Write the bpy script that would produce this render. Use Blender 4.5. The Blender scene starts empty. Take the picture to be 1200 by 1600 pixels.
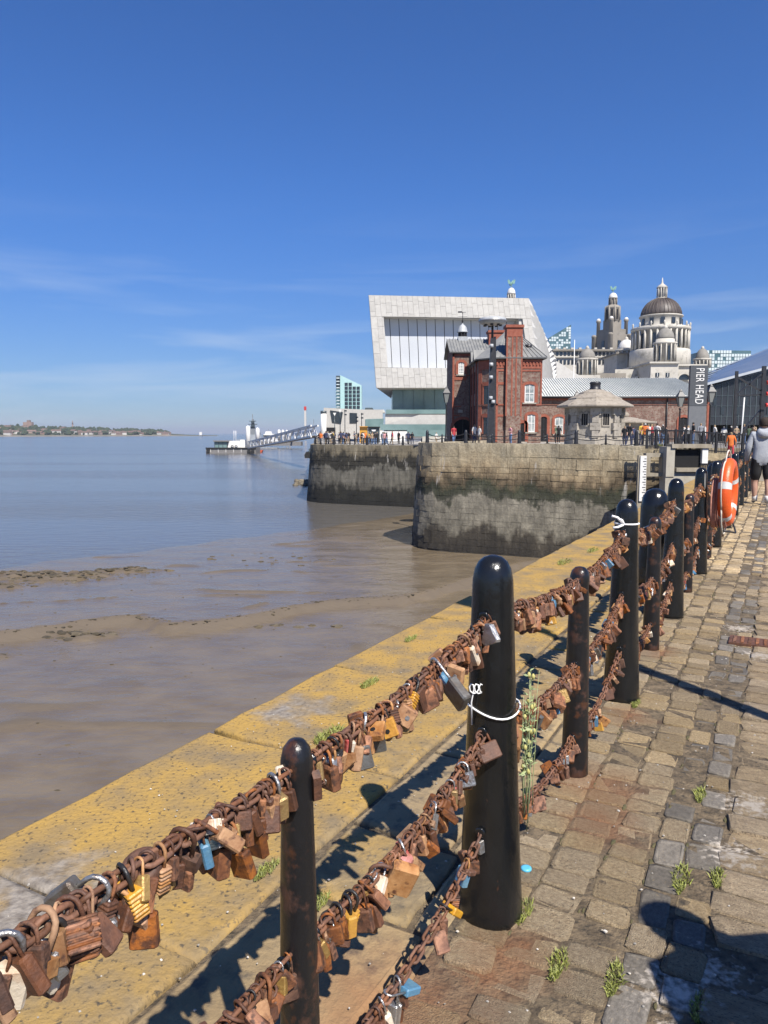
import bpy, bmesh, math, random
from mathutils import Vector, Matrix, Euler, noise
R = math.radians
rnd = random.Random(7)
scene = bpy.context.scene
col = scene.collection

# ---------------------------------------------------------------- camera
F_PX, PITCH, EYE = 1155.0, math.atan(123 / 1155.0), 1.6
CP, SP = math.cos(PITCH), math.sin(PITCH)
cam_d = bpy.data.cameras.new('camera'); cam = bpy.data.objects.new('camera', cam_d); col.objects.link(cam)
cam_d.sensor_fit = 'VERTICAL'; cam_d.sensor_height = 36.0; cam_d.lens = 36.0 * F_PX / 1600
cam_d.clip_start = 0.02; cam_d.clip_end = 60000
cam.location = (0, 0, EYE); cam.rotation_euler = (math.pi / 2 - PITCH, 0, 0)
scene.camera = cam

# ---------------------------------------------------------------- sky, sun, exposure
SUN_EL, SUN_AZ = R(51), R(155)          # azimuth clockwise from +Y
world = bpy.data.worlds.new('World'); scene.world = world; world.use_nodes = True
wn, wl = world.node_tree.nodes, world.node_tree.links
for n in list(wn): wn.remove(n)
w_out = wn.new('ShaderNodeOutputWorld'); w_bg = wn.new('ShaderNodeBackground')
sky = wn.new('ShaderNodeTexSky'); sky.sky_type = 'NISHITA'; sky.sun_disc = False
sky.sun_elevation = SUN_EL; sky.sun_rotation = SUN_AZ; sky.air_density = 1.0; sky.dust_density = 0.0; sky.ozone_density = 2.0; sky.altitude = 0
# thin cirrus: stretched noise over the view direction, thickest in the lower sky
tc = wn.new('ShaderNodeTexCoord'); mp = wn.new('ShaderNodeMapping'); mp.inputs['Scale'].default_value = (1.6, 1.6, 14); mp.inputs['Rotation'].default_value = (0, R(5), 0); mp.inputs['Location'].default_value = (3.1, .4, 2.2)
cn = wn.new('ShaderNodeTexNoise'); cn.inputs['Scale'].default_value = 1.7; cn.inputs['Detail'].default_value = 5; cn.inputs['Roughness'].default_value = .52; cn.inputs['Distortion'].default_value = .5
cr = wn.new('ShaderNodeMapRange'); cr.inputs['From Min'].default_value = .46; cr.inputs['From Max'].default_value = .72; cr.inputs['To Max'].default_value = .5
sx = wn.new('ShaderNodeSeparateXYZ')
er = wn.new('ShaderNodeMapRange'); er.interpolation_type = 'SMOOTHSTEP'; er.inputs['From Min'].default_value = .30; er.inputs['From Max'].default_value = .03
mu = wn.new('ShaderNodeMath'); mu.operation = 'MULTIPLY'
mx = wn.new('ShaderNodeMix'); mx.data_type = 'RGBA'; mx.inputs[7].default_value = (7.5, 8.6, 10.0, 1)
wl.new(tc.outputs['Generated'], mp.inputs['Vector']); wl.new(mp.outputs[0], cn.inputs['Vector']); wl.new(cn.outputs['Fac'], cr.inputs['Value'])
wl.new(tc.outputs['Generated'], sx.inputs[0]); wl.new(sx.outputs['Z'], er.inputs['Value'])
wl.new(cr.outputs[0], mu.inputs[0]); wl.new(er.outputs[0], mu.inputs[1]); wl.new(mu.outputs[0], mx.inputs[0])
# the photograph's deep clean blue: sky filtered, a little more towards the horizon where Nishita turns yellow
tr = wn.new('ShaderNodeMapRange'); tr.inputs['From Min'].default_value = 0.0; tr.inputs['From Max'].default_value = .33; tr.interpolation_type = 'SMOOTHSTEP'; wl.new(sx.outputs['Z'], tr.inputs['Value'])
tm = wn.new('ShaderNodeMix'); tm.data_type = 'RGBA'; tm.inputs[6].default_value = (.46, .64, 1.02, 1); tm.inputs[7].default_value = (.43, .82, 1.46, 1); wl.new(tr.outputs[0], tm.inputs[0])
tx = wn.new('ShaderNodeMix'); tx.data_type = 'RGBA'; tx.blend_type = 'MULTIPLY'; tx.inputs[0].default_value = 1; wl.new(sky.outputs[0], tx.inputs[6]); wl.new(tm.outputs[2], tx.inputs[7])
wl.new(tx.outputs[2], mx.inputs[6]); wl.new(mx.outputs[2], w_bg.inputs['Color'])
w_bg.inputs['Strength'].default_value = 0.058
wl.new(w_bg.outputs[0], w_out.inputs['Surface'])
sun_d = bpy.data.lights.new('sun', 'SUN'); sun = bpy.data.objects.new('sun', sun_d); col.objects.link(sun)
sun_d.energy = 5.0; sun_d.angle = R(0.53); sun_d.color = (1.0, .94, .86)
sdir = Vector((math.sin(SUN_AZ) * math.cos(SUN_EL), math.cos(SUN_AZ) * math.cos(SUN_EL), math.sin(SUN_EL)))
sun.rotation_euler = sdir.to_track_quat('Z', 'Y').to_euler(); sun.location = sdir * 60
vs = scene.view_settings
vs.view_transform = 'Standard'; vs.look = 'None'; vs.exposure = 0.64; vs.gamma = 1.0; vs.use_curve_mapping = False
scene.cycles.max_bounces = 6; scene.cycles.transparent_max_bounces = 6

# ---------------------------------------------------------------- helpers
def at(u, v, Y):
    """world point that a pixel of the 1200x1600 photograph shows at distance Y along the view axis"""
    x, yd = (u - 600) / F_PX, (v - 800) / F_PX
    k = Y / (CP - yd * SP)
    return Vector((x * k, Y, EYE + (-SP - yd * CP) * k))
def tag(o, label=None, cat=None, group=None, kind=None):
    if label: o['label'] = label
    if cat: o['category'] = cat
    if group: o['group'] = group
    if kind: o['kind'] = kind
    return o
def empty(name, loc, label=None, cat=None, group=None, rz=0.0):
    o = bpy.data.objects.new(name, None); col.objects.link(o); o.location = loc; o.rotation_euler.z = rz
    o.empty_display_size = .1
    return tag(o, label, cat, group)
def link(name, me, parent=None, loc=(0, 0, 0), rot=(0, 0, 0), sc=(1, 1, 1)):
    o = bpy.data.objects.new(name, me); col.objects.link(o)
    o.location = loc; o.rotation_euler = rot; o.scale = sc
    if parent is not None: o.parent = parent
    return o
def over(o, *mats):
    for i, m in enumerate(mats):
        o.material_slots[i].link = 'OBJECT'; o.material_slots[i].material = m
    return o
class MB:
    def __init__(s): s.v = []; s.f = []; s.m = []; s.sm = []
    def add(s, vs_, fs, m=0, sm=False):
        b = len(s.v); s.v += [tuple(p) for p in vs_]
        for f in fs: s.f.append(tuple(b + i for i in f)); s.m.append(m); s.sm.append(sm)
        return s
    def box(s, c, d, rz=0, m=0, tilt=None):
        x, y, z = d[0] / 2, d[1] / 2, d[2] / 2
        M_ = Matrix.Rotation(rz, 3, 'Z') if tilt is None else Euler(tilt).to_matrix()
        pts = [Vector(c) + M_ @ Vector(p) for p in ((-x, -y, -z), (x, -y, -z), (x, y, -z), (-x, y, -z), (-x, -y, z), (x, -y, z), (x, y, z), (-x, y, z))]
        return s.hexa(pts, m)
    def hexa(s, pts, m=0):
        return s.add(pts, ((0, 3, 2, 1), (4, 5, 6, 7), (0, 1, 5, 4), (1, 2, 6, 5), (2, 3, 7, 6), (3, 0, 4, 7)), m)
    def bb(s, x0, x1, y0, y1, z0, z1, m=0):
        return s.box(((x0 + x1) / 2, (y0 + y1) / 2, (z0 + z1) / 2), (x1 - x0, y1 - y0, z1 - z0), 0, m)
    def ring(s, c, ax, r, n, ph=0):
        ax = Vector(ax).normalized(); a = ax.orthogonal().normalized() if abs(ax.z) < .999 else Vector((1, 0, 0)); b = ax.cross(a)
        return [Vector(c) + (a * math.cos(ph + 2 * math.pi * i / n) + b * math.sin(ph + 2 * math.pi * i / n)) * r for i in range(n)]
    def loft(s, rings, m=0, sm=True, caps=True, closed=False):
        n = len(rings[0]); b = len(s.v)
        for r in rings: s.v += [tuple(p) for p in r]
        K = len(rings)
        for k in range(K if closed else K - 1):
            k2 = (k + 1) % K
            for i in range(n):
                j = (i + 1) % n
                s.f.append((b + k * n + i, b + k * n + j, b + k2 * n + j, b + k2 * n + i)); s.m.append(m); s.sm.append(sm)
        if caps and not closed:
            s.f.append(tuple(b + i for i in reversed(range(n)))); s.m.append(m); s.sm.append(False)
            s.f.append(tuple(b + (K - 1) * n + i for i in range(n))); s.m.append(m); s.sm.append(False)
        return s
    def cyl(s, p0, p1, r0, r1=None, n=10, m=0, sm=True):
        p0, p1 = Vector(p0), Vector(p1); r1 = r0 if r1 is None else r1
        return s.loft([s.ring(p0, p1 - p0, r0, n), s.ring(p1, p1 - p0, r1, n)], m, sm)
    def bar(s, p0, p1, w, h=None, m=0):
        p0, p1 = Vector(p0), Vector(p1); h = w if h is None else h
        ax = (p1 - p0).normalized(); sd = ax.cross(Vector((0, 0, 1)))
        sd = Vector((1, 0, 0)) if sd.length < 1e-4 else sd.normalized(); up = sd.cross(ax)
        q = [sd * a * w / 2 + up * b * h / 2 for a, b in ((-1, -1), (1, -1), (1, 1), (-1, 1))]
        return s.loft([[p0 + k for k in q], [p1 + k for k in q]], m, False)
    def tube(s, pts, r, n=6, m=0, closed=False):
        pts = [Vector(p) for p in pts]; K = len(pts); rings = []; prev = None
        for i, p in enumerate(pts):
            a = pts[(i - 1) % K] if (closed or i > 0) else p; c = pts[(i + 1) % K] if (closed or i < K - 1) else p
            t = (c - a).normalized()
            if prev is None: nrm = t.orthogonal().normalized()
            else:
                nrm = prev - t * prev.dot(t); nrm = nrm.normalized() if nrm.length > 1e-6 else t.orthogonal().normalized()
            prev = nrm; b = t.cross(nrm); rr = r[i] if isinstance(r, (list, tuple)) else r
            rings.append([p + (nrm * math.cos(2 * math.pi * k / n) + b * math.sin(2 * math.pi * k / n)) * rr for k in range(n)])
        return s.loft(rings, m, True, True, closed)
    def lathe(s, prof, c=(0, 0, 0), n=16, m=0, sm=True, ph=0):
        c = Vector(c)
        return s.loft([[c + Vector((r * math.cos(ph + 2 * math.pi * i / n), r * math.sin(ph + 2 * math.pi * i / n), z)) for i in range(n)] for r, z in prof], m, sm)
    def prism(s, poly, h0, h1, ax='z', m=0):
        f = {'z': lambda a, b, h: (a, b, h), 'y': lambda a, b, h: (a, h, b), 'x': lambda a, b, h: (h, a, b)}[ax]
        n = len(poly)
        return s.add([f(a, b, h0) for a, b in poly] + [f(a, b, h1) for a, b in poly],
                     [tuple(reversed(range(n))), tuple(range(n, 2 * n))] + [(i, (i + 1) % n, n + (i + 1) % n, n + i) for i in range(n)], m)
    def mesh(s, name, mats, off=None, flip=True):
        me = bpy.data.meshes.new(name)
        vv = s.v if off is None else [(x - off[0], y - off[1], z - off[2]) for x, y, z in s.v]
        me.from_pydata(vv, [], s.f)
        for m in (mats if isinstance(mats, (list, tuple)) else [mats]): me.materials.append(m)
        me.polygons.foreach_set('material_index', s.m); me.polygons.foreach_set('use_smooth', s.sm)
        if flip:
            bm = bmesh.new(); bm.from_mesh(me); bmesh.ops.recalc_face_normals(bm, faces=bm.faces); bm.to_mesh(me); bm.free()
        me.update(); return me
    def build(s, name, mats, parent=None, off=None):
        """vertices are in world space; a part is moved into its parent's frame"""
        if parent is not None and off is None: off = parent.location
        if parent is not None and parent.type == 'MESH' and parent.parent is not None: off = parent.parent.location + parent.location
        return link(name, s.mesh(name, mats, off), parent)

# ---------------------------------------------------------------- materials
def rgb(c): return (c[0], c[1], c[2], 1)
def material(name, c1, c2=None, scale=8, rough=.7, bump=0, bscale=None, metal=0, jitter=0, c3=None, s3=None, lo3=.55, hi3=.65, coords='Object', rough2=None, detail=6, lo=.35, hi=.65, spec=.5, stretch=(1, 1, 1), dist=0, bdist=.02):
    m = bpy.data.materials.new(name); m.use_nodes = True
    nt = m.node_tree; N, L = nt.nodes, nt.links; b = N['Principled BSDF']
    b.inputs['Roughness'].default_value = rough; b.inputs['Metallic'].default_value = metal; b.inputs['Specular IOR Level'].default_value = spec
    b.inputs['Base Color'].default_value = rgb(c1)
    if c2 is None and not bump and not jitter: return m
    t = N.new('ShaderNodeTexCoord'); mp_ = N.new('ShaderNodeMapping'); mp_.inputs['Scale'].default_value = stretch
    if coords == 'World':
        g = N.new('ShaderNodeNewGeometry'); L.new(g.outputs['Position'], mp_.inputs['Vector'])
    else: L.new(t.outputs[coords], mp_.inputs['Vector'])
    oi = N.new('ShaderNodeObjectInfo'); ge = N.new('ShaderNodeNewGeometry')
    ad = N.new('ShaderNodeMath'); ad.operation = 'ADD'; L.new(oi.outputs['Random'], ad.inputs[0]); L.new(ge.outputs['Random Per Island'], ad.inputs[1])
    fr = N.new('ShaderNodeMath'); fr.operation = 'FRACT'; L.new(ad.outputs[0], fr.inputs[0])
    vec = mp_.outputs[0]
    if jitter and coords == 'Object':
        cx = N.new('ShaderNodeCombineXYZ'); ml = N.new('ShaderNodeMath'); ml.operation = 'MULTIPLY'; ml.inputs[1].default_value = 37.0
        L.new(fr.outputs[0], ml.inputs[0]); L.new(ml.outputs[0], cx.inputs[0]); L.new(ml.outputs[0], cx.inputs[2])
        va = N.new('ShaderNodeVectorMath'); va.operation = 'ADD'; L.new(vec, va.inputs[0]); L.new(cx.outputs[0], va.inputs[1]); vec = va.outputs[0]
    def nz(sc, det=detail, d=dist):
        n = N.new('ShaderNodeTexNoise'); n.inputs['Scale'].default_value = sc; n.inputs['Detail'].default_value = det; n.inputs['Roughness'].default_value = .6; n.inputs['Distortion'].default_value = d
        L.new(vec, n.inputs['Vector']); return n.outputs['Fac']
    def ramp(f, a, bb_, o0=0, o1=1):
        r = N.new('ShaderNodeMapRange'); r.inputs['From Min'].default_value = a; r.inputs['From Max'].default_value = bb_; r.inputs['To Min'].default_value = o0; r.inputs['To Max'].default_value = o1
        L.new(f, r.inputs['Value']); return r.outputs[0]
    def mix(f, a, c):
        x = N.new('ShaderNodeMix'); x.data_type = 'RGBA'; L.new(f, x.inputs[0])
        for s_, i in ((a, 6), (c, 7)):
            if isinstance(s_, tuple): x.inputs[i].default_value = rgb(s_)
            else: L.new(s_, x.inputs[i])
        return x.outputs[2]
    cur = c1
    f0 = None
    if c2 is not None:
        f0 = ramp(nz(scale), lo, hi); cur = mix(f0, c1, c2)
    if c3 is not None: cur = mix(ramp(nz(s3 or scale * 4), lo3, hi3), cur, c3)
    if jitter:
        hs = N.new('ShaderNodeHueSaturation'); 
        if isinstance(cur, tuple): hs.inputs['Color'].default_value = rgb(cur)
        else: L.new(cur, hs.inputs['Color'])
        L.new(ramp(fr.outputs[0], 0, 1, 1 - jitter, 1 + jitter), hs.inputs['Value'])
        ml2 = N.new('ShaderNodeMath'); ml2.operation = 'MULTIPLY'; ml2.inputs[1].default_value = 7.31; L.new(fr.outputs[0], ml2.inputs[0])
        fr2 = N.new('ShaderNodeMath'); fr2.operation = 'FRACT'; L.new(ml2.outputs[0], fr2.inputs[0])
        L.new(ramp(fr2.outputs[0], 0, 1, 1 - jitter * .5, 1 + jitter * .3), hs.inputs['Saturation'])
        cur = hs.outputs[0]
    if not isinstance(cur, tuple): L.new(cur, b.inputs['Base Color'])
    if rough2 is not None and f0 is not None: L.new(ramp(f0, 0, 1, rough, rough2), b.inputs['Roughness'])
    if bump:
        bp = N.new('ShaderNodeBump'); bp.inputs['Strength'].default_value = bump; bp.inputs['Distance'].default_value = bdist
        L.new(nz(bscale or scale * 3, 8), bp.inputs['Height']); L.new(bp.outputs[0], b.inputs['Normal'])
    return m
MT = {}
def M(key, *a, **k):
    MT[key] = material(key, *a, **k); return MT[key]
# ================================================================ quay in the foreground (fence frame: s along the fence, t to the right of it)
DV, RV = Vector((.4725, .8813, 0)), Vector((.8813, -.4725, 0)); B1 = Vector((.357, 2.33, 0)); FZ = math.atan2(.8813, .4725)
def FR(s, t, z=0): return B1 + DV * s + RV * t + Vector((0, 0, z))
EDGE = -1.88
M('bedding', (.07, .052, .032), (.20, .15, .09), 14, .95, .9, 70, c3=(.045, .037, .026), s3=30, lo3=.52, hi3=.66, detail=10, coords='World')
M('sett', (.30, .215, .115), (.50, .385, .225), 11, .85, 1.0, 34, jitter=.24, c3=(.13, .094, .052), s3=22, lo3=.52, hi3=.68, bdist=.02, detail=10)
M('sett_dark', (.10, .088, .070), (.17, .15, .12), 9, .7, .4, 30, jitter=.28, c3=(.26, .2, .12), s3=12, lo3=.6, hi3=.75, bdist=.01)
M('sett_slab', (.28, .205, .12), (.45, .345, .21), 6, .85, .9, 55, jitter=.18, c3=(.13, .10, .064), s3=40, lo3=.52, hi3=.66, bdist=.02, detail=10)
M('flag', (.23, .165, .085), (.34, .25, .13), 4, .85, .8, 26, jitter=.12, c3=(.11, .088, .06), s3=13, lo3=.52, hi3=.7, bdist=.015)
M('lime', (.5, .47, .42), (.62, .6, .56), 14, .9, .9, 60)
def add_stain(key, spots, colour, amp=.5, freq=6, strength=.8):
    m = MT[key]; N, L = m.node_tree.nodes, m.node_tree.links; b = N['Principled BSDF']; cur = b.inputs['Base Color'].links[0].from_socket
    g = N.new('ShaderNodeNewGeometry'); nz = N.new('ShaderNodeTexNoise'); nz.inputs['Scale'].default_value = freq; nz.inputs['Detail'].default_value = 8; L.new(g.outputs['Position'], nz.inputs['Vector'])
    for p, r in spots:
        d = N.new('ShaderNodeVectorMath'); d.operation = 'DISTANCE'; d.inputs[1].default_value = p; L.new(g.outputs['Position'], d.inputs[0])
        s1 = N.new('ShaderNodeMath'); s1.operation = 'MULTIPLY_ADD'; s1.inputs[1].default_value = -amp; L.new(nz.outputs['Fac'], s1.inputs[0]); L.new(d.outputs['Value'], s1.inputs[2])
        mr = N.new('ShaderNodeMapRange'); mr.inputs['From Min'].default_value = r - amp * .35; mr.inputs['From Max'].default_value = r * .2 - amp * .55; mr.inputs['To Max'].default_value = strength; L.new(s1.outputs[0], mr.inputs['Value'])
        x = N.new('ShaderNodeMix'); x.data_type = 'RGBA'; L.new(mr.outputs[0], x.inputs[0]); L.new(cur, x.inputs[6]); x.inputs[7].default_value = rgb(colour); cur = x.outputs[2]
    L.new(cur, b.inputs['Base Color'])
RUST_SPOTS = [(FR(1.05, .10), .26), (FR(.75, .2), .18), (FR(-.55, -.1), .34), (FR(-.2, .12), .16), (FR(2.0, .08), .14), (FR(3.4, .05), .16)]
for key in ('sett', 'flag', 'bedding'): add_stain(key, RUST_SPOTS, (.28, .11, .04), .3, 8, .5)
LIME_SPOTS = [(FR(-.10, .60), .03), (FR(.04, .66), .02), (FR(.75, .70), .02), (FR(1.2, .74), .04), (FR(3.6, .7), .05), (FR(4.4, .55), .04)]
for key in ('sett_dark', 'sett_slab', 'bedding'): add_stain(key, LIME_SPOTS, (.55, .49, .41), .5, 38, .9)
def lichen_material():
    m = M('coping', (.37, .23, .055), (.20, .148, .08), 3.2, .88, .9, 42, coords='World', c3=(.07, .055, .035), s3=48, lo3=.56, hi3=.66, bdist=.01, lo=.42, hi=.66, detail=10)
    nt = m.node_tree; N, L = nt.nodes, nt.links; b = N['Principled BSDF']; src = b.inputs['Base Color'].links[0].from_socket
    g = N.new('ShaderNodeNewGeometry'); nz = N.new('ShaderNodeTexNoise'); nz.inputs['Scale'].default_value = 7; nz.inputs['Detail'].default_value = 8
    L.new(g.outputs['Position'], nz.inputs['Vector'])
    spots = [(FR(-.70, -1.42), .27), (FR(1.18, -1.66), .2), (FR(2.4, -.75), .12), (FR(4.5, -1.2), .14)]
    # the lichen is thickest out on the edge; the trodden inner stone is barer
    dp = N.new('ShaderNodeVectorMath'); dp.operation = 'DOT_PRODUCT'; dp.inputs[1].default_value = RV; L.new(g.outputs['Position'], dp.inputs[0])
    n3 = N.new('ShaderNodeTexNoise'); n3.inputs['Scale'].default_value = 2.6; n3.inputs['Detail'].default_value = 9; n3.inputs['Roughness'].default_value = .65; L.new(g.outputs['Position'], n3.inputs['Vector'])
    t3 = N.new('ShaderNodeMath'); t3.operation = 'MULTIPLY_ADD'; t3.inputs[1].default_value = 4.2; L.new(n3.outputs['Fac'], t3.inputs[0]); L.new(dp.outputs['Value'], t3.inputs[2])
    t0 = B1.dot(RV); mr3 = N.new('ShaderNodeMapRange'); mr3.inputs['From Min'].default_value = t0 - 1.1 + 2.1; mr3.inputs['From Max'].default_value = t0 - .2 + 2.1; mr3.inputs['To Max'].default_value = .8; L.new(t3.outputs[0], mr3.inputs['Value'])
    c3 = N.new('ShaderNodeValToRGB'); c3.color_ramp.elements[0].position = .35; c3.color_ramp.elements[0].color = (.13, .105, .07, 1); c3.color_ramp.elements[1].position = .66; c3.color_ramp.elements[1].color = (.27, .205, .115, 1)
    n4 = N.new('ShaderNodeTexNoise'); n4.inputs['Scale'].default_value = 15; n4.inputs['Detail'].default_value = 10; L.new(g.outputs['Position'], n4.inputs['Vector']); L.new(n4.outputs['Fac'], c3.inputs[0])
    x3 = N.new('ShaderNodeMix'); x3.data_type = 'RGBA'; L.new(mr3.outputs[0], x3.inputs[0]); L.new(src, x3.inputs[6]); L.new(c3.outputs[0], x3.inputs[7])
    cur = x3.outputs[2]
    for p, r in spots:
        d = N.new('ShaderNodeVectorMath'); d.operation = 'DISTANCE'; d.inputs[1].default_value = p; L.new(g.outputs['Position'], d.inputs[0])
        s1 = N.new('ShaderNodeMath'); s1.operation = 'MULTIPLY_ADD'; s1.inputs[1].default_value = -.75; L.new(nz.outputs['Fac'], s1.inputs[0]); L.new(d.outputs['Value'], s1.inputs[2])
        mr = N.new('ShaderNodeMapRange'); mr.inputs['From Min'].default_value = r - .30; mr.inputs['From Max'].default_value = r - .56; L.new(s1.outputs[0], mr.inputs['Value'])
        cr_ = N.new('ShaderNodeValToRGB'); cr_.color_ramp.elements[0].position = .3; cr_.color_ramp.elements[0].color = (.12, .10, .08, 1); cr_.color_ramp.elements[1].position = .7; cr_.color_ramp.elements[1].color = (.31, .275, .23, 1)
        n2 = N.new('ShaderNodeTexNoise'); n2.inputs['Scale'].default_value = 26; n2.inputs['Detail'].default_value = 8; L.new(g.outputs['Position'], n2.inputs['Vector']); L.new(n2.outputs['Fac'], cr_.inputs[0])
        x = N.new('ShaderNodeMix'); x.data_type = 'RGBA'; L.new(mr.outputs[0], x.inputs[0]); L.new(cur, x.inputs[6]); L.new(cr_.outputs[0], x.inputs[7]); cur = x.outputs[2]
    L.new(cur, b.inputs['Base Color']); return m
lichen_material()
M('quay_wall', (.10, .085, .06), (.2, .17, .12), 2, .9, .6, 9, coords='World')
# body of the quay, with the bedding as its top
qb = MB()
LEN0, LEN1 = -9, 51
poly = [FR(LEN0, EDGE + .05), FR(LEN0, 22), Vector((75, 46.3, 0)), FR(49.6, EDGE + .05)]
qb.add([(p.x, p.y, -.05) for p in poly] + [(p.x, p.y, -9) for p in poly], ((0, 1, 2, 3), (0, 4, 5, 1), (1, 5, 6, 2), (2, 6, 7, 3), (3, 7, 4, 0)))
quay = qb.build('quay', MT['quay_wall']); tag(quay, kind='structure')
bd = MB(); bd.add([FR(LEN0, -.09, .002), FR(LEN0, 22, .002), Vector((75, 46.3, .002)), FR(49.5, -.09, .002)], ((0, 1, 2, 3),)); tag(bd.build('bedding', MT['bedding']), kind='structure')
bd = MB(); bd.add([FR(LEN0, EDGE + .3, -.022), FR(LEN0, -.08, -.022), FR(49.5, -.08, -.022), FR(49.5, EDGE + .3, -.022)], ((0, 1, 2, 3),)); tag(bd.build('joint_fill', MT['bedding']), kind='structure')

def sett_rings(w, l, h, rg, z=0, ang=0):
    """a worn, rounded stone: outline jittered, top crowned. returns rings"""
    out = []
    base = [(-1, -.8), (-.84, -1), (.84, -1), (1, -.8), (1, .8), (.84, 1), (-.84, 1), (-1, .8)]
    jit = [(rg.uniform(-.09, .07), rg.uniform(-.09, .07)) for _ in base]
    for k, (ins, zz) in enumerate(((0, -.035), (.01, h * .55), (.05, h * .9), (.2, h))):
        out.append([Vector(((x + jx) * (1 - ins) * w / 2, (y + jy) * (1 - ins) * l / 2, z + zz + rg.uniform(-.0015, .0015) * k)) for (x, y), (jx, jy) in zip(base, jit)])
    return out
def slab_mesh(name, mat_, w, l, h, rg, bev=.02):
    b = MB(); n = 5
    def ring(ins, z):
        p = []
        for (ax, ay), (bx, by) in (((-1, -1), (1, -1)), ((1, -1), (1, 1)), ((1, 1), (-1, 1)), ((-1, 1), (-1, -1))):
            for k in range(n):
                t = k / n; p.append(((ax + (bx - ax) * t) * (w / 2 - ins), (ay + (by - ay) * t) * (l / 2 - ins), z))
        return p
    js = [rg.uniform(-.016, .008) for _ in range(4 * n)]
    rr = []
    for ins, z in ((.0, -h), (.0, -bev), (bev * .35, -bev * .3), (bev * 1.3, 0)):
        r_ = ring(ins, z); c = []
        for i, p in enumerate(r_):
            k = 1 + js[i] / max(w, l) * 2
            c.append(Vector((p[0] * k, p[1] * k, p[2] + (0 if z < -.05 else rg.uniform(-.002, .002)))))
        rr.append(c)
    b.loft(rr, 0, True)
    me = b.mesh(name, mat_, flip=True); return me
pav = empty('pavement', FR(0, 0), None, None); tag(pav, kind='structure')
def inFrame(p, mg=60):
    q = Vector(p) - Vector((0, 0, EYE)); zc = q.y * CP - q.z * SP; dn = -q.y * SP - q.z * CP
    if zc < .3: return None
    u, v = 600 + F_PX * q.x / zc, 800 + F_PX * dn / zc
    return (u, v, zc) if -mg < u < 1200 + mg and v < 1600 + mg else None
ROT = FZ - math.pi / 2
sett_list = []
rg = random.Random(3)
cols = [(-.07, .10, 0, .135), (.10, .27, 0, .135), (.27, .43, 0, .135), (.43, .545, 1, .17), (.545, .665, 1, .165)]
tt = .657
while tt < 7.5:
    w_ = rg.uniform(.36, .46); cols.append((tt, tt + w_, 2, .165)); tt += w_
for ci, (t0, t1, kd, pl) in enumerate(cols):
    s = -2.6 + rg.uniform(0, .1)
    while s < 26:
        l = pl * rg.uniform(.8, 1.25); tm = (t0 + t1) / 2 + rg.uniform(-.006, .006)
        p = FR(s + l / 2, tm)
        skip = kd == 1 and rg.random() < .10
        f = inFrame(p, 600)
        if f and not skip: sett_list.append((f[2], p, (t1 - t0) - rg.uniform(-.004, .022), l - rg.uniform(-.002, .024), (0 if rg.random() < .32 else 1) if kd == 1 else kd, rg.random()))
        s += l
sett_list.sort(key=lambda e: e[0] if inFrame(e[1]) else e[0] + 100)
smat = [MT['sett'], MT['sett_dark'], MT['sett_slab']]
protos = {}
# unit-sized outlines with real heights: scaling only touches x and y
for kd in (0, 1, 2):
    for k in range(7):
        b = MB(); b.loft(sett_rings(1, 1, {0: .009, 1: .007, 2: .011}[kd], rg, 0), 0, True)
        protos[kd, k] = b.mesh('sett_stone', smat[kd])
far = {0: MB(), 1: MB(), 2: MB()}
for i, (zc, p, w, l, kd, q) in enumerate(sett_list):
    yaw = ROT + rg.gauss(0, .05); dz = rg.uniform(-.009, .003); tl = (rg.uniform(-.035, .035), rg.uniform(-.035, .035))
    if i < 290:
        o = link('cobble', protos[kd, int(q * 7)], pav, p - B1 + Vector((0, 0, dz)), (tl[0], tl[1], yaw), (w, l, 1))
    else:
        Mx = Matrix.Translation(p + Vector((0, 0, dz))) @ Euler((tl[0], tl[1], yaw)).to_matrix().to_4x4()
        b = far[kd]
        rr = sett_rings(w, l, {0: .009, 1: .007, 2: .011}[kd], rg)
        b.loft([[Mx @ v for v in r] for r in (rr[0], rr[1], rr[3])], 0, True)
for kd in (0, 1, 2):
    tag(far[kd].build('cobble_field', smat[kd], pav), kind='stuff')
# far paving beyond the built stones
M('paving_far', (.17, .145, .10), (.27, .235, .17), 3, .9, .5, 14, coords='World')
fp = MB(); a0, a1, a2, a3 = FR(25.5, -.1), FR(25.5, 22), Vector((75, 46.2, 0)), FR(49.5, -.1)
fp.add([(p.x, p.y, .008) for p in (a0, a1, a2, a3)], ((0, 1, 2, 3),)); tag(fp.build('paving_beyond', MT['paving_far']), kind='structure')
# coping stones along the edge and the flags behind them
s = -2.9; k = 0
cop = empty('quay_edge', FR(0, EDGE)); tag(cop, kind='structure')
joints = []
while s < 49.4:
    l = rg.uniform(1.0, 1.55); l = min(l, 49.6 - s)
    if s > 12: l = min(l * 1.8, 49.6 - s)
    me = slab_mesh('coping_stone', MT['coping'], 1.16, l - .012, .5, rg, .018)
    o = link('coping_stone', me, cop, FR(s + l / 2, EDGE + .58, rg.uniform(-.004, .004)) - cop.location, (0, 0, ROT)); joints.append(s)
    s += l
s = -2.4
while s < 30:
    l = rg.uniform(.45, .95)
    if s > 8: l *= 1.6
    cut = rg.uniform(.42, .6)
    for t0, t1 in ((EDGE + 1.17, EDGE + 1.17 + cut), (EDGE + 1.17 + cut, -.075)):
        ds = rg.uniform(-.1, .1)
        me = slab_mesh('flagstone', MT['flag'] if t1 > -.1 or rg.random() < .4 else MT['coping'], t1 - t0 - .016, l - .018, .2, rg, .014)
        link('flagstone', me, cop, FR(s + l / 2, (t0 + t1) / 2, rg.uniform(-.011, -.002)) - cop.location, (rg.uniform(-.008, .008), rg.uniform(-.008, .008), ROT + rg.uniform(-.01, .01)))
    s += l
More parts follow.
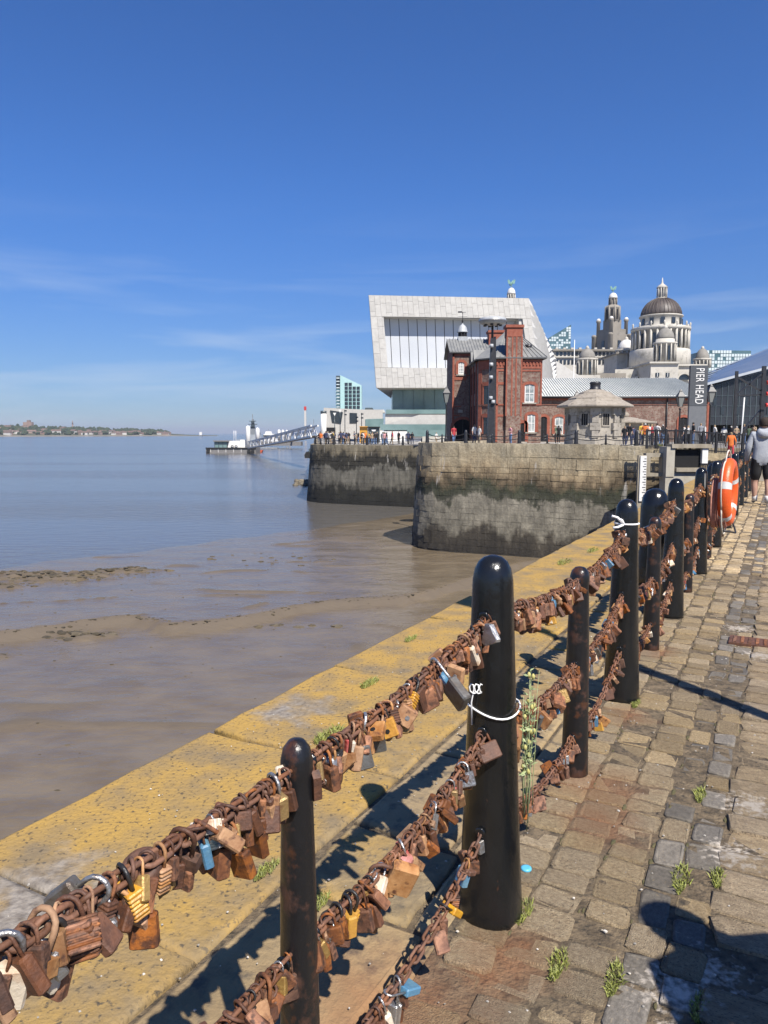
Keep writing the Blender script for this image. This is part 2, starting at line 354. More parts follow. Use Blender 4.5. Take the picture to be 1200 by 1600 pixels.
# ================================================================ fence: bollards, posts, chains, padlocks
M('black_paint', (.005, .0055, .006), (.010, .011, .012), 5, .09, .55, 20, rough2=.24, bdist=.008, spec=.5, c3=(.06, .026, .016), s3=17, lo3=.675, hi3=.71, coords='World', stretch=(1, 1, .55))
M('black_rust', (.010, .010, .011), (.075, .032, .018), 7, .3, .55, 26, rough2=.8, lo=.54, hi=.64, c3=(.06, .025, .013), s3=16, lo3=.56, hi3=.66, bdist=.006)
M('rust_a', (.115, .04, .015), (.27, .105, .036), 32, .75, .9, 130, jitter=.45, c3=(.055, .023, .012), s3=60, lo3=.48, hi3=.62, bdist=.002)
M('rust_b', (.22, .092, .03), (.40, .225, .10), 24, .72, .6, 140, jitter=.34, c3=(.09, .038, .02), s3=60, lo3=.54, hi3=.68, bdist=.002)
M('rust_c', (.06, .027, .016), (.13, .052, .024), 50, .62, .9, 170, jitter=.3, bdist=.002)
M('chain_iron', (.10, .045, .025), (.20, .085, .04), 45, .65, .7, 150, jitter=.3, bdist=.002)
M('brass', (.46, .30, .11), (.30, .15, .06), 35, .42, .3, 120, metal=.55, jitter=.25, lo=.5, hi=.7)
M('steel', (.42, .42, .41), (.22, .15, .10), 35, .34, .3, 110, metal=.8, jitter=.22, lo=.52, hi=.75)
M('cream', (.62, .54, .42), (.42, .24, .12), 30, .55, .2, 90, jitter=.15, lo=.48, hi=.7)
M('lock_yellow', (.55, .30, .03), (.40, .18, .03), 20, .4, .2, 90, jitter=.1)
M('lock_blue', (.045, .15, .28), (.10, .20, .26), 20, .4, .2, 90, jitter=.2)
M('lock_red', (.33, .035, .03), (.32, .10, .08), 25, .45, .2, 90, jitter=.2)
M('lock_pink', (.55, .25, .25), (.35, .12, .08), 30, .55, .2, 90, jitter=.15)
M('lock_black', (.012, .012, .013), (.03, .026, .022), 25, .4, .2, 90)
M('lock_grey', (.16, .165, .16), (.10, .075, .055), 30, .45, .2, 90, metal=.4, jitter=.2)
M('plastic_white', (.75, .74, .70), (.6, .57, .5), 20, .5, 0)

BOL = [FR(2.29 * k, 0) for k in range(-1, 26)]        # tall bollards; index 1 is the big one in front
POST = [Vector((-.175, 1.42, 0))] + [FR(2.29 * k + 1.145, 0) for k in range(0, 17)]
b = MB()
b.lathe([(.108, -.02), (.106, .03), (.096, .25), (.082, .62), (.070, .98), (.0665, 1.09), (.0648, 1.135), (.0585, 1.17), (.046, 1.194), (.028, 1.209), (.009, 1.214)], n=28)
bol_me = b.mesh('bollard_column', MT['black_paint'])
b = MB()
b.lathe([(.064, -.02), (.062, .04), (.056, .35), (.049, .7), (.043, .88), (.042, .905), (.0445, .925), (.044, .95), (.037, .975), (.022, .99), (.006, .994)], n=20)
post_me = b.mesh('post_column', MT['black_rust'])
ORD = 'first second third fourth fifth sixth seventh eighth ninth tenth eleventh twelfth thirteenth fourteenth fifteenth sixteenth seventeenth eighteenth nineteenth'.split()
def ordw(n):
    if n <= 19: return ORD[n - 1]
    T = ['twent', 'thirt', 'fort', 'fift', 'sixt', 'sevent', 'eight', 'ninet']; t, u_ = divmod(n, 10)
    return T[t - 2] + 'ieth' if u_ == 0 else T[t - 2] + 'y-' + ORD[u_ - 1]
b = MB(); b.lathe([(.010, 0), (.011, .004), (.016, .006), (.017, .010), (.015, .012), (.010, .012)], n=12); eye_me = b.mesh('chain_eye', MT['black_paint'])
HB, HP = (1.03, .66, .33), (.93, .545, .20)
for i, p in enumerate(BOL):
    if i == 0: lab = 'tall black bollard just outside the left edge, holding the leftmost chain'
    elif i == 1: lab = 'largest black round-topped iron bollard, nearest the camera, tied with white cable'
    else: lab = 'tall black round-topped bollard on the cobbles, %s behind the nearest tall one' % ordw(i - 1)
    e = empty('bollard', p, lab, 'bollard', 'tall black bollards along the quay fence', ROT)
    e.rotation_euler = (rnd.uniform(-.008, .008), rnd.uniform(-.008, .008), ROT)
    link('column', bol_me, e)
    if i < 9:
        for h in HB:
            for sg in (-1, 1): link('chain_eye', eye_me, e, (0, sg * (.106 - .028 * h - .006), h), (-sg * math.pi / 2, 0, 0))
for i, p in enumerate(POST):
    e = empty('fence_post', p, ['short rust-topped black post nearest the camera, at the bottom edge', 'short black post right behind the largest bollard, rusted at its foot'][i] if i < 2 else 'short black chain post, %s one along from the camera' % ordw(i + 1), 'post', 'short posts between the tall bollards', ROT)
    link('column', post_me, e, sc=(.74, .74, 1) if i == 0 else (1, 1, 1))
    if i < 6:
        for h in HP:
            for sg in (-1, 1): link('chain_eye', eye_me, e, (0, sg * (.062 - .02 * h - .005), h), (-sg * math.pi / 2, 0, 0))
# ---- chain links
def stadium(hl, r, n=6):
    p = []
    for k in range(n + 1): a = -math.pi / 2 + math.pi * k / n; p.append((r * math.cos(a) + hl, r * math.sin(a), 0))
    for k in range(n + 1): a = math.pi / 2 + math.pi * k / n; p.append((r * math.cos(a) - hl, r * math.sin(a), 0))
    return p
b = MB(); b.tube(stadium(.018, .0105), .0046, 7, closed=True); link_me = b.mesh('link', MT['chain_iron'])
b = MB(); b.tube(stadium(.018, .012, 3), .0052, 4, closed=True); link_lo = b
# ---- padlock shapes: origin where the shackle rides on the chain, body hanging along -z
def shackle(w, h, r, n=7, seg=6):
    b = MB(); rr = w / 2; pts = [(-rr, 0, -h)]
    for k in range(seg + 1):
        a = math.pi - math.pi * k / seg; pts.append((rr * math.cos(a), 0, -rr + .012 + rr * math.sin(a)))
    pts.append((rr, 0, -h)); b.tube(pts, r * .74, n); return b
def rounded_box(b, w, d, z0, z1, c=.003, m=0):
    ring = lambda k, z: [Vector((x * (w / 2 - k), y * (d / 2 - k), z)) for x, y in ((-1, -1), (1, -1), (1, 1), (-1, 1))]
    def ch(k, z):
        o = []
        for sx_, sy_, fl in ((-1, -1, 0), (1, -1, 1), (1, 1, 0), (-1, 1, 1)):
            p = [Vector((sx_ * (w / 2 - k), sy_ * (d / 2 - k - c), z)), Vector((sx_ * (w / 2 - k - c), sy_ * (d / 2 - k), z))]
            o += p if not fl else p[::-1]
        return o
    b.loft([ch(c, z0), ch(0, z0 + c), ch(0, z1 - c), ch(c, z1)], m, False)
    return b
bodies = {}
def body(key, fn):
    b = MB(); fn(b); bodies[key] = b
def laminated(b):
    for k in range(7):
        z = -.024 - k * .0066; ww = .050 if k not in (0, 6) else .047
        rounded_box(b, ww, .025, z - .0058, z, .002)
    rounded_box(b, .046, .022, -.069, -.0245, .002)
def disc(b):
    rings = []
    for y, r in ((-.011, .022), (-.0125, .027), (-.008, .031), (.008, .031), (.0125, .027), (.011, .022)):
        rings.append([Vector((r * math.cos(2 * math.pi * k / 18), y, -.055 + r * math.sin(2 * math.pi * k / 18))) for k in range(18)])
    b.loft(rings, 0, True)
def heart(b):
    pl = []
    for k in range(20):
        t = 2 * math.pi * k / 20; pl.append((.0016 * 16 * math.sin(t) ** 3 * .9, -.055 + .0015 * (13 * math.cos(t) - 5 * math.cos(2 * t) - 2 * math.cos(3 * t) - math.cos(4 * t))))
    b.prism(pl, -.007, .007, 'y')
def shield(b): b.prism([(-.03, -.032), (.03, -.032), (.034, -.05), (.004, -.09), (-.004, -.09), (-.034, -.05)], -.009, .009, 'y')
body('square', lambda b: rounded_box(b, .050, .021, -.072, -.022))
body('slim', lambda b: rounded_box(b, .036, .018, -.074, -.022))
body('wide', lambda b: rounded_box(b, .064, .023, -.070, -.022))
body('laminated', laminated); body('round', disc); body('heart-shaped', heart); body('shield-shaped', shield)
body('long', lambda b: rounded_box(b, .044, .020, -.102, -.048))
SW = {'square': (.028, .026, .0042), 'slim': (.021, .026, .0034), 'wide': (.036, .026, .005), 'laminated': (.030, .028, .0045), 'round': (.026, .036, .0046), 'heart-shaped': (.024, .045, .0036), 'shield-shaped': (.036, .04, .0055), 'long': (.026, .053, .004)}
body_me = {k: b.mesh('padlock_body', MT['rust_a']) for k, b in bodies.items()}
sh_me = {k: shackle(*SW[k]).mesh('padlock_shackle', MT['rust_a']) for k in bodies}
sh_lo = {k: shackle(SW[k][0], SW[k][1], SW[k][2], 4, 3) for k in bodies}
lo_body = {k: (bodies[k] if k not in ('laminated', 'round', 'heart-shaped') else bodies['square']) for k in bodies}
SHAPES = ['square'] * 9 + ['slim'] * 7 + ['wide'] * 3 + ['laminated'] * 2 + ['round', 'heart-shaped', 'shield-shaped', 'long', 'long', 'long']
def pick(rg):
    q = rg.random()
    for lim, m, nm in ((.45, 'rust_a', 'rusty brown'), (.68, 'rust_c', 'dark rusted'), (.85, 'rust_b', 'pale orange-rusted'), (.90, 'brass', 'tarnished brass'), (.935, 'steel', 'silver steel'), (.962, 'cream', 'cream'), (.978, 'lock_grey', 'grey'), (.983, 'lock_yellow', 'yellow'), (.987, 'lock_blue', 'blue'), (.991, 'lock_red', 'red'), (1.01, 'lock_black', 'black')):
        if q < lim: return m, nm
lrg = random.Random(11)
def span_pts(k):
    """the k-th half span: from, to with heights per chain"""
    if k == 0: return (BOL[0], HB, POST[0], HP)
    j = k - 1
    if j % 2 == 0: return (POST[j // 2], HP, BOL[j // 2 + 1], HB)
    return (BOL[j // 2 + 1], HB, POST[j // 2 + 1], HP)
far_locks, far_links, far_mats = MB(), MB(), [MT[k] for k in ('rust_a', 'rust_c', 'rust_b', 'brass', 'steel', 'cream', 'lock_grey', 'lock_yellow', 'lock_blue', 'lock_red', 'lock_black')]
mi = {m.name: i for i, m in enumerate(far_mats)}
SPN = ['left of the nearest short post', 'between nearest short post and biggest bollard', 'from biggest bollard to second short post', 'between second short post and second bollard', 'just past the second bollard']
CHN = ['top', 'middle', 'bottom']
n_single = 0; lock_obj = []
lock_specs = []
special = {(1, 0): {2: ('round', 'steel', 'shiny silver', 1.05), 6: ('slim', 'cream', 'white', 1.1), 5: ('round', 'lock_red', 'pink-red', .6), 12: ('round', 'lock_blue', 'blue-ringed', .8), 17: ('laminated', 'lock_yellow', 'yellow-orange', 1.1), 23: ('round', 'lock_blue', 'blue', .95), 22: ('long', 'lock_grey', 'grey', 1.4), 30: ('slim', 'cream', 'cream', 1.4), 8: ('wide', 'brass', 'tarnished', 1.1)},
           (0, 0): {15: ('wide', 'steel', 'silver', 1.0), 22: ('shield-shaped', 'rust_b', 'large rust-stained', 1.15), 20: ('wide', 'cream', 'cream and rust', 1.25), 27: ('laminated', 'lock_yellow', 'orange', 1.05), 17: ('slim', 'lock_red', 'red', 1.15), 26: ('wide', 'lock_grey', 'grey', 1.1), 13: ('long', 'rust_b', 'orange-rusted', 1.1), 10: ('long', 'rust_b', 'orange-rusted', 1.25)},
           (1, 1): {5: ('laminated', 'lock_yellow', 'bright yellow', 1.2), 4: ('wide', 'lock_yellow', 'yellow', 1.05), 3: ('laminated', 'lock_black', 'black', 1.1), 9: ('wide', 'rust_b', 'pale rusted', 1.4), 14: ('heart-shaped', 'lock_pink', 'pink', 1.1), 20: ('square', 'lock_grey', 'dark grey', .9), 24: ('slim', 'lock_red', 'red', .8), 27: ('slim', 'brass', 'brass', 1.1)},
           (1, 2): {14: ('square', 'lock_yellow', 'yellow', 1.05), 17: ('square', 'lock_blue', 'blue-edged', 1.0), 6: ('slim', 'cream', 'white', 1.2)},
           (2, 0): {12: ('square', 'cream', 'cream', 1.2), 18: ('wide', 'lock_pink', 'pink', 1.1), 7: ('wide', 'rust_b', 'pale rusted', 1.3), 3: ('slim', 'lock_blue', 'blue', 1.0)},
           (2, 1): {6: ('long', 'rust_b', 'orange-rusted', 2.0), 9: ('square', 'lock_blue', 'teal', .9)}}
for k in range(0, 31):
    A, HA, Bp, HBb = span_pts(k)
    for ch in range(3):
        if k == 0 and ch == 2: continue
        a = Vector((A.x, A.y, HA[ch])); c = Vector((Bp.x, Bp.y, HBb[ch])); dv = (c - a); hd = dv.normalized()
        ra = (.105 if HA is HB else .055) * .93 - .02 * HA[ch]; rb = (.105 if HBb is HB else .055) * .93 - .02 * HBb[ch]
        a = a + hd * ra; c = c - hd * rb; Ln = (c - a).length
        sag = (.022, .05, .075)[ch] * (1 if k else .3)
        pt = lambda t: a.lerp(c, t) - Vector((0, 0, 4 * sag * t * (1 - t)))
        near = k <= 5
        # the chain itself
        nl = int(Ln / .037)
        if near:
            ce = empty('chain', pt(.5), 'rusty %s iron chain hung with padlocks, %s' % (CHN[ch], (SPN + ['between third short post and third bollard'])[k]), 'chain', 'padlocked chains of the fence')
        for q in range(nl):
            t = (q + .5) / nl; p = pt(t); tg = (pt(min(1, t + .02)) - pt(max(0, t - .02))).normalized()
            rot = tg.to_track_quat('X', 'Z').to_euler(); roll = (q % 2) * math.pi / 2 + lrg.uniform(-.25, .25) + .5
            mt = Matrix.Translation(p) @ rot.to_matrix().to_4x4() @ Matrix.Rotation(roll, 4, 'X')
            f = inFrame(p, 40)
            if f is None: continue
            if near:
                o = link('link', link_me, ce); o.matrix_local = Matrix.Translation(-ce.location) @ mt
            elif k < 22: far_links.add([mt @ Vector(v) for v in link_lo.v], link_lo.f, 0, True)
        # the padlocks
        dens = {0: .0195, 1: .0215, 2: .034}[ch]
        if k == 0: dens = .0205
        n = int(Ln / dens) + (0 if k else 4); pos = 0
        for q2 in range(2 * n if ch < 2 else int(n * 1.5)):
            q = q2 if q2 < n else -1
            t = ((q2 % n) + .5 + lrg.uniform(-.4, .4)) / n; p = pt(t)
            shp = lrg.choice(SHAPES); m_, nm = pick(lrg); sc = lrg.uniform(.66, 1.14)
            sq = int(q * .77) if q >= 0 and int(q * .77) != int((q - 1) * .77) else -1
            if (k, ch) in special and sq in special[k, ch]: shp, m_, nm, sc = special[k, ch][sq]; sc *= .98
            if ch == 2 and .42 < t < .62 and k in (1, 2, 3): continue
            tg = (pt(min(1, t + .02)) - pt(max(0, t - .02))).normalized()
            yaw = math.atan2(tg.y, tg.x) - math.pi / 2 + lrg.gauss(0, .55) + (math.pi if lrg.random() < .5 else 0)
            swing = lrg.gauss(0, .22); lean = lrg.gauss(0, .26)
            if lrg.random() < .13: lean = lrg.choice((-1, 1)) * lrg.uniform(.6, 1.25)
            if lrg.random() < .06: swing = lrg.choice((-1, 1)) * lrg.uniform(.6, 1.5)
            if q < 0: p = p - Vector((0, 0, lrg.uniform(.008, .034)))
            f = inFrame(p, 45)
            if f is None: continue
            pos += 1
            mt = Matrix.Translation(p + Vector((0, 0, .006))) @ Euler((lean, swing, yaw), 'XYZ').to_matrix().to_4x4() @ Matrix.Scale(sc, 4)
            lock_specs.append((f[2] / sc, k, ch, pos, shp, m_, nm, mt))
lock_specs.sort(key=lambda e: e[0])
keep = [e for e in lock_specs if e[1] <= 4][:298]; rest = [e for e in lock_specs if not any(e is z for z in keep)]
cnt = {}
b = MB(); b.cyl((0, -.0122, -.052), (0, -.0104, -.052), .0062, .0062, 10); key_me = b.mesh('keyhole', MT['lock_black'])
b = MB(); b.cyl((0, .0104, -.052), (0, .0122, -.052), .0062, .0062, 10); key_me2 = b.mesh('keyhole', MT['steel'])
for zc, k, ch, pos, shp, m_, nm, mt in keep:
    lab = '%s %s padlock, %s along the %s chain %s' % (nm, shp, ordw(pos), CHN[ch], SPN[k])
    e = empty('padlock', (0, 0, 0), lab, 'padlock', 'love locks on the fence chains'); e.matrix_world = mt
    bo = over(link('body', body_me[shp], e), MT[m_])
    if shp == 'square' and lrg.random() < .6: link('keyhole', key_me, e); link('keyhole', key_me2, e)
    sm_ = lrg.choice([m_, 'rust_c', 'rust_c', 'rust_a']) if m_.startswith('rust') else lrg.choice(['rust_c', 'steel', 'rust_a', 'steel', 'rust_b'])
    if m_ in ('lock_black', 'lock_yellow'): sm_ = 'lock_black'
    over(link('shackle', sh_me[shp], e), MT[sm_])
for zc, k, ch, pos, shp, m_, nm, mt in rest:
    b = lo_body[shp] if k < 12 else bodies['square']; far_locks.add([mt @ Vector(v) for v in b.v], b.f, mi.get(m_, 0))
    if k < 14:
        b = sh_lo[shp]; far_locks.add([mt @ Vector(v) for v in b.v], b.f, mi['rust_a'] if lrg.random() < .7 else mi['rust_c'], True)
tag(link('padlock_clusters', far_locks.mesh('padlock_clusters', far_mats)), 'mass of rusty and brass padlocks crowding the farther fence chains', 'padlocks', kind='stuff')
tag(link('chain_runs', far_links.mesh('chain_runs', MT['chain_iron'])), 'rusty chains strung between the farther bollards', 'chains', kind='stuff')
# ================================================================ river, mud, dock walls, land
WZ = -7.05
def interp(tab, x):
    if x <= tab[0][0]: return tab[0][1]
    for (x0, y0), (x1, y1) in zip(tab, tab[1:]):
        if x <= x1: return y0 + (y1 - y0) * (x - x0) / (x1 - x0)
    return tab[-1][1]
SHORE = [(-90, 22), (-60, 31), (-24.5, 47), (-15, 57.7), (-6.8, 66), (5, 82), (30, 96)]
RIDGE = [(-60, 20), (-30, 27.3), (-16, 31), (-13, 33.1), (-11.6, 33.7), (-10.9, 33.4), (-9.6, 32.0), (-8, 32.6), (-5.9, 34), (-3.2, 36.6), (1.3, 38), (4.7, 42), (9, 48), (20, 52)]
def sst(a, b, x):
    t = min(1, max(0, (x - a) / (b - a))); return t * t * (3 - 2 * t)
def mud_h(x, y):
    n = noise.noise(Vector((x * .25, y * .25, 3))) ; n2 = noise.noise(Vector((x * 1.1, y * 1.1, 8)))
    sl = interp(SHORE, x) - y + n * 2.2
    z = WZ + (.02 + .006 * min(sl, 20) if sl > 0 else .055 * max(sl, -30))
    wob = .5 * noise.noise(Vector((x * .5, 1, 5)))
    dry = 0.0
    r = y - interp(RIDGE, x) + wob; thin = 1 - .75 * sst(1.2, .2, abs(x + 10.6))
    rr_ = r + .35 * noise.noise(Vector((x * 1.6, y * 1.6, 4))) + .18 * noise.noise(Vector((x * 4.5, y * 4.5, 6))); wd = .75 + .45 * noise.noise(Vector((x * .3, 0, 9)))
    drop = (1 - sst(-.7 * wd, .55 * wd, rr_)) * .32
    dry = sst(-.8 * wd, -.45 * wd, rr_) * sst(.75 * wd, .5 * wd, rr_) * thin
    z -= drop
    for cx, cy, rx, ry, am in ((-20, 43.6, 4.2, 1.7, .2), (-16.2, 45.8, 2.2, .9, .14), (-13.2, 31.6, 1.6, .8, .15), (-16, 28.6, 1.2, .5, .1), (-22.5, 41, 2.5, 1.0, .12), (-23.5, 45, 3, .6, .1), (-5.5, 48.5, 2.2, .35, .06)):
        q = 1 - ((x - cx) / rx) ** 2 - ((y - cy) / ry) ** 2
        if q > -.3:
            w = sst(-.3, .7, q + n2 * .5) * sst(-.12, .22, noise.noise(Vector((x * .9, y * 2.3, 1))) + .35 * noise.noise(Vector((x * 2.6, y * 3.1, 1))))
            z += am * w; dry = max(dry, w)
    # thin broken ridges where the last trickles drained off
    rn = 1 - abs(noise.noise(Vector((x * .075 + .3 * n, y * .21, 14)))) * 2; rb = sst(.93, .99, rn) * sst(-.1, .35, noise.noise(Vector((x * .22, y * .5, 22))))
    if sl > 1: z += .07 * rb; dry = max(dry, .8 * rb)
    z += n2 * .006 + noise.noise(Vector((x * 3, y * 3, 2))) * .004 + .010 * math.sin(y * 2.2 + 3 * n + x * .35)
    return z, dry
xs = [-100 + 2.0 * i for i in range(26)] + [-48 + .3 * i for i in range(190)] + [9.2 + .8 * i for i in range(28)]
ys = [4 + .8 * i for i in range(14)] + [15.2 + .26 * i for i in range(150)] + [54.3 + .7 * i for i in range(70)]
V, Fc, dr = [], [], []
for y in ys:
    for x in xs:
        z, dd = mud_h(x, y); V.append((x, y, z)); dr.append(dd)
nx = len(xs)
for j in range(len(ys) - 1):
    for i in range(nx - 1): Fc.append((j * nx + i, j * nx + i + 1, (j + 1) * nx + i + 1, (j + 1) * nx + i))
me = bpy.data.meshes.new('mudflat'); me.from_pydata(V, [], Fc)
at_ = me.attributes.new('drained', 'FLOAT', 'POINT'); at_.data.foreach_set('value', dr)
me.polygons.foreach_set('use_smooth', [True] * len(Fc))
def mud_material():
    m = M('mud', (.125, .096, .062), (.165, .13, .086), .5, .10, .32, 2.2, coords='World', rough2=.26, bdist=.05, stretch=(1, 1.8, 1))
    nt = m.node_tree; N, L = nt.nodes, nt.links; b = N['Principled BSDF']
    a = N.new('ShaderNodeAttribute'); a.attribute_name = 'drained'
    x = N.new('ShaderNodeMix'); x.data_type = 'RGBA'; L.new(a.outputs['Fac'], x.inputs[0]); L.new(b.inputs['Base Color'].links[0].from_socket, x.inputs[6]); x.inputs[7].default_value = (.12, .096, .070, 1)
    L.new(x.outputs[2], b.inputs['Base Color'])
    y = N.new('ShaderNodeMix'); L.new(a.outputs['Fac'], y.inputs[0]); L.new(b.inputs['Roughness'].links[0].from_socket, y.inputs[2]); y.inputs[3].default_value = .85
    L.new(y.outputs[0], b.inputs['Roughness']); b.inputs['IOR'].default_value = 1.36
    # fine ripple marks left by the ebb on top of the broader relief
    g = N.new('ShaderNodeNewGeometry'); mp_ = N.new('ShaderNodeMapping'); mp_.inputs['Scale'].default_value = (.75, 1.25, 1); L.new(g.outputs['Position'], mp_.inputs['Vector'])
    n = N.new('ShaderNodeTexNoise'); n.inputs['Scale'].default_value = 1.9; n.inputs['Detail'].default_value = 6; n.inputs['Distortion'].default_value = .6; L.new(mp_.outputs[0], n.inputs['Vector'])
    old = b.inputs['Normal'].links[0].from_socket; bp = N.new('ShaderNodeBump'); bp.inputs['Strength'].default_value = .8; bp.inputs['Distance'].default_value = .05; L.new(n.outputs['Fac'], bp.inputs['Height']); L.new(old, bp.inputs['Normal']); L.new(bp.outputs[0], b.inputs['Normal'])
    return m
me.materials.append(mud_material()); mud = link('mudflat', me); tag(mud, kind='structure')
# weed, shell and debris stranded on the mud: small dark clumps
M('debris', (.045, .036, .022), (.10, .08, .05), 2.5, .9, coords='World', jitter=.4)
db = MB(); drg = random.Random(17)
def clump(x, y, r):
    z, _ = mud_h(x, y); p = Vector((x, y, z))
    db.loft([[p + Vector((math.cos(a) * r * 1.7 * w * drg.uniform(.6, 1.4), math.sin(a) * r * w, r * h * drg.uniform(.7, 1.2))) for a in [2 * math.pi * t / 6 for t in range(6)]] for w, h in ((1.1, -.2), (.9, .25), (.35, .45))], 0, False)
for cx, cy, rx, ry, n_ in ((-20, 43.6, 4.2, 1.5, 260), (-16.2, 45.8, 2.4, .8, 90), (-13.2, 31.6, 1.5, .7, 90), (-16, 28.6, 1.2, .5, 30), (-22.5, 41, 2.5, .9, 70), (-23.5, 45, 3, .6, 60), (-5, 33.2, 3, .5, 12), (-8, 50, 6, 4, 25)):
    for _ in range(n_): clump(drg.gauss(cx, rx * .45), drg.gauss(cy, ry * .45), drg.uniform(.03, .13) * drg.choice((.6, 1, 1, 1.4)))
for _ in range(230):
    x = drg.uniform(-28, 4); clump(x, interp(RIDGE, x) - .5 * noise.noise(Vector((x * .5, 1, 5))) + drg.gauss(.45, .16), drg.uniform(.015, .06))
for _ in range(260): clump(drg.uniform(-24, 6), drg.uniform(16, 48), drg.uniform(.012, .045))
tag(db.build('mud_debris', MT['debris']), 'dark weed clumps and debris stranded on the wet mud', 'debris', kind='stuff')
def water_material():
    m = bpy.data.materials.new('water'); m.use_nodes = True; MT['water'] = m
    N, L = m.node_tree.nodes, m.node_tree.links; b = N['Principled BSDF']
    b.inputs['Base Color'].default_value = (.105, .098, .088, 1); b.inputs['Roughness'].default_value = .16; b.inputs['IOR'].default_value = 1.33
    g = N.new('ShaderNodeNewGeometry')
    def nz(sc, st, det):
        mp_ = N.new('ShaderNodeMapping'); mp_.inputs['Scale'].default_value = st; L.new(g.outputs['Position'], mp_.inputs['Vector'])
        n = N.new('ShaderNodeTexNoise'); n.inputs['Scale'].default_value = sc; n.inputs['Detail'].default_value = det; L.new(mp_.outputs[0], n.inputs['Vector']); return n.outputs['Fac']
    # long calm and ruffled lanes, as wind and current leave them
    lane = N.new('ShaderNodeMapRange'); lane.inputs['From Min'].default_value = .42; lane.inputs['From Max'].default_value = .6; lane.inputs['To Min'].default_value = .2; lane.inputs['To Max'].default_value = .75
    L.new(nz(.02, (.35, 2.2, 1), 4), lane.inputs['Value'])
    bp = N.new('ShaderNodeBump'); bp.inputs['Distance'].default_value = .22; L.new(lane.outputs[0], bp.inputs['Strength']); L.new(nz(.9, (.6, 1.5, 1), 6), bp.inputs['Height'])
    L.new(bp.outputs[0], b.inputs['Normal'])
    return m
water_material()
wb = MB(); sh = [(x, y - 3.5) for x, y in SHORE]
wp = [(-30000, -2500), (-400, -60)] + sh + [(60, 110), (60, 900), (30000, 900), (30000, 30000), (-30000, 30000)]
wb.add([(x, y, WZ) for x, y in wp], (tuple(range(len(wp))),)); water = wb.build('river', MT['water']); tag(water, kind='structure')

# ---- stained dock masonry
def tide_material(name, stops, zlo, zhi, streak=.9, dark=.45, vary=.3):
    m = bpy.data.materials.new(name); m.use_nodes = True; MT[name] = m
    N, L = m.node_tree.nodes, m.node_tree.links; b = N['Principled BSDF']; b.inputs['Roughness'].default_value = .85
    g = N.new('ShaderNodeNewGeometry'); s_ = N.new('ShaderNodeSeparateXYZ'); L.new(g.outputs['Position'], s_.inputs[0])
    def nz(sc, st=(1, 1, 1), det=7):
        mp_ = N.new('ShaderNodeMapping'); mp_.inputs['Scale'].default_value = st; L.new(g.outputs['Position'], mp_.inputs['Vector'])
        n = N.new('ShaderNodeTexNoise'); n.inputs['Scale'].default_value = sc; n.inputs['Detail'].default_value = det; n.inputs['Roughness'].default_value = .62; L.new(mp_.outputs[0], n.inputs['Vector']); return n.outputs['Fac']
    def mr(f, a, c, o0, o1):
        r = N.new('ShaderNodeMapRange'); r.inputs['From Min'].default_value = a; r.inputs['From Max'].default_value = c; r.inputs['To Min'].default_value = o0; r.inputs['To Max'].default_value = o1; L.new(f, r.inputs['Value']); return r.outputs[0]
    def ma(op, a, c):
        n = N.new('ShaderNodeMath'); n.operation = op
        for i, q in enumerate((a, c)):
            if isinstance(q, (int, float)): n.inputs[i].default_value = q
            else: L.new(q, n.inputs[i])
        return n.outputs[0]
    zz = ma('ADD', s_.outputs['Z'], mr(nz(.55), .3, .7, -.7, .7)); zz = ma('ADD', zz, mr(nz(1.6, (1, 1, .12)), .3, .7, -streak, streak))
    cr_ = N.new('ShaderNodeValToRGB'); el = cr_.color_ramp.elements
    while len(el) > 1: el.remove(el[-1])
    for i, (z, c) in enumerate(sorted(stops)):
        ps = (z - zlo) / (zhi - zlo)
        if i == 0: el[0].position = ps; el[0].color = rgb(c)
        else: el.new(ps).color = rgb(c)
    L.new(mr(zz, zlo, zhi, 0, 1), cr_.inputs[0])
    hs = N.new('ShaderNodeHueSaturation'); L.new(cr_.outputs[0], hs.inputs['Color'])
    v1 = mr(nz(2.2, (1, 1, .25)), .3, .72, 1 + vary, 1 - dark); v2 = mr(g.outputs['Random Per Island'], 0, 1, .88, 1.12)
    v3 = mr(nz(9), .3, .7, .8, 1.2)
    v4 = mr(nz(.45, (1, 1, .8)), .35, .65, .72, 1.25); L.new(ma('MULTIPLY', ma('MULTIPLY', ma('MULTIPLY', v1, v2), v3), v4), hs.inputs['Value']); 
    # white lime runs and pale efflorescence
    wm = N.new('ShaderNodeMix'); wm.data_type = 'RGBA'; L.new(hs.outputs[0], wm.inputs[6]); wm.inputs[7].default_value = (.55, .52, .47, 1)
    lime = ma('MULTIPLY', mr(nz(1.1, (1.6, 1.6, .3)), .62, .72, 0, .8), mr(s_.outputs['Z'], -3.2, -1.5, 0, 1)); L.new(lime, wm.inputs[0])
    L.new(wm.outputs[2], b.inputs['Base Color'])
    bp = N.new('ShaderNodeBump'); bp.inputs['Strength'].default_value = .8; bp.inputs['Distance'].default_value = .06; L.new(nz(5), bp.inputs['Height']); L.new(bp.outputs[0], b.inputs['Normal'])
    return m
tide_material('wall_near', [(.9, (.36, .31, .215)), (-.1, (.34, .28, .18)), (-1.1, (.27, .205, .12)), (-1.7, (.12, .088, .05)), (-2.3, (.035, .038, .02)), (-2.9, (.05, .05, .032)), (-3.2, (.21, .19, .145)), (-5.0, (.19, .172, .13)), (-5.6, (.05, .042, .03)), (-7, (.026, .022, .017))], -7.2, 1.0, .35)
tide_material('wall_far', [(.2, (.22, .19, .13)), (-.8, (.15, .125, .082)), (-1.4, (.028, .025, .018)), (-2.4, (.024, .022, .016)), (-2.8, (.12, .112, .09)), (-4.6, (.10, .092, .072)), (-5.2, (.018, .017, .012)), (-7, (.01, .01, .008))], -7.2, .4, .5)
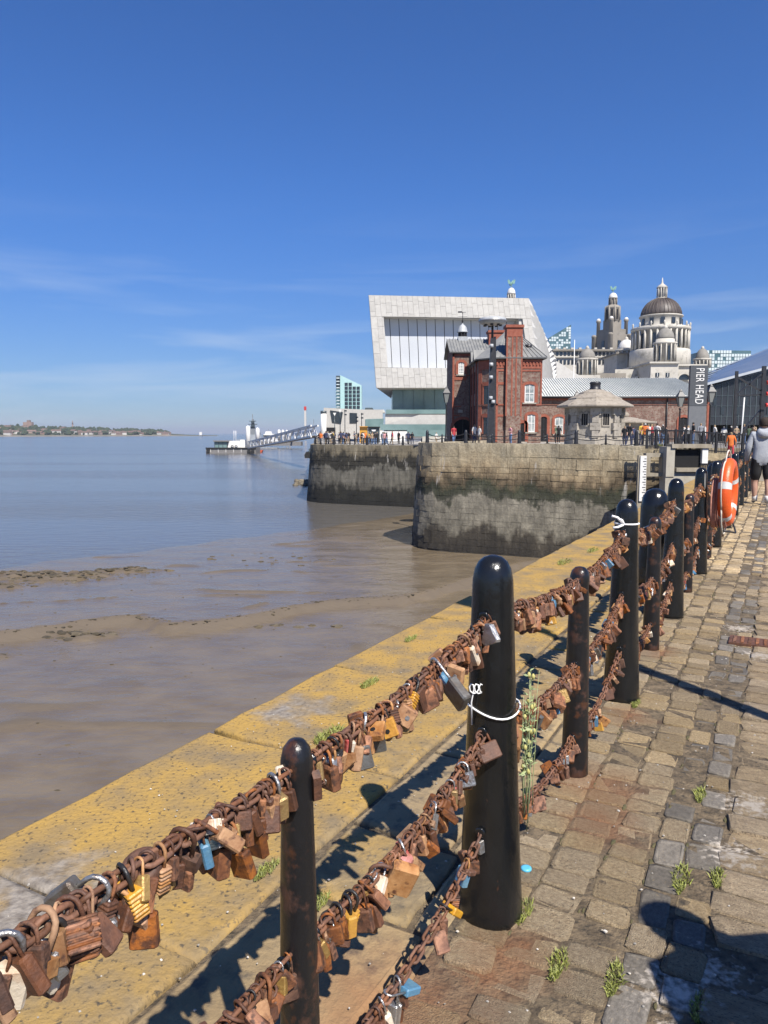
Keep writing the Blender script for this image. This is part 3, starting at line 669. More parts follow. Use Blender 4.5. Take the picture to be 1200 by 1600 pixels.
class Path:
    def __init__(s, pts):
        s.p = [Vector((x, y, 0)) for x, y in pts]; s.l = [0]
        for a, b in zip(s.p, s.p[1:]): s.l.append(s.l[-1] + (b - a).length)
        s.n = []
        for i in range(len(s.p)):
            a = s.p[max(0, i - 1)]; b = s.p[min(len(s.p) - 1, i + 1)]; t = (b - a).normalized(); s.n.append(Vector((t.y, -t.x, 0)))   # right of travel
    def at(s, q):
        q = min(max(q, 0), s.l[-1])
        for i in range(len(s.p) - 1):
            if q <= s.l[i + 1] + 1e-9:
                k = (q - s.l[i]) / (s.l[i + 1] - s.l[i]); return s.p[i].lerp(s.p[i + 1], k), s.n[i].lerp(s.n[i + 1], k).normalized()
def smooth(pts, n=2):
    for _ in range(n):
        o = [pts[0]]
        for a, b in zip(pts, pts[1:]): o += [(a[0] * .75 + b[0] * .25, a[1] * .75 + b[1] * .25), (a[0] * .25 + b[0] * .75, a[1] * .25 + b[1] * .75)]
        pts = o + [pts[-1]]
    return pts
def block(b, path, s0, s1, z0, z1, off0, off1, thick, gap=.018, m=0):
    """stone following the path; off0/off1 the outward offsets of its bottom and top"""
    k = 2 if s1 - s0 > 1.4 else 1; pts = []
    for i in range(k + 1):
        s = s0 + gap + (s1 - s0 - 2 * gap) * i / k; p, n = path.at(s)
        pts.append([p + n * off0 + Vector((0, 0, z0 + gap)), p + n * off1 + Vector((0, 0, z1 - gap)), p + n * (off1 - thick) + Vector((0, 0, z1 - gap)), p + n * (off0 - thick) + Vector((0, 0, z0 + gap))])
    b.loft(pts, m, False)
wrg = random.Random(5)
def dock_wall(label, pts, top, zbot, batter, mat_, cop_h, course, blen, cop_len, s_from=0):
    path = Path(smooth(pts)); LN = path.l[-1]
    e = empty('dock_wall', path.at(LN / 2)[0], label, 'wall')
    tp = lambda s: interp(top, s / LN)
    core = MB(); rings = []
    N_ = 60
    for i in range(N_ + 1):
        s = LN * i / N_; p, n = path.at(s); zt = tp(s) - .02
        rings.append([p + n * (batter - .09) + Vector((0, 0, zbot)), p + n * -.07 + Vector((0, 0, zt)), p + n * -1.2 + Vector((0, 0, zt)), p + n * -1.2 + Vector((0, 0, zbot))])
    core.loft(rings, 0, False); core.build('core', MT[mat_], e)
    s = 0
    while s < LN - .3:
        l = min(wrg.choice(cop_len) * wrg.uniform(.85, 1.15), LN - s)
        if LN - s - l < .5: l = LN - s
        b = MB(); h = cop_h * (1.5 if wrg.random() < .16 else 1); block(b, path, s, s + l, tp(s) - h, tp(s) + wrg.uniform(-.02, .02), .05 + wrg.uniform(0, .03), .045 + wrg.uniform(0, .02), .9, .012)
        b.build('coping_stone', MT[mat_], e); s += l
    # masonry courses below
    z = cop_h; big, sm_ = [], MB(); ci = 0
    while tp(0) - z > zbot + .2:
        h = course * wrg.uniform(.85, 1.25) * (1.5 if ci == 0 else 1); s = wrg.uniform(-.6, 0)
        while s < LN:
            l = wrg.uniform(*blen) * (1.5 if ci == 0 else 1); s0, s1 = max(s, 0), min(s + l, LN)
            if s1 - s0 > .12:
                zt = tp((s0 + s1) / 2) - z; z0 = zt - h; k0 = batter * (tp(0) - z0) / (tp(0) - zbot); k1 = batter * (tp(0) - zt) / (tp(0) - zbot)
                j = wrg.uniform(-.02, .035)
                b = MB() if ci == 0 else sm_
                block(b, path, s0, s1, z0, zt, k0 + j * (1 if ci < 4 else .5) - .02, k1 + j * (1 if ci < 4 else .5) - .02, .5, .011 if ci < 4 else .005)
                if ci == 0: b.build('wall_stone', MT[mat_], e)
            s += l
        z += h; ci += 1
    tag(sm_.build('masonry', MT[mat_], e), kind='stuff')
    return e, path
w1, path1 = dock_wall('pale stained stone dock wall with curved end, at the lock entrance', [(13, 84), (9.5, 72), (5.6, 63), (3.4, 59.2), (2.5, 56.8), (2.65, 54.9), (4.0, 53.5), (8, 51.8), (12.7, 49.6), (16.5, 47.8), (19.3, 46.6), (22.6, 45.3)], [(0, .92), (.5, .92), (.75, .9), (1, .66)], -8, .55, 'wall_near', .95, .42, (.5, 1.25), (1.4, 2.4, 3.2, 3.8))
w2, path2 = dock_wall('dark tide-blackened stone dock wall with rounded end, below the crowd', [(-40, 480), (-17, 180), (-11, 118), (-9.8, 103), (-9.6, 97), (-9.3, 94.6), (-8.2, 92.9), (-5.5, 91.2), (0, 88.6), (5.5, 86.4), (14, 83.5)], [(0, .16), (1, .2)], -8, .7, 'wall_far', .8, .5, (.7, 1.6), (1.8, 2.5, 3))
# ---- land behind the walls
M('paving_grey', (.26, .245, .22), (.34, .32, .28), 1.2, .9, .3, 8, coords='World')
lb = MB(); q1 = [path1.at(s)[0] + path1.at(s)[1] * -.3 for s in [path1.l[-1] * i / 50 for i in range(51)]]
poly = [(p.x, p.y, .64) for p in q1] + [(75, 50, .64), (90, 90, .64)]
n = len(poly); lb.add(poly + [(x, y, -9) for x, y, z in poly], [tuple(range(n))] + [(i, (i + 1) % n, n + (i + 1) % n, n + i) for i in range(n)])
tag(lb.build('dockside', MT['paving_grey']), kind='structure')
lb = MB(); q2 = [path2.at(s)[0] + path2.at(s)[1] * -.3 for s in [path2.l[-1] * i / 200 for i in range(201)]]
poly = [(p.x, p.y, .12) for p in q2] + [(14.2, 84.5, .12), (90, 92, .12), (900, 92, .12), (900, 1500, .12), (-60, 1500, .12)]
n = len(poly); lb.add(poly + [(x, y, -9) for x, y, z in poly], [tuple(range(n))] + [(i, (i + 1) % n, n + (i + 1) % n, n + i) for i in range(n)])
tag(lb.build('waterfront', MT['paving_grey']), kind='structure')
# lock sill bridging to our quay: stone step up
lb = MB(); lb.hexa([(24, 44.8, -9), (80, 46, -9), (80, 52, -9), (24, 49, -9), (24, 44.8, .3), (80, 46, .3), (80, 52, .62), (24, 49, .62)]); tag(lb.build('lockside', MT['paving_grey']), kind='structure')
# ================================================================ buildings on the dockside
def PX(u, Y): return at(u, 677, Y).x
def PZ(v, Y): return at(600, v, Y).z
M('brick_mottled', (.13, .08, .06), (.25, .19, .15), 2.2, .9, .5, 8, coords='World', c3=(.14, .06, .045), s3=5, lo3=.5, hi3=.6, detail=9)
M('brick_red', (.22, .060, .034), (.29, .095, .058), 3, .85, .3, 12, coords='World')
M('brick_dark', (.12, .055, .04), (.2, .09, .06), 3, .9, .3, 10, coords='World')
M('slate', (.15, .155, .155), (.23, .23, .215), 1.5, .65, .3, 7, coords='World', stretch=(1, 1, .4))
M('lead', (.30, .32, .33), (.42, .43, .43), 3, .5)
M('window_glass', (.02, .025, .03), None, rough=.06, spec=.8)
M('window_white', (.50, .53, .51), (.20, .23, .23), 1.3, .25, coords='World')
M('paint_white', (.74, .73, .70), (.66, .65, .61), 3, .5, coords='World')
M('black_iron', (.012, .012, .014), (.025, .025, .028), 4, .45)
M('roof_white', (.54, .55, .52), (.46, .48, .46), 1.1, .45, coords='World')
M('granite', (.28, .255, .215), (.38, .345, .285), 1.4, .85, .5, 9, coords='World', c3=(.17, .15, .12), s3=3.5, lo3=.54, hi3=.68)
M('granite_roof', (.33, .29, .235), (.25, .215, .17), 2.4, .9, .5, 9, coords='World', c3=(.13, .11, .09), s3=4, lo3=.56, hi3=.7)
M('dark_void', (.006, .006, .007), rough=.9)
# ---------------- pump house
YB, YT = 72.0, 80.0
GZ = .64
ph = empty('pump_house', (PX(800, YB), YB, GZ), 'red brick Victorian pump house with tall chimneys and slate roofs', 'building')
def wallbox(name, u0, u1, Y, depth, v_top, mat_, parent, z0=GZ):
    b = MB(); b.bb(PX(u0, Y), PX(u1, Y), Y, Y + depth, z0, PZ(v_top, Y)); return b.build(name, MT[mat_], parent)
x0, xa, x1 = PX(750, YB), PX(773, YB), PX(845, YB); ze = PZ(561, YB); DB = 10.5
b = MB(); b.prism([(xa, YB), (x1, YB), (x1, YB + DB), (x0, YB + DB), (x0, YB + 1.5)], GZ, ze); b.build('main_wall', MT['brick_mottled'], ph)
tx0, tx1, tz = PX(706, YT), PX(748, YT), PZ(552, YT)
b = MB(); b.bb(tx0, tx1, YT, YT + 7.0, GZ, tz); b.build('tower_wall', MT['brick_mottled'], ph)
# gable end of the tower (faces the water) and its roof
zr = PZ(532, YT + 3.5)
b = MB(); b.prism([(YT - .25, tz - .05), (YT + 7.25, tz - .05), (YT + 3.5, zr - .1)], tx0 - .02, tx0 + .4, 'x'); b.build('gable', MT['brick_dark'], ph)
def roof_slab(name, pts, mat_, parent, th=.14):
    n = Vector(pts[1]) - Vector(pts[0]); m_ = Vector(pts[2]) - Vector(pts[0]); nn = n.cross(m_).normalized()
    if nn.z < 0: nn = -nn
    b = MB(); P = [Vector(p) for p in pts]; k = len(P)
    b.add(P + [p + nn * th for p in P], [tuple(range(k)), tuple(range(k, 2 * k))] + [(i, (i + 1) % k, k + (i + 1) % k, k + i) for i in range(k)])
    return b.build(name, MT[mat_], parent)
def seams(pts, n, parent, mat_, w=.06):
    """raised standing seams on a quad roof: pts = eave0, eave1, ridge1, ridge0"""
    b = MB(); e0, e1, r1, r0 = [Vector(p) for p in pts]
    for i in range(n + 1):
        t = i / n; b.bar(e0.lerp(e1, t) + Vector((0, 0, .17)), r0.lerp(r1, t) + Vector((0, 0, .17)), w, .1)
    return tag(b.build('roof_seams', MT[mat_], parent), kind='stuff')
rx0, rx1 = tx0 - .35, PX(765, YT)
q = [(rx0, YT - .35, tz), (rx1, YT - .35, tz), (rx1, YT + 3.5, zr), (rx0, YT + 3.5, zr)]
roof_slab('tower_roof', q, 'slate', ph); seams(q, 14, ph, 'slate')
roof_slab('tower_roof', [(rx0, YT + 7.35, tz), (rx1, YT + 7.35, tz), (rx1, YT + 3.5, zr), (rx0, YT + 3.5, zr)], 'slate', ph)
# hip roof of the main block
cxr0, cxr1, zh, yr = PX(786, YB + 5), PX(806, YB + 5), PZ(522, YB + 5), YB + 5.2
o_ = .35
hp = [(xa - .1, YB - o_, ze), (x1 + o_, YB - o_, ze), (x1 + o_, YB + DB, ze), (x0 - o_, YB + DB, ze), (x0 - o_, YB + 1.3, ze)]
A_, B_ = (cxr0, yr, zh), (cxr1, yr, zh)
roof_slab('main_roof', [hp[0], hp[1], B_, A_], 'slate', ph); roof_slab('main_roof', [hp[1], hp[2], B_], 'slate', ph); roof_slab('main_roof', [hp[2], hp[3], A_, B_], 'slate', ph)
roof_slab('main_roof', [hp[3], hp[4], A_], 'slate', ph); roof_slab('main_roof', [hp[4], hp[0], A_], 'slate', ph)
seams([hp[0], hp[1], B_, A_], 11, ph, 'slate')
def stack(u0, u1, v0, Y, depth, zb, name='chimney'):
    c = MB(); X0, X1, zt = PX(u0, Y), PX(u1, Y), PZ(v0, Y)
    c.bb(X0, X1, Y, Y + depth, zb, zt - 1.1); o = c.build(name, MT['brick_mottled'], ph)
    for a0, a1, ex in ((zt - 1.1, zt - .25, .04), (zt - .25, zt, .16)):
        c = MB(); c.bb(X0 - ex, X1 + ex, Y - ex, Y + depth + ex, a0, a1); c.build('chimney_cap', MT['brick_red'], o)
    for xx in (X0, X1, X0 + (X1 - X0) * .36, X0 + (X1 - X0) * .64):
        c = MB(); c.bb(xx - .07, xx + .07, Y - .03, Y + .1, max(zb, PZ(650, Y)), zt - 1.1); c.build('brick_pier', MT['brick_red'], o)
stack(790, 813, 507.5, YB - .35, 1.3, GZ); stack(762.5, 783, 516, YB + 9.5, 1.4, 5)
# red brick dressings: quoins, bands, corbels
def dress(u0, u1, v0, v1, Y, proud=.05, mat_='brick_red', name='brick_band'):
    c = MB(); c.bb(PX(u0, Y), PX(u1, Y), Y - proud, Y + .12, PZ(v1, Y), PZ(v0, Y)); return c.build(name, MT[mat_], ph)
for u0, u1, v0, v1 in ((774, 789, 562, 575), (774, 789, 577, 580), (814, 845, 562, 576), (814, 845, 578, 580.5), (774, 845, 631, 633.5), (774, 789, 597, 601), (774, 812, 647.5, 651), (774, 777, 576, 690), (842.5, 845, 576, 632), (786, 790, 576, 660), (811, 814, 632, 658)):
    dress(u0, u1, v0, v1, YB, .05 + .004 * ((u0 * 7 + v0) % 5))
for i in range(14): dress(774 + i * 5.1, 776.2 + i * 5.1, 566, 571, YB, .13, name='corbel') if not 788 < 774 + i * 5.1 < 812 else None
for u0, u1, v0, v1 in ((706, 709, 553, 690), (706, 742, 553, 556.5), (706, 742, 586, 588), (709, 728, 589, 594), (706, 720, 634, 636), (706, 718, 648, 650)): dress(u0, u1, v0, v1, YT, .05 + .004 * ((u0 * 3 + v0) % 4))
# chamfered corner bay: red piers, band and windows follow its face
P0, P1 = Vector((x0, YB + 1.5, 0)), Vector((xa, YB, 0)); ct = (P1 - P0).normalized(); cnm = Vector((ct.y, -ct.x, 0)); cang = math.atan2(ct.y, ct.x); CL = (P1 - P0).length
def cham(t0, t1, z0, z1, proud, mat_, name, parent=None):
    c = MB(); m_ = P0 + ct * CL * (t0 + t1) / 2 + cnm * (proud / 2 - .03); c.box((m_.x, m_.y, (z0 + z1) / 2), (CL * (t1 - t0), proud + .06, z1 - z0), cang); return c.build(name, MT[mat_], parent or ph)
cham(.0, .2, GZ, ze - .9, .06, 'brick_red', 'brick_pier'); cham(.78, .99, GZ, ze - .9, .064, 'brick_red', 'brick_pier'); cham(0, 1, ze - .9, ze - .05, .09, 'brick_red', 'brick_band'); cham(0, 1, PZ(634, YB), PZ(631, YB), .08, 'brick_dark', 'brick_band')
def arch_window(uc, w, v_top, v_bot, Y, arch=.3, pane='window_white', frame='paint_white', parent=ph, surround=True, bars=(1, 1), door=False, flip=None):
    """brick surround with a segmental head, recessed frame and panes"""
    X, zt, zb = PX(uc, Y), PZ(v_top, Y), PZ(v_bot, Y); hw = w / 2
    def seg(r, rise, z): return [(X + r * math.cos(math.pi * (1 - k / 8)), z + rise * math.sin(math.pi * k / 8)) for k in range(9)]
    name = 'door' if door else 'window'
    top = seg(hw, arch, zt - arch); poly = [(X - hw, zb)] + top + [(X + hw, zb)]
    c = MB(); c.prism(poly, Y - .01, Y + .05, 'y'); o = c.build(name, MT[pane], parent)
    if surround:
        out = [(X - hw - .3, zb)] + seg(hw + .3, arch + .28, zt - arch) + [(X + hw + .3, zb)]; k = len(poly); s_ = MB()
        for a in range(k - 1):
            s_.hexa([(poly[a][0], Y - .1, poly[a][1]), (out[a][0], Y - .1, out[a][1]), (out[a][0], Y + .04, out[a][1]), (poly[a][0], Y + .04, poly[a][1]),
                     (poly[a + 1][0], Y - .1, poly[a + 1][1]), (out[a + 1][0], Y - .1, out[a + 1][1]), (out[a + 1][0], Y + .04, out[a + 1][1]), (poly[a + 1][0], Y + .04, poly[a + 1][1])])
        s_.build('surround', MT['brick_red'], o)
    f = MB(); t_ = .09
    f.bb(X - hw, X - hw + t_, Y - .05, Y - .012, zb, zt - arch); f.bb(X + hw - t_, X + hw, Y - .05, Y - .012, zb, zt - arch); f.bb(X - hw + t_, X + hw - t_, Y - .05, Y - .012, zb, zb + t_)
    for i in range(1, bars[0] + 1): xx = X - hw + w * i / (bars[0] + 1); f.bb(xx - .03, xx + .03, Y - .045, Y - .013, zb + t_, zt - .05)
    for i in range(1, bars[1] + 1): zz = zb + (zt - zb) * i / (bars[1] + 1); f.bb(X - hw + t_, X + hw - t_, Y - .042, Y - .014, zz - .035, zz + .035)
    f.build('frame', MT['black_iron' if pane == 'window_glass' or door else frame], o)
    c = MB(); c.bb(X - hw - .2, X + hw + .2, Y - .16, Y - .052, zb - .14, zb - .01); c.build('sill', MT['granite'], o)
    return o
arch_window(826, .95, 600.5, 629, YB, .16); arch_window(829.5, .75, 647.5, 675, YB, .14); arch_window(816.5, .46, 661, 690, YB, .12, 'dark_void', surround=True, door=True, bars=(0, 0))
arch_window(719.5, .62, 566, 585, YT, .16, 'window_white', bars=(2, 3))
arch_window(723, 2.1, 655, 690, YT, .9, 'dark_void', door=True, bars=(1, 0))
cham(.32, .62, PZ(632, YB), PZ(602, YB), .03, 'window_glass', 'window'); cham(.32, .62, PZ(678, YB), PZ(652, YB), .03, 'window_glass', 'window')
for z0, z1 in ((PZ(632, YB), PZ(602, YB)), (PZ(678, YB), PZ(652, YB))):
    cham(.25, .32, z0, z1, .1, 'brick_red', 'brick_pier'); cham(.62, .69, z0, z1, .1, 'brick_red', 'brick_pier'); cham(.25, .69, z1, z1 + .35, .11, 'brick_red', 'brick_lintel')
# side of the main block facing the water: piers, gabled dormers and drain
for k, yy in enumerate((YB + 3.2, YB + 5.6, YB + 7.8)):
    c = MB(); c.bb(x0 - .10, x0 + .05, yy - .28, yy + .28, GZ, ze + (.4 if k else 0)); c.build('brick_pier', MT['brick_red'], ph)
for yy in (YB + 4.6, YB + 6.9):
    c = MB(); c.prism([(yy - .75, ze - .2), (yy + .75, ze - .2), (yy, ze + 1.15)], x0 - .06, x0 + .9, 'x'); o = c.build('dormer', MT['brick_red'], ph)
    r_ = MB(); r_.prism([(yy - .95, ze - .3), (yy - .8, ze - .32), (yy, ze + 1.12), (yy + .8, ze - .32), (yy + .95, ze - .3), (yy, ze + 1.38)], x0 - .2, x0 + 1.6, 'x'); r_.build('dormer_roof', MT['slate'], o)
    for zz in (2.2, 5.6):
        c = MB(); c.bb(x0 - .03, x0 + .02, yy - .4, yy + .4, zz, zz + 2.2); c.build('window', MT['window_glass'], ph)
for uu, vt, vb, Y in ((787.2, 562, 668, YB), (733, 556, 690, YT)):
    c = MB(); X = PX(uu, Y); c.cyl((X, Y - .16, PZ(vb, Y)), (X, Y - .16, PZ(vt, Y)), .055, n=8); c.build('drainpipe', MT['black_iron'], ph)
c = MB(); c.bb(PX(715.5, YT), PX(722.5, YT), YT - .06, YT + .02, PZ(645, YT), PZ(640.5, YT)); c.build('name_plaque', MT['granite'], ph)
c = MB(); X, z_ = PX(823, YB + 2), PZ(548, YB + 2); c.lathe([(.22, z_ - .8), (.22, z_ + .15), (.36, z_ + .2), (.36, z_ + .55), (.2, z_ + .6)], (X, YB + 2, 0), 12); c.build('roof_vent', MT['black_iron'], ph)
# cupola with louvres, ogee cap and weather vane
cy = YT + 3.5; X = PX(721, cy); z0 = PZ(536, cy); zz = lambda v: PZ(v, cy)
c = MB(); c.box((X, cy, z0 + .25), (1.05, 1.05, .8)); cup = c.build('cupola', MT['lead'], ph)
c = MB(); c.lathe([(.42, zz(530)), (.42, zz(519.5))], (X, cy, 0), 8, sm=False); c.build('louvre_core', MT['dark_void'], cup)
for k in range(8):
    a = math.pi / 8 + k * math.pi / 4; c = MB(); c.box((X + .46 * math.cos(a), cy + .46 * math.sin(a), (zz(530) + zz(519.5)) / 2), (.09, .09, zz(519.5) - zz(530))); c.build('louvre_post', MT['black_iron'], cup)
c = MB(); c.lathe([(.46, zz(531.5)), (.55, zz(530.6)), (.5, zz(529.8))], (X, cy, 0), 8, sm=False); c.build('cupola_ring', MT['lead'], cup)
c = MB(); c.lathe([(.6, zz(519.6)), (.6, zz(518.8)), (.52, zz(517)), (.45, zz(512)), (.3, zz(509)), (.08, zz(506.5)), (.05, zz(505))], (X, cy, 0), 12); c.build('cupola_cap', MT['lead'], cup)
c = MB(); c.cyl((X, cy, zz(506)), (X, cy, zz(487.5)), .035, n=6); c.lathe([(.02, zz(503.5)), (.11, zz(502)), (.02, zz(500.5))], (X, cy, 0), 8); c.bar((X - .5, cy, zz(494.5)), (X + .5, cy, zz(494.5)), .03); c.box((X - .3, cy, zz(487.5)), (.45, .03, .16)); c.bar((X - .3, cy, zz(488)), (X + .35, cy, zz(488)), .04); c.build('weather_vane', MT['black_iron'], cup)
# ---------------- long brick shed with white seamed roof
YS = 82.0
sd = empty('brick_shed', (PX(960, YS), YS, .12), 'long low brick shed with white standing seam metal roof', 'building')
sx0, sx1 = PX(843, YS), PX(1106, YS); zw, zt = PZ(620.5, YS), PZ(593, YS + 5.2)
b = MB(); b.bb(sx0, sx1, YS, YS + 10.4, .1, zw); b.build('wall', MT['brick_mottled'], sd)
q = [(sx0 - .2, YS - .35, zw), (sx1 + .25, YS - .35, zw - .0), (sx1 - 1.9, YS + 5.2, zt), (sx0 - .2, YS + 5.2, zt)]
roof_slab('roof', q, 'roof_white', sd, .1); seams(q, 62, sd, 'roof_white', .05)
roof_slab('roof', [(sx0 - .2, YS + 10.7, zw), (sx1 + .25, YS + 10.7, zw), (sx1 - 1.9, YS + 5.2, zt), (sx0 - .2, YS + 5.2, zt)], 'roof_white', sd, .1); roof_slab('roof', [(sx1 + .25, YS - .35, zw), (sx1 + .25, YS + 10.7, zw), (sx1 - 1.9, YS + 5.2, zt)], 'roof_white', sd, .1)
def sband(u0, u1, v0, v1, pr=.05, m_='brick_red', nm='brick_band'):
    c = MB(); c.bb(PX(u0, YS), PX(u1, YS), YS - pr, YS + .1, PZ(v1, YS), PZ(v0, YS)); c.build(nm, MT[m_], sd)
sband(843, 1106, 621, 625.5, .07); sband(843, 1106, 631.5, 633, .06, 'brick_dark'); sband(1103, 1106, 626, 690, .055)
c = MB(); c.cyl((sx0, YS - .45, zw - .05), (sx1, YS - .45, zw - .05), .11, n=8); c.build('gutter', MT['black_iron'], sd)
for uc, w, pane, dr_ in ((849, .72, 'dark_void', True), (873, .95, 'window_white', False), (1067, .9, 'dark_void', True)):
    arch_window(uc, w, 651 if uc < 900 else 652, 678 if not dr_ else 690, YS, .22, pane, parent=sd, door=dr_)
for uu in (1040,):
    c = MB(); X = PX(uu, YS); c.cyl((X, YS - .14, .2), (X, YS - .14, PZ(621, YS)), .07, n=8); c.build('drainpipe', MT['black_iron'], sd)
# ---------------- octagonal granite gatehouse
YK = 60.0
def gatehouse(uc, Y, body_r, eave_r, v_base, v_eave, v_cap, label, wins=True):
    C = at(uc, 677, Y); zz = lambda v: PZ(v, Y); e = empty('gatehouse', (C.x, Y, GZ), label, 'gatehouse')
    ph_ = R(22.5 + 9)
    c = MB(); c.lathe([(body_r * 1.04, GZ - .2), (body_r * 1.04, GZ + .5), (body_r, GZ + .55), (body_r, zz(v_eave) - .1)], (C.x, Y, 0), 8, sm=False, ph=ph_); c.build('wall', MT['granite'], e)
    for k in range(8):   # stone courses read as proud corner blocks
        a = ph_ + k * math.pi / 4
        for j in range(4):
            hh = (zz(v_eave) - GZ - .7) / 4; c = MB(); c.box((C.x + body_r * .985 * math.cos(a), Y + body_r * .985 * math.sin(a), GZ + .6 + hh * (j + .5)), (.24 + .06 * (j % 2), .5 + .3 * (j % 2), hh - .03), a); c.build('corner_stone', MT['granite'], e)
    c = MB(); E = eave_r; z0 = zz(v_eave); z1 = zz(v_cap)
    H = z1 - z0; c.lathe([(body_r * .95, z0 - .12), (E * .985, z0 - .05), (E, z0 + .02), (E * .99, z0 + .12), (E * .80, z0 + H * .30), (E * .70, z0 + H * .42), (E * .69, z0 + H * .50), (E * .52, z0 + H * .66), (E * .43, z0 + H * .76), (E * .42, z0 + H * .82), (E * .2, z0 + H)], (C.x, Y, 0), 8 if wins else 12, sm=False, ph=ph_); c.build('roof', MT['granite_roof'], e)
    if wins:
        c = MB(); c.lathe([(.45, z1 - .1), (.5, z1 + .05), (.42, z1 + .1), (.42, z1 + .42), (.47, z1 + .5), (.4, z1 + .62)], (C.x, Y, 0), 10); c.build('chimney_pot', MT['black_iron'], e)
        for k in range(8):
            a = ph_ + math.pi / 8 + k * math.pi / 4; rr = body_r * math.cos(math.pi / 8)
            if math.sin(a) < .35:
                w_ = MB(); w_.box((C.x + rr * math.cos(a), Y + rr * math.sin(a), zz(656)), (.06, .52, .9), a); o = w_.build('window', MT['dark_void'], e)
                f_ = MB()
                for dy, dz, sy, sz in ((-.30, 0, .09, 1.06), (.30, 0, .09, 1.06), (0, .49, .5, .09), (0, -.5, .66, .1)):
                    f_.box((C.x + (rr + .03) * math.cos(a) - dy * math.sin(a), Y + (rr + .03) * math.sin(a) + dy * math.cos(a), zz(656) + dz), (.08, sy, sz), a)
                for dy in (-.09, .09): f_.box((C.x + (rr + .02) * math.cos(a) - dy * math.sin(a), Y + (rr + .02) * math.sin(a) + dy * math.cos(a), zz(656)), (.05, .025, .9), a)
                f_.build('window_frame', MT['granite'], o)
    else:
        c = MB(); c.lathe([(.25, z1 - .1), (.4, z1 + .1), (.4, z1 + .3), (.15, z1 + .5)], (C.x, Y, 0), 10); c.build('finial', MT['granite_roof'], e)
    return e
gatehouse(928, YK, 2.23, 3.0, 695, 636, 609, 'grey granite octagonal gatehouse with tiered stone roof and black chimney pot')
gatehouse(975, 66, 2.3, 2.75, 695, 661, 652, 'smaller low stone hut with flat round roof, right behind the gatehouse', False)
# ---------------- PIER HEAD totem
M('totem_grey', (.06, .065, .07), (.075, .08, .085), 4, .45); M('totem_base', (.12, .125, .13), (.14, .145, .15), 4, .5)
YP = 54.0
pt_ = empty('pier_head_sign', (PX(1087, YP), YP, GZ), 'tall dark grey totem sign reading PIER HEAD in white vertical letters', 'sign')
a0, a1 = at(1074.5, 640, YP), at(1103.5, 571, YP)
hw_ = (PX(1101.5, YP) - PX(1074.5, YP)) / 2; cx_ = PX(1088.5, YP)
b = MB(); b.bb(cx_ - hw_, cx_ + hw_, YP, YP + .28, PZ(634, YP), PZ(571, YP)); b.build('panel', MT['totem_grey'], pt_)
b = MB(); b.bb(cx_ - hw_ + .012, cx_ + hw_ - .012, YP + .02, YP + .26, GZ - .1, PZ(634, YP) - .004); b.build('plinth', MT['totem_base'], pt_)
tcv = bpy.data.curves.new('lettering', 'FONT'); tcv.body = 'PIER HEAD'; tcv.align_x = 'LEFT'; tcv.align_y = 'CENTER'; tcv.size = .86; tcv.extrude = .008; tcv.space_character = 1.08
tob = bpy.data.objects.new('lettering', tcv); col.objects.link(tob); bpy.context.view_layer.update()
tme = bpy.data.meshes.new_from_object(tob.evaluated_get(bpy.context.evaluated_depsgraph_get())); bpy.data.objects.remove(tob); tme.materials.clear(); tme.materials.append(MT['paint_white'])
xs_ = [v.co.x for v in tme.vertices]; wtx = max(xs_) - min(xs_); want = PZ(576, YP) - PZ(634, YP) - .12
k_ = want / wtx
for v in tme.vertices: v.co = ((v.co.x - min(xs_)) * k_, v.co.y * 1.0, v.co.z)
lt = link('lettering', tme, pt_, Vector((cx_ + .04, YP - .012, PZ(575.5, YP))) - pt_.location, (math.pi / 2, math.pi / 2, 0))
# ---------------- black lighting column with ring
YL = 60.0
le = empty('lighting_column', (PX(767, YL), YL, GZ), 'tall black lighting column with white ring head beside the brick pump house', 'lamp post')
X = PX(767, YL); zz = lambda v: PZ(v, YL)
b = MB(); b.loft([[Vector((X + dx * w, YL + dy * w, z)) for dx, dy in ((-1, -1), (1, -1), (1, 1), (-1, 1))] for w, z in ((.30, GZ), (.24, zz(620)), (.17, zz(560)), (.12, zz(528)))], 0, False); b.build('mast', MT['black_iron'], le)
b = MB(); b.bar((X + .32, YL + .1, zz(632)), (X + .22, YL + .1, zz(526)), .16); b.build('mast_fin', MT['black_iron'], le)
b = MB(); b.cyl((X, YL, zz(528)), (X, YL, zz(509)), .1, .09, 8); b.build('neck', MT['black_iron'], le)
b = MB(); b.lathe([(.25, zz(508.5)), (.75, zz(507)), (1.0, zz(505.5)), (1.08, zz(502)), (1.06, zz(498.5)), (.95, zz(497)), (.3, zz(496.6))], (X, YL, 0), 28); b.build('ring_head', MT['lead'], le)
b = MB(); b.lathe([(1.10, zz(503)), (1.12, zz(502.6)), (1.12, zz(501.4)), (1.10, zz(501))], (X, YL, 0), 28); b.build('ring_trim', MT['steel'], le)
for k in range(7):
    a = 2 * math.pi * k / 7; b = MB(); b.cyl((X + .62 * math.cos(a), YL + .62 * math.sin(a), zz(509.5)), (X + .62 * math.cos(a), YL + .62 * math.sin(a), zz(506.5)), .13, .13, 8); b.build('lamp', MT['black_iron'], le)
for vv, sg in ((541, -1), (570, -1), (590, -1), (622, -1), (628, 1)):
    b = MB(); b.cyl((X + sg * .1, YL - .32, zz(vv + 2.6)), (X + sg * .1, YL - .32, zz(vv - 2.6)), .17, .15, 10); b.build('floodlight', MT['lead'], le)
    b = MB(); b.bar((X + sg * .1, YL - .3, zz(vv)), (X, YL - .05, zz(vv)), .07); b.build('bracket', MT['black_iron'], le)
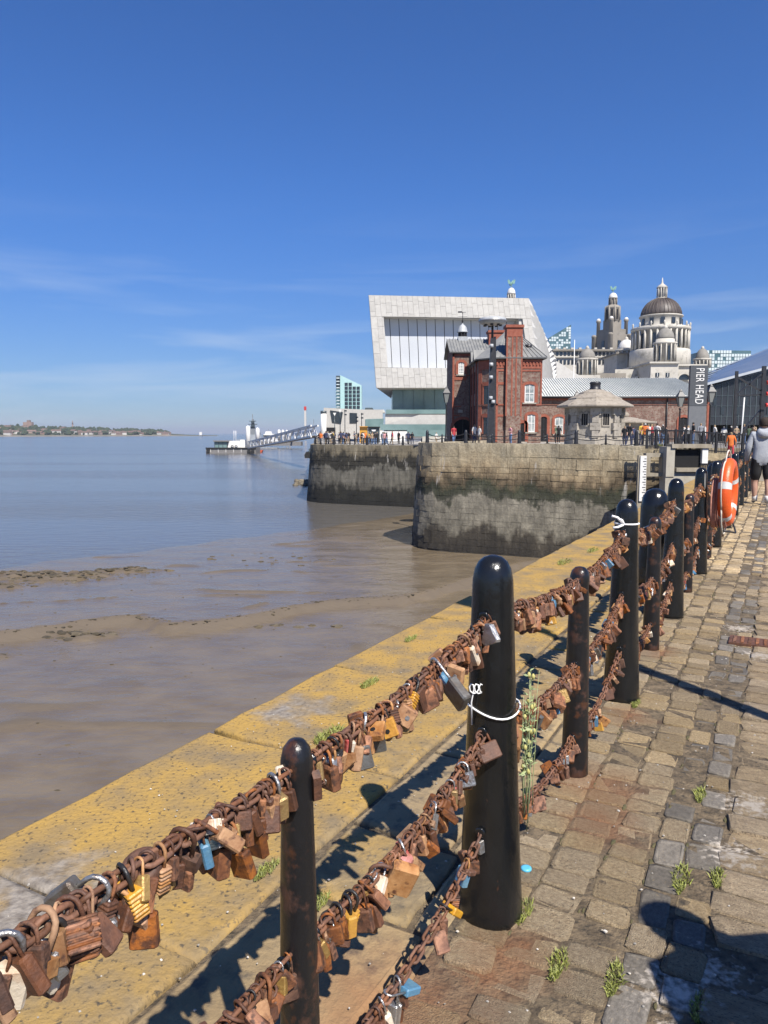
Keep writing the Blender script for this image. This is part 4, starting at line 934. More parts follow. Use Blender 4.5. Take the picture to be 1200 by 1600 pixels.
# ---------------- traditional lanterns
M('lamp_glass', (.2, .21, .2), rough=.15, spec=.6)
def lantern(u, v_top, v_base, Y, label):
    C = at(u, 677, Y); zt = PZ(v_top, Y); e = empty('street_lamp', (C.x, Y, GZ), label, 'street lamp', 'black lantern street lamps on the dockside'); h = zt - GZ; k = 1.35
    c = MB(); c.lathe([(.16, GZ), (.16, GZ + .5), (.11, GZ + .6), (.075, GZ + 1.0), (.055, zt - 1.2 * k), (.10, zt - 1.15 * k), (.05, zt - 1.05 * k)], (C.x, Y, 0), 10); c.build('post', MT['black_iron'], e)
    c = MB(); c.loft([[Vector((C.x + dx * w, Y + dy * w, z)) for dx, dy in ((-1, -1), (1, -1), (1, 1), (-1, 1))] for w, z in ((.12, zt - 1.0 * k), (.25, zt - .45 * k))], 0, False); c.build('lamp_glass', MT['lamp_glass'], e)
    c = MB(); c.loft([[Vector((C.x + dx * w, Y + dy * w, z)) for dx, dy in ((-1, -1), (1, -1), (1, 1), (-1, 1))] for w, z in ((.30, zt - .45 * k), (.29, zt - .42 * k), (.10, zt - .15 * k), (.09, zt - .1 * k), (.02, zt))], 0, False); c.build('lamp_hood', MT['black_iron'], e)
    c = MB()
    for dx, dy in ((-1, -1), (1, -1), (1, 1), (-1, 1)): c.bar((C.x + dx * .12, Y + dy * .12, zt - 1.0 * k), (C.x + dx * .255, Y + dy * .255, zt - .45 * k), .035)
    c.build('lamp_frame', MT['black_iron'], e)
lantern(1061, 608, 690, 58, 'black lantern lamp just left of the PIER HEAD sign')
lantern(1108, 600, 690, 56, 'black lantern lamp just right of the PIER HEAD sign')
lantern(900, 610, 690, 70, 'black lantern lamp behind the octagonal gatehouse roof')
lantern(697, 603, 690, 62, 'black lantern lamp at the left corner of the brick pump house')
# ---------------- bollards and chains on the far wall, railing over the lock
b = MB(); b.lathe([(.17, 0), (.16, .1), (.13, .5), (.115, 1.0), (.10, 1.12), (.06, 1.2), (.01, 1.23)], n=12); fb_me = b.mesh('bollard_column', MT['black_iron'])
b = MB(); b.lathe([(.075, 0), (.07, .5), (.05, .85), (.03, .93), (.005, .95)], n=8); fp_me = b.mesh('post_column', MT['black_iron'])
def wall_fence(path, s0, s1, zt, step, lab, group):
    n = int((s1 - s0) / step); prev = None
    for i in range(n + 1):
        s = s0 + (s1 - s0) * i / n; p, nn = path.at(s); p = p - nn * .55; zg = interp(zt, s / path.l[-1])
        big = i % 2 == 0
        o = tag(link('bollard' if big else 'fence_post', fb_me if big else fp_me, None, (p.x, p.y, zg)), '%s, %s from the water end' % (('black bollard ' if big else 'thin black chain post ') + lab, ordw(i + 1)), 'bollard' if big else 'post', group)
        if prev is not None:
            c = MB()
            for ha, hb in ((.98 if not big else .8, .8 if not big else .98), (.62, .62), (.3, .3)):
                c.tube([prev + Vector((0, 0, ha)).lerp(Vector((0, 0, hb)), t) + (p3 - prev) * t - Vector((0, 0, .5 * t * (1 - t))) for p3 in [Vector((p.x, p.y, zg))] for t in [k / 6 for k in range(7)]], .035, 4)
            tag(c.build('chain', MT['black_iron']), 'sagging black chains %s, %s bay from the water end' % (lab, ordw(i)), 'chain', group)
        prev = Vector((p.x, p.y, zg))
L1 = path1.l[-1]
def s_at(path, x, y): return min(range(400), key=lambda i: (path.at(path.l[-1] * i / 399)[0] - Vector((x, y, 0))).length) / 399 * path.l[-1]
wall_fence(path1, s_at(path1, 2.6, 55.2), s_at(path1, 18, 47.1), [(0, .62), (1, .62)], 1.75, 'atop the pale dock wall', 'chain fence on the pale dock wall')
L2 = path2.l[-1]
wall_fence(path2, s_at(path2, -9.4, 95), s_at(path2, 4.5, 86.8), [(0, .1), (1, .1)], 2.3, 'atop the dark dock wall', 'chain fence on the dark dock wall')
def railing(p0, p1, h, label, n, posts=4):
    p0, p1 = Vector(p0), Vector(p1); e = empty('railing', p0, label, 'railing')
    for z in (h, h * .55, .12):
        c = MB(); c.bar(p0 + Vector((0, 0, z)), p1 + Vector((0, 0, z)), .06 if z < h else .09); c.build('rail', MT['black_iron'], e)
    for i in range(n + 1):
        q = p0.lerp(p1, i / n); c = MB(); big = i % max(1, n // posts) == 0; c.bar(q, q + Vector((0, 0, h + (.1 if big else 0))), .11 if big else .03); c.build('rail_post' if big else 'baluster', MT['black_iron'], e)
railing(at(1010, 697, 46.5).to_2d().to_3d() + Vector((0, 0, .64)), at(1075, 697, 45.5).to_2d().to_3d() + Vector((0, 0, .64)), 1.12, 'black iron railing with balusters above the dark lock opening', 30, 4)
railing(at(1078, 697, 45.4).to_2d().to_3d() + Vector((0, 0, .5)), at(1165, 697, 44.6).to_2d().to_3d() + Vector((0, 0, .3)), 1.2, 'black iron railing on the lock bridge right of the opening', 38, 4)
# ---------------- lock opening, timber fender frame and tide gauge
M('timber', (.22, .19, .14), (.33, .29, .22), 3, .85, .4, 16, coords='World', stretch=(1, 1, .3)); M('concrete', (.34, .31, .25), (.42, .39, .32), 2, .9, .3, 10, coords='World')
YG = 44.4
g = empty('lock_culvert', at(1078, 720, YG), 'dark rectangular lock opening framed by pale stone piers', 'lock')
z = lambda v: PZ(v, YG)
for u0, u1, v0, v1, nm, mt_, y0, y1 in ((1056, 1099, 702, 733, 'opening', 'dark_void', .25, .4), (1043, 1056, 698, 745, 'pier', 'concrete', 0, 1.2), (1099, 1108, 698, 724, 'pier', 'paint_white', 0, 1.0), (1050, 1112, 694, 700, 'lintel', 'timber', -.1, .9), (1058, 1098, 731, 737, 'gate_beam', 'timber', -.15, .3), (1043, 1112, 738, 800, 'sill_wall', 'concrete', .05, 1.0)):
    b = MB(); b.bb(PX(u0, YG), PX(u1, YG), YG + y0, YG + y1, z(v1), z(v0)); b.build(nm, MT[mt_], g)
YF = 45.2; z = lambda v: PZ(v, YF)
g = empty('timber_fender', at(1030, 740, YF), 'weathered timber fender frame bolted to the dock wall beside the gauge', 'fender')
for u0, u1, v0, v1 in ((1009, 1046, 708, 714), (1009, 1052, 739, 744), (1034, 1040, 714, 739), (1036, 1043, 744, 800), (1009, 1016, 714, 739)):
    b = MB(); b.bb(PX(u0, YF), PX(u1, YF), YF - .2 - .03 * ((u0 + v0) % 3), YF + .3, z(v1), z(v0)); b.build('beam', MT['timber'], g)
g = empty('tide_gauge', at(1003, 746, YF - .4), 'white upright tide gauge board with black marks on the wall', 'gauge')
b = MB(); b.bb(PX(998, YF), PX(1007.5, YF), YF - .5, YF - .42, z(782), z(712)); bd = b.build('board', MT['paint_white'], g)
b = MB(); b.bb(PX(995.5, YF), PX(1009, YF), YF - .41, YF - .2, z(800), z(711)); b.build('backing_post', MT['timber'], g)
for k in range(16):
    vv = 716 + k * 4; b = MB(); b.bb(PX(1004 - (k % 2) * 2, YF), PX(1007, YF), YF - .512, YF - .502, z(vv + 1), z(vv)); b.build('mark', MT['black_iron'], g)
# steel ladder recess on the dark foot of the pale wall
# ================================================================ museum, the three waterfront palaces, towers
M('museum_stone', (.42, .405, .37), (.49, .475, .435), 1.5, .7, .15, 4, jitter=.06, coords='World')
M('museum_glass', (.48, .50, .52), (.53, .545, .56), .15, .22, coords='World', spec=.6)
M('glass_green', (.12, .19, .185), (.17, .25, .24), .3, .12, coords='World', spec=.7)
M('portland', (.42, .395, .34), (.52, .49, .425), .12, .85, coords='World', c3=(.24, .225, .19), s3=.3, lo3=.54, hi3=.7)
M('portland_dirty', (.19, .17, .14), (.26, .235, .195), .1, .9, coords='World', c3=(.17, .155, .13), s3=.25, lo3=.54, hi3=.7)
M('copper_dark', (.05, .038, .03), (.09, .072, .06), .4, .5, coords='World', stretch=(1, 1, .2))
M('verdigris', (.12, .26, .22), (.2, .36, .3), 1, .6, coords='World')
M('dome_grey', (.18, .17, .15), (.25, .235, .205), .5, .85, coords='World')
M('dome_white', (.66, .64, .60), (.58, .56, .52), .5, .7, coords='World')
# ---------------- museum
YM = 130.0
mu_ = empty('museum', at(720, 690, YM), 'white stone-clad angular museum with huge recessed picture window', 'building')
def mp_pt(u, v, Y): return at(u, v, Y)
TL, TR, BL, BR = mp_pt(576, 461, 128), mp_pt(826, 466, 132), mp_pt(588, 606, 128.5), mp_pt(845, 606, 132)
RT0, RT1, RB0, RB1 = mp_pt(597, 495, 128.3), mp_pt(811, 499, 131.8), mp_pt(601.5, 574, 128.6), mp_pt(811, 577, 131.8)
nrm = (TR - TL).cross(BL - TL).normalized()
if nrm.y > 0: nrm = -nrm
back = -nrm * 40
# the shell: side, top and under faces; the front is built from panels
b = MB()
S1, S2, S3 = mp_pt(868, 563, 149), mp_pt(915, 593, 158), mp_pt(866, 606, 145)
TL2 = TL + Vector((6, 60, 3)); TR2 = mp_pt(862, 548, 176)
bb_ = [TL, TR, BR, BL, TL + back, TR + back, BR + back, BL + back]
f_in = .25
core = [p - nrm * f_in for p in (TL, TR, BR, BL)]
b.add([core[0], core[1], core[2], core[3], RT0 - nrm * f_in, RT1 - nrm * f_in, RB1 - nrm * f_in, RB0 - nrm * f_in], ((0, 1, 5, 4), (1, 2, 6, 5), (2, 3, 7, 6), (3, 0, 4, 7)))
BR2 = BR + Vector((10, 34, 0))
b.add([TL, BL, BL + Vector((3, 40, 0)), TL + Vector((3, 40, 0))], ((0, 1, 2, 3),))            # left flank
b.add([BL, BR, BR2, BL + Vector((3, 40, 0))], ((0, 1, 2, 3),))                                   # soffit
b.build('shell', MT['museum_stone'], mu_)
M('museum_relief', (.46, .45, .42), (.52, .51, .48), 1, .7, coords='World')
# flank with raised lozenge relief: a ruled surface from the front edge down to the low tail
b = MB(); nu, nv = 22, 16
def flank(s, t):
    a = TR.lerp(S1, s); c = BR.lerp(S3 + Vector((1, 3, 0)), s); return a.lerp(c, t)
fn = (S1 - TR).cross(BR - TR).normalized(); fn = fn if fn.y < 0 else -fn
grid = []
for j in range(nv + 1):
    for i in range(nu + 1):
        p = flank(i / nu, j / nv); k = .42 if (i + j) % 2 == 0 and 0 < i < nu and 0 < j < nv else 0; grid.append(p + fn * k)
for j in range(nv):
    for i in range(nu): pass
b.add(grid, [(j * (nu + 1) + i, j * (nu + 1) + i + 1, (j + 1) * (nu + 1) + i + 1, (j + 1) * (nu + 1) + i) for j in range(nv) for i in range(nu)])
b.build('relief_flank', MT['museum_relief'], mu_)
b = MB(); b.add([TL, TR, S1, S1 + Vector((-20, 25, 4)), TL + Vector((3, 40, 0))], ((0, 1, 2, 3, 4),)); b.build('roof', MT['museum_stone'], mu_)
T0, T1, T2, T3 = S1, S2, mp_pt(912, 612, 157), flank(1, 1)
b = MB(); b.add([flank(1, 0), T1, T2, flank(1, 1), flank(1, 0) + Vector((4, 30, 0)), T1 + Vector((4, 30, 0))], ((0, 1, 2, 3), (0, 4, 5, 1))); b.build('low_tail', MT['museum_stone'], mu_)
# window recess
dep = 2.3
b = MB(); IN = [p - nrm * dep for p in (RT0, RT1, RB1, RB0)]; OU = [p - nrm * .02 for p in (RT0, RT1, RB1, RB0)]
b.add(OU + IN, [(i, (i + 1) % 4, 4 + (i + 1) % 4, 4 + i) for i in range(4)]); b.build('window_reveal', MT['museum_stone'], mu_)
NP = 15
for i in range(NP):
    t0, t1 = (i + .035) / NP, (i + .965) / NP; c = MB(); q = [IN[0].lerp(IN[1], t0), IN[0].lerp(IN[1], t1), IN[3].lerp(IN[2], t1), IN[3].lerp(IN[2], t0)]
    c.hexa([p + nrm * .05 for p in q] + [p + nrm * .1 for p in q]); c.build('window_pane', MT['museum_glass'], mu_)
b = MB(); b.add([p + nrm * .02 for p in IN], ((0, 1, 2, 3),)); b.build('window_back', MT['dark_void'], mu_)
# front cladding: staggered stone panels
NC, NR = 30, 10
prg = random.Random(2)
def front(s, t): return TL.lerp(TR, s).lerp(BL.lerp(BR, s), t)
su = lambda P_: min(((i / 400) for i in range(401)), key=lambda s_: abs(front(s_, .5).x - P_.x))
s_l, s_r = (RT0.x - TL.x) / (TR.x - TL.x), (RT1.x - TL.x) / (TR.x - TL.x)
t_t, t_b = (TL.z - RT0.z) / (TL.z - BL.z), (TL.z - RB0.z) / (TL.z - BL.z)
def panel(s0, s1, t0, t1):
    g = .0005; c = MB(); d = prg.uniform(.0, .035); q = [front(s0 + g, t0 + g * 2), front(s1 - g, t0 + g * 2), front(s1 - g, t1 - g * 2), front(s0 + g, t1 - g * 2)]
    c.hexa([p - nrm * .2 for p in q] + [p + nrm * d for p in q]); c.build('cladding_panel', MT['museum_stone'], mu_)
def strip(sa, sb, ta, tb, nc, lens):
    for i in range(nc):
        s0, s1 = sa + (sb - sa) * i / nc, sa + (sb - sa) * (i + 1) / nc; t = ta; t -= prg.uniform(0, lens * .6)
        while t < tb - .004:
            n_ = t + lens * prg.uniform(.85, 1.15); a0, a1 = max(t, ta), min(n_, tb)
            if tb - a1 < .02: a1 = tb; n_ = tb
            panel(s0, s1, a0, a1); t = n_
strip(0, 1, 0, t_t - .003, 30, .12); strip(0, 1, t_b + .003, 1, 30, .12); strip(0, s_l - .002, t_t - .003, t_b + .003, 2, .13); strip(s_r + .002, 1, t_t - .003, t_b + .003, 2, .13)
# glazed ground floor, terraces and ramps
def ubox(name, u0, u1, v0, v1, Y, depth, mat_, parent):
    c = MB(); c.bb(PX(u0, Y), PX(u1, Y), Y, Y + depth, PZ(v1, Y), PZ(v0, Y)); return c.build(name, MT[mat_], parent)
for i in range(5):
    w_ = 20; ubox('ground_floor_pane', 613.5 + i * 16.3, 613.5 + i * 16.3 + 15.6, 608, 640, 134, .2, 'glass_green', mu_)
ubox('ground_floor_core', 613, 845, 606.5, 641, 134.4, 20, 'glass_green', mu_); ubox('balustrade', 603, 700, 640, 646.5, 131, .2, 'glass_green', mu_)
ubox('terrace', 602, 845, 646.5, 672, 131.4, 14, 'museum_stone', mu_)
c = MB(); P = lambda u, v, Y: at(u, v, Y)
c.prism([(PX(600, 129), PZ(690, 129)), (PX(600, 129), PZ(664, 129)), (PX(655, 129), PZ(648, 129)), (PX(840, 129), PZ(648, 129)), (PX(840, 129), PZ(690, 129))], 129, 131.2, 'y'); c.build('ramp_wall', MT['museum_stone'], mu_)
ubox('glass_screen', 594, 700, 663, 672, 128.2, .15, 'glass_green', mu_); ubox('low_wall', 594, 660, 674, 692, 127.8, .3, 'paint_white', mu_); ubox('glass_screen', 636, 700, 672, 682, 127.2, .15, 'glass_green', mu_)
# ---------------- dome palace (Port building)
YD = 315.0
def dome(parent, C, r, z0, h, mat_, ribs=0, n=32, name='dome'):
    c = MB(); c.lathe([(r * math.cos(a), z0 + h * math.sin(a)) for a in [math.pi / 2 * k / 10 * .97 for k in range(11)]], C, n); o = c.build(name, MT[mat_], parent)
    for k in range(ribs):
        a = 2 * math.pi * k / ribs; d = MB(); d.tube([(C[0] + (r + .05) * math.cos(t) * math.cos(a), C[1] + (r + .05) * math.cos(t) * math.sin(a), z0 + (h + .05) * math.sin(t)) for t in [math.pi / 2 * q / 7 * .93 for q in range(8)]], r * .022, 4); d.build('rib', MT[mat_], o)
    return o
def colonnade(parent, C, r, z0, z1, n, cr, mat_):
    for k in range(n):
        a = 2 * math.pi * k / n; x, y = C[0] + r * math.cos(a), C[1] + r * math.sin(a)
        if math.sin(a) < .3: c = MB(); c.cyl((x, y, z0), (x, y, z1), cr, cr * .88, 8); c.build('column', MT[mat_], parent)
def drum_windows(parent, C, r, z0, z1, n, w, ph=0):
    for k in range(n):
        a = ph + 2 * math.pi * k / n
        if math.sin(a) < .2:
            c = MB(); c.box((C[0] + r * math.cos(a), C[1] + r * math.sin(a), (z0 + z1) / 2), (.5, w, z1 - z0), a); c.build('window', MT['window_glass'], parent)
pb = empty('dome_palace', at(1042, 690, YD), 'white stone baroque palace with great dark ribbed central dome', 'building')
C = (PX(1042, YD), YD + 12, 0); Yc = YD + 12; z = lambda v: PZ(v, Yc); px = Yc / F_PX * 1.006
dome(pb, C, 29.5 * px, z(495), (495 - 467) * px, 'copper_dark', 32)
lat = lambda prof, nm, mt_='portland', n=32: (lambda c: c.build(nm, MT[mt_], pb))(MB().lathe([(r * px, z(v)) for v, r in prof], C, n))
lat([(515, 31), (511, 31), (510, 30), (497, 30), (496.5, 32), (494.5, 32), (494, 29)], 'upper_drum')
drum_windows(pb, C, 30.3 * px, z(509), z(500), 12, 6 * px, .26)
lat([(548, 38), (519, 38), (518.5, 43), (514, 43.5), (513, 42), (511, 31)], 'main_drum'); lat([(580, 45), (550, 44), (548, 43), (547, 37)], 'drum_base')
colonnade(pb, C, 41 * px, z(548), z(519), 28, 1.9 * px, 'portland'); drum_windows(pb, C, 38 * px, z(546), z(524), 14, 6 * px, .1)
for k in range(14):
    a = 2 * math.pi * k / 14
    if math.sin(a) < .35: c = MB(); c.lathe([(.1, z(514)), (1.5 * px, z(513)), (1.0 * px, z(510.5)), (1.7 * px, z(508.6)), (.1, z(506))], (C[0] + 42 * px * math.cos(a), C[1] + 42 * px * math.sin(a), 0), 8); c.build('urn', MT['portland'], pb)
lat([(468, 10), (466.5, 10), (466, 8.5), (465, 5.5), (451, 5.5), (450.5, 8), (449, 8), (447, 6.5), (443.5, 2), (441, 1.2), (434, .5)], 'lantern', n=16)
colonnade(pb, C, 7.2 * px, z(465.5), z(450.5), 12, .9 * px, 'portland'); drum_windows(pb, C, 5.3 * px, z(463), z(453), 8, 2.2 * px, .2)
# corner turrets with small domes
def turret(parent, u, Y, r, vs_, cap, mat_='portland', gr='dome_grey'):
    C_ = (PX(u, Y), Y, 0); q = Y / F_PX * 1.006; zz_ = lambda v: PZ(v, Y); vb, ve, vd, vt = vs_
    c = MB(); c.lathe([(r * .82 * q, zz_(vb)), (r * .82 * q, zz_(ve + 1)), (r * 1.02 * q, zz_(ve)), (r * 1.02 * q, zz_(ve - 2.5)), (r * .8 * q, zz_(ve - 3)), (r * .78 * q, zz_(vd))], C_, 16); c.build('turret', MT[mat_], parent)
    dome(parent, C_, r * .76 * q, zz_(vd), (vd - vt) * q, gr, 0, 20, 'turret_dome')
    colonnade(parent, C_, r * .95 * q, zz_(vb), zz_(ve + .5), 14, r * .065 * q, mat_); drum_windows(parent, C_, r * .83 * q, zz_(vb - 4), zz_(ve + 4), 7, r * .2 * q, .3)
    c = MB(); c.lathe([(r * .2 * q, zz_(vt + 1)), (r * .16 * q, zz_(vt - 3)), (.05, zz_(vt - 8 * r / 24))], C_, 10); c.build('turret_finial', MT[mat_], parent)
turret(pb, 1033.5, YD - 14, 17.5, (568, 538, 530, 513), None); turret(pb, 914, YD - 6, 16, (590, 563, 560, 545), None); turret(pb, 1092, YD + 30, 13, (575, 563, 561, 545), None)
YQ = YD - 20
for nm, u0, u1, v0, v1, Y, dp, m_ in (('wing', 1013, 1056, 567, 600, YD - 18, 30, 'portland'), ('wing', 1056, 1100, 571, 600, YD - 6, 30, 'portland'), ('wing', 958, 1013, 577, 600, YD - 2, 40, 'portland'), ('wing', 895, 935, 586, 600, YD - 12, 40, 'portland'), ('cornice', 1011, 1057.5, 565, 567.6, YD - 19, 32, 'portland'), ('cornice', 1056, 1101, 569, 571.6, YD - 7, 32, 'portland'), ('wing', 930, 975, 583, 600, YD - 8, 30, 'portland_dirty')):
    ubox(nm, u0, u1, v0, v1, Y, dp, m_, pb)
for u0, Y in ((1021, YD - 18.3), (1037, YD - 18.3), (1070, YD - 6.3), (1084, YD - 6.3)): 
    ubox('window', u0, u0 + 5.5, 582.5, 588.5, Y, .5, 'window_glass', pb); ubox('window_frame', u0 + 2.4, u0 + 3.1, 582.5, 588.5, Y - .1, .15, 'paint_white', pb)
def lunette(u, v, r, Y, parent):
    X_, z_ = PX(u, Y), PZ(v, Y); q = Y / F_PX; c = MB(); o = []; i_ = []
    for k in range(13): a = math.pi * k / 12; o.append((X_ + r * q * math.cos(a), z_ + r * q * .9 * math.sin(a))); i_.append((X_ + r * .72 * q * math.cos(a), z_ + r * .72 * q * .9 * math.sin(a)))
    for k in range(12): c.hexa([(o[k][0], Y, o[k][1]), (o[k + 1][0], Y, o[k + 1][1]), (o[k + 1][0], Y + 2, o[k + 1][1]), (o[k][0], Y + 2, o[k][1]), (i_[k][0], Y, i_[k][1]), (i_[k + 1][0], Y, i_[k + 1][1]), (i_[k + 1][0], Y + 2, i_[k + 1][1]), (i_[k][0], Y + 2, i_[k][1])])
    c.build('arch', MT['portland'], parent); c = MB(); c.prism(i_, Y + .9, Y + 1.2, 'y'); c.build('arch_window', MT['window_glass'], parent)
lunette(1066, 593, 13, YD - 9, pb); lunette(996, 593, 7, YD - 6, pb)
ubox('dormer', 1061, 1068, 558, 571, YD + 2, 3, 'portland_dirty', pb)
# ---------------- clock-tower palace behind (two towers with birds)
YR = 480.0
lv = empty('bird_tower_palace', at(950, 690, YR), 'grey stone palace with stepped clock tower topped by a green bird', 'building')
def square_tiers(parent, u, Y, tiers, mat_, name):
    q = Y / F_PX * 1.006
    for i, (v0, v1, hw) in enumerate(tiers):
        X_ = PX(u, Y); c = MB(); c.box((X_, Y + 8, (PZ(v0, Y) + PZ(v1, Y)) / 2), (2 * hw * q, 2 * hw * q, PZ(v0, Y) - PZ(v1, Y)), R(24)); c.build(name, MT[mat_], parent)
def bird(parent, X_, Y, z0, s):
    c = MB(); c.tube([(X_ - .25 * s, Y, z0 + .35 * s), (X_, Y, z0 + .55 * s), (X_ + .1 * s, Y, z0 + .85 * s), (X_ + .28 * s, Y, z0 + 1.02 * s)], [.10 * s, .17 * s, .09 * s, .05 * s], 7); c.build('bird_body', MT['verdigris'], parent)
    for sg in (-1, 1):
        c = MB(); c.prism([(X_, z0 + .6 * s), (X_ + sg * .35 * s, z0 + 1.15 * s), (X_ + sg * .55 * s, z0 + 1.05 * s), (X_ + sg * .42 * s, z0 + .55 * s)], Y + sg * .02, Y + .08 * s + sg * .02, 'y'); c.build('bird_wing', MT['verdigris'], parent)
        c = MB(); c.cyl((X_ + sg * .07 * s, Y, z0), (X_ + sg * .04 * s, Y, z0 + .5 * s), .035 * s, n=5); c.build('bird_leg', MT['verdigris'], parent)
q = YR / F_PX * 1.006; X_ = PX(957, YR); yc = YR + 8
square_tiers(lv, 957, YR, [(513, 590, 16.5), (546, 590, 20), (497.5, 513, 9.5)], 'portland_dirty', 'tower_stage')
CC = (X_, yc, 0); zz = lambda v: PZ(v, YR)
c = MB(); c.lathe([(11.2 * q, zz(499)), (11.2 * q, zz(480)), (12.2 * q, zz(479)), (12.2 * q, zz(477.5)), (9 * q, zz(474)), (5.5 * q, zz(473)), (5.5 * q, zz(464)), (7 * q, zz(463.3)), (7 * q, zz(462.5))], CC, 8, sm=False, ph=R(24 + 22.5)); c.build('octagon_stage', MT['portland_dirty'], lv)
for k in range(8):
    a = R(24) + k * math.pi / 4
    if math.sin(a) < .4: c = MB(); c.box((X_ + 10.6 * q * math.cos(a), yc + 10.6 * q * math.sin(a), zz(489)), (1.5 * q, 3.2 * q, 15 * q), a); c.build('opening', MT['dark_void'], lv)
    a += math.pi / 8; c = MB(); c.cyl((X_ + 11.2 * q * math.cos(a), yc + 11.2 * q * math.sin(a), zz(499)), (X_ + 11.2 * q * math.cos(a), yc + 11.2 * q * math.sin(a), zz(476)), 1.5 * q, 1.3 * q, 6); c.build('buttress', MT['portland_dirty'], lv)
colonnade(lv, CC, 6.2 * q, zz(473), zz(463.5), 8, .8 * q, 'portland_dirty'); drum_windows(lv, CC, 5.4 * q, zz(472), zz(465), 8, 1.8 * q)
dome(lv, CC, 6.6 * q, zz(462.6), 8.5 * q, 'dome_white', 0, 16); bird(lv, X_, yc, zz(454), 9 * q)
for sx_, sy_ in ((-1, -1), (1, -1), (1, 1), (-1, 1)):
    v = Matrix.Rotation(R(24), 2) @ Vector((sx_ * 14.5 * q, sy_ * 14.5 * q)); c = MB(); c.lathe([(3.0 * q, zz(520)), (2.8 * q, zz(501)), (3.8 * q, zz(500)), (3.6 * q, zz(497.5))], (X_ + v.x, yc + v.y, 0), 10); o = c.build('corner_turret', MT['portland_dirty'], lv)
    dome(lv, (X_ + v.x, yc + v.y, 0), 3.3 * q, zz(497.5), 3.6 * q, 'dome_white', 0, 10, 'turret_dome')
    v = v * 1.3; c = MB(); c.lathe([(3.6 * q, zz(560)), (3.6 * q, zz(524)), (4.4 * q, zz(523)), (3.5 * q, zz(521)), (2 * q, zz(520))], (X_ + v.x, yc + v.y, 0), 8); c.build('lower_turret', MT['portland_dirty'], lv)
for k in range(4):
    a = R(24) + k * math.pi / 2 - math.pi / 2
    if math.sin(a) < .5:
        for zc_, hh, ww in ((537, 11, 6), (557, 10, 5)): 
            c = MB(); r_ = (16.7 if zc_ < 540 else 20.2) * q; c.box((X_ + r_ * math.cos(a), yc + r_ * math.sin(a), zz(zc_)), (.6, ww * q, hh * q), a); c.build('window', MT['window_glass'], lv)
# second, farther tower rises behind the museum roof
X2 = PX(795, YR + 60); Y2 = YR + 60; q2 = Y2 / F_PX * 1.006; z2 = lambda v: PZ(v, Y2)
c = MB(); c.lathe([(12 * q2, z2(560)), (12 * q2, z2(475)), (5 * q2, z2(472)), (5 * q2, z2(462)), (6.6 * q2, z2(461)), (6.6 * q2, z2(459.5))], (X2, Y2, 0), 8, sm=False); c.build('far_tower', MT['portland_dirty'], lv)
colonnade(lv, (X2, Y2, 0), 6 * q2, z2(470), z2(460.5), 10, .8 * q2, 'portland'); dome(lv, (X2, Y2, 0), 6.4 * q2, z2(459.6), 9.5 * q2, 'dome_white', 0, 14); bird(lv, X2, Y2, z2(450), 11 * q2)
# ---------------- middle palace (long roof line with attic windows, white small dome)
YC = 380.0
cu = empty('middle_palace', at(930, 690, YC), 'pale stone palace with long attic roofline between museum and domed tower', 'building')
ubox('wall', 862, 1000, 548, 600, YC, 60, 'portland', cu); ubox('cornice', 861, 1001, 545.5, 548, YC - 1.5, 63, 'portland_dirty', cu); ubox('cornice', 861, 1001, 556.5, 558.5, YC - 1, 3, 'portland', cu)
for i in range(22):
    ubox('window', 866 + i * 6, 869.5 + i * 6, 550, 556, YC - .3, .5, 'window_glass', cu)
    if i % 2 == 0: ubox('parapet_block', 865 + i * 6, 869 + i * 6, 543, 545.6, YC - 1, 1.5, 'portland', cu)
for i in range(22): ubox('window', 866 + i * 6, 869.5 + i * 6, 562, 569, YC - .3, .5, 'window_glass', cu)
turret(cu, 974, YC - 30, 16, (590, 549, 546, 531), None, 'portland', 'dome_white')
ubox('pavilion', 960, 990, 552, 600, YC - 34, 20, 'portland', cu); ubox('pavilion_cornice', 958.5, 991.5, 550.5, 552.6, YC - 36, 24, 'portland_dirty', cu)
c = MB(); Xf, Yf = PX(894, 118), 118.0; c.cyl((Xf, Yf, .1), (Xf, Yf, PZ(531, Yf)), .09, .05, 8); fl = c.build('flagpole', MT['paint_white']); tag(fl, 'slim white flagpole rising behind the gatehouse roof', 'flagpole')
# ---------------- modern towers
M('tower_glass', (.05, .10, .11), (.10, .17, .18), .1, .15, coords='World', spec=.7); M('tower_panel', (.55, .62, .62), (.48, .55, .55), .2, .5, coords='World'); M('teal_panel', (.33, .52, .50), (.40, .58, .56), .1, .4, coords='World'); M('tower_dark', (.05, .065, .07), (.08, .1, .105), .2, .3, coords='World')
trg = random.Random(9)
def checker_tower(u0, u1, v_tl, v_tr, v1, Y, depth, label, panel_, rows, cols_, fill=.55):
    e = empty('tower_block', at((u0 + u1) / 2, v1, Y), label, 'tower block'); X0, X1 = PX(u0, Y), PX(u1, Y)
    c = MB(); c.prism([(X0, PZ(v1, Y)), (X1, PZ(v1, Y)), (X1, PZ(v_tr, Y)), (X0, PZ(v_tl, Y))], Y, Y + depth, 'y'); c.build('wall', MT['tower_glass'], e)
    for i in range(cols_):
        for j in range(rows):
            x = (i + .5) / cols_; vt = v_tl + (v_tr - v_tl) * x; v = v1 - (j + .5) * (v1 - min(v_tl, v_tr)) / rows
            if v - 2 > vt and trg.random() < fill:
                w_ = (X1 - X0) / cols_; d = MB(); zc_ = PZ(v, Y); h_ = (PZ(min(v_tl, v_tr), Y) - PZ(v1, Y)) / rows; d.box((X0 + (i + .5) * w_, Y - .1, zc_), (w_ * .8, .3, h_ * .8)); d.build('panel', MT[panel_], e)
    return e
checker_tower(854, 888, 528, 507, 560, 640, 25, 'distant slanted-roof tower clad in black and white chequered panels', 'tower_panel', 14, 9, .5)
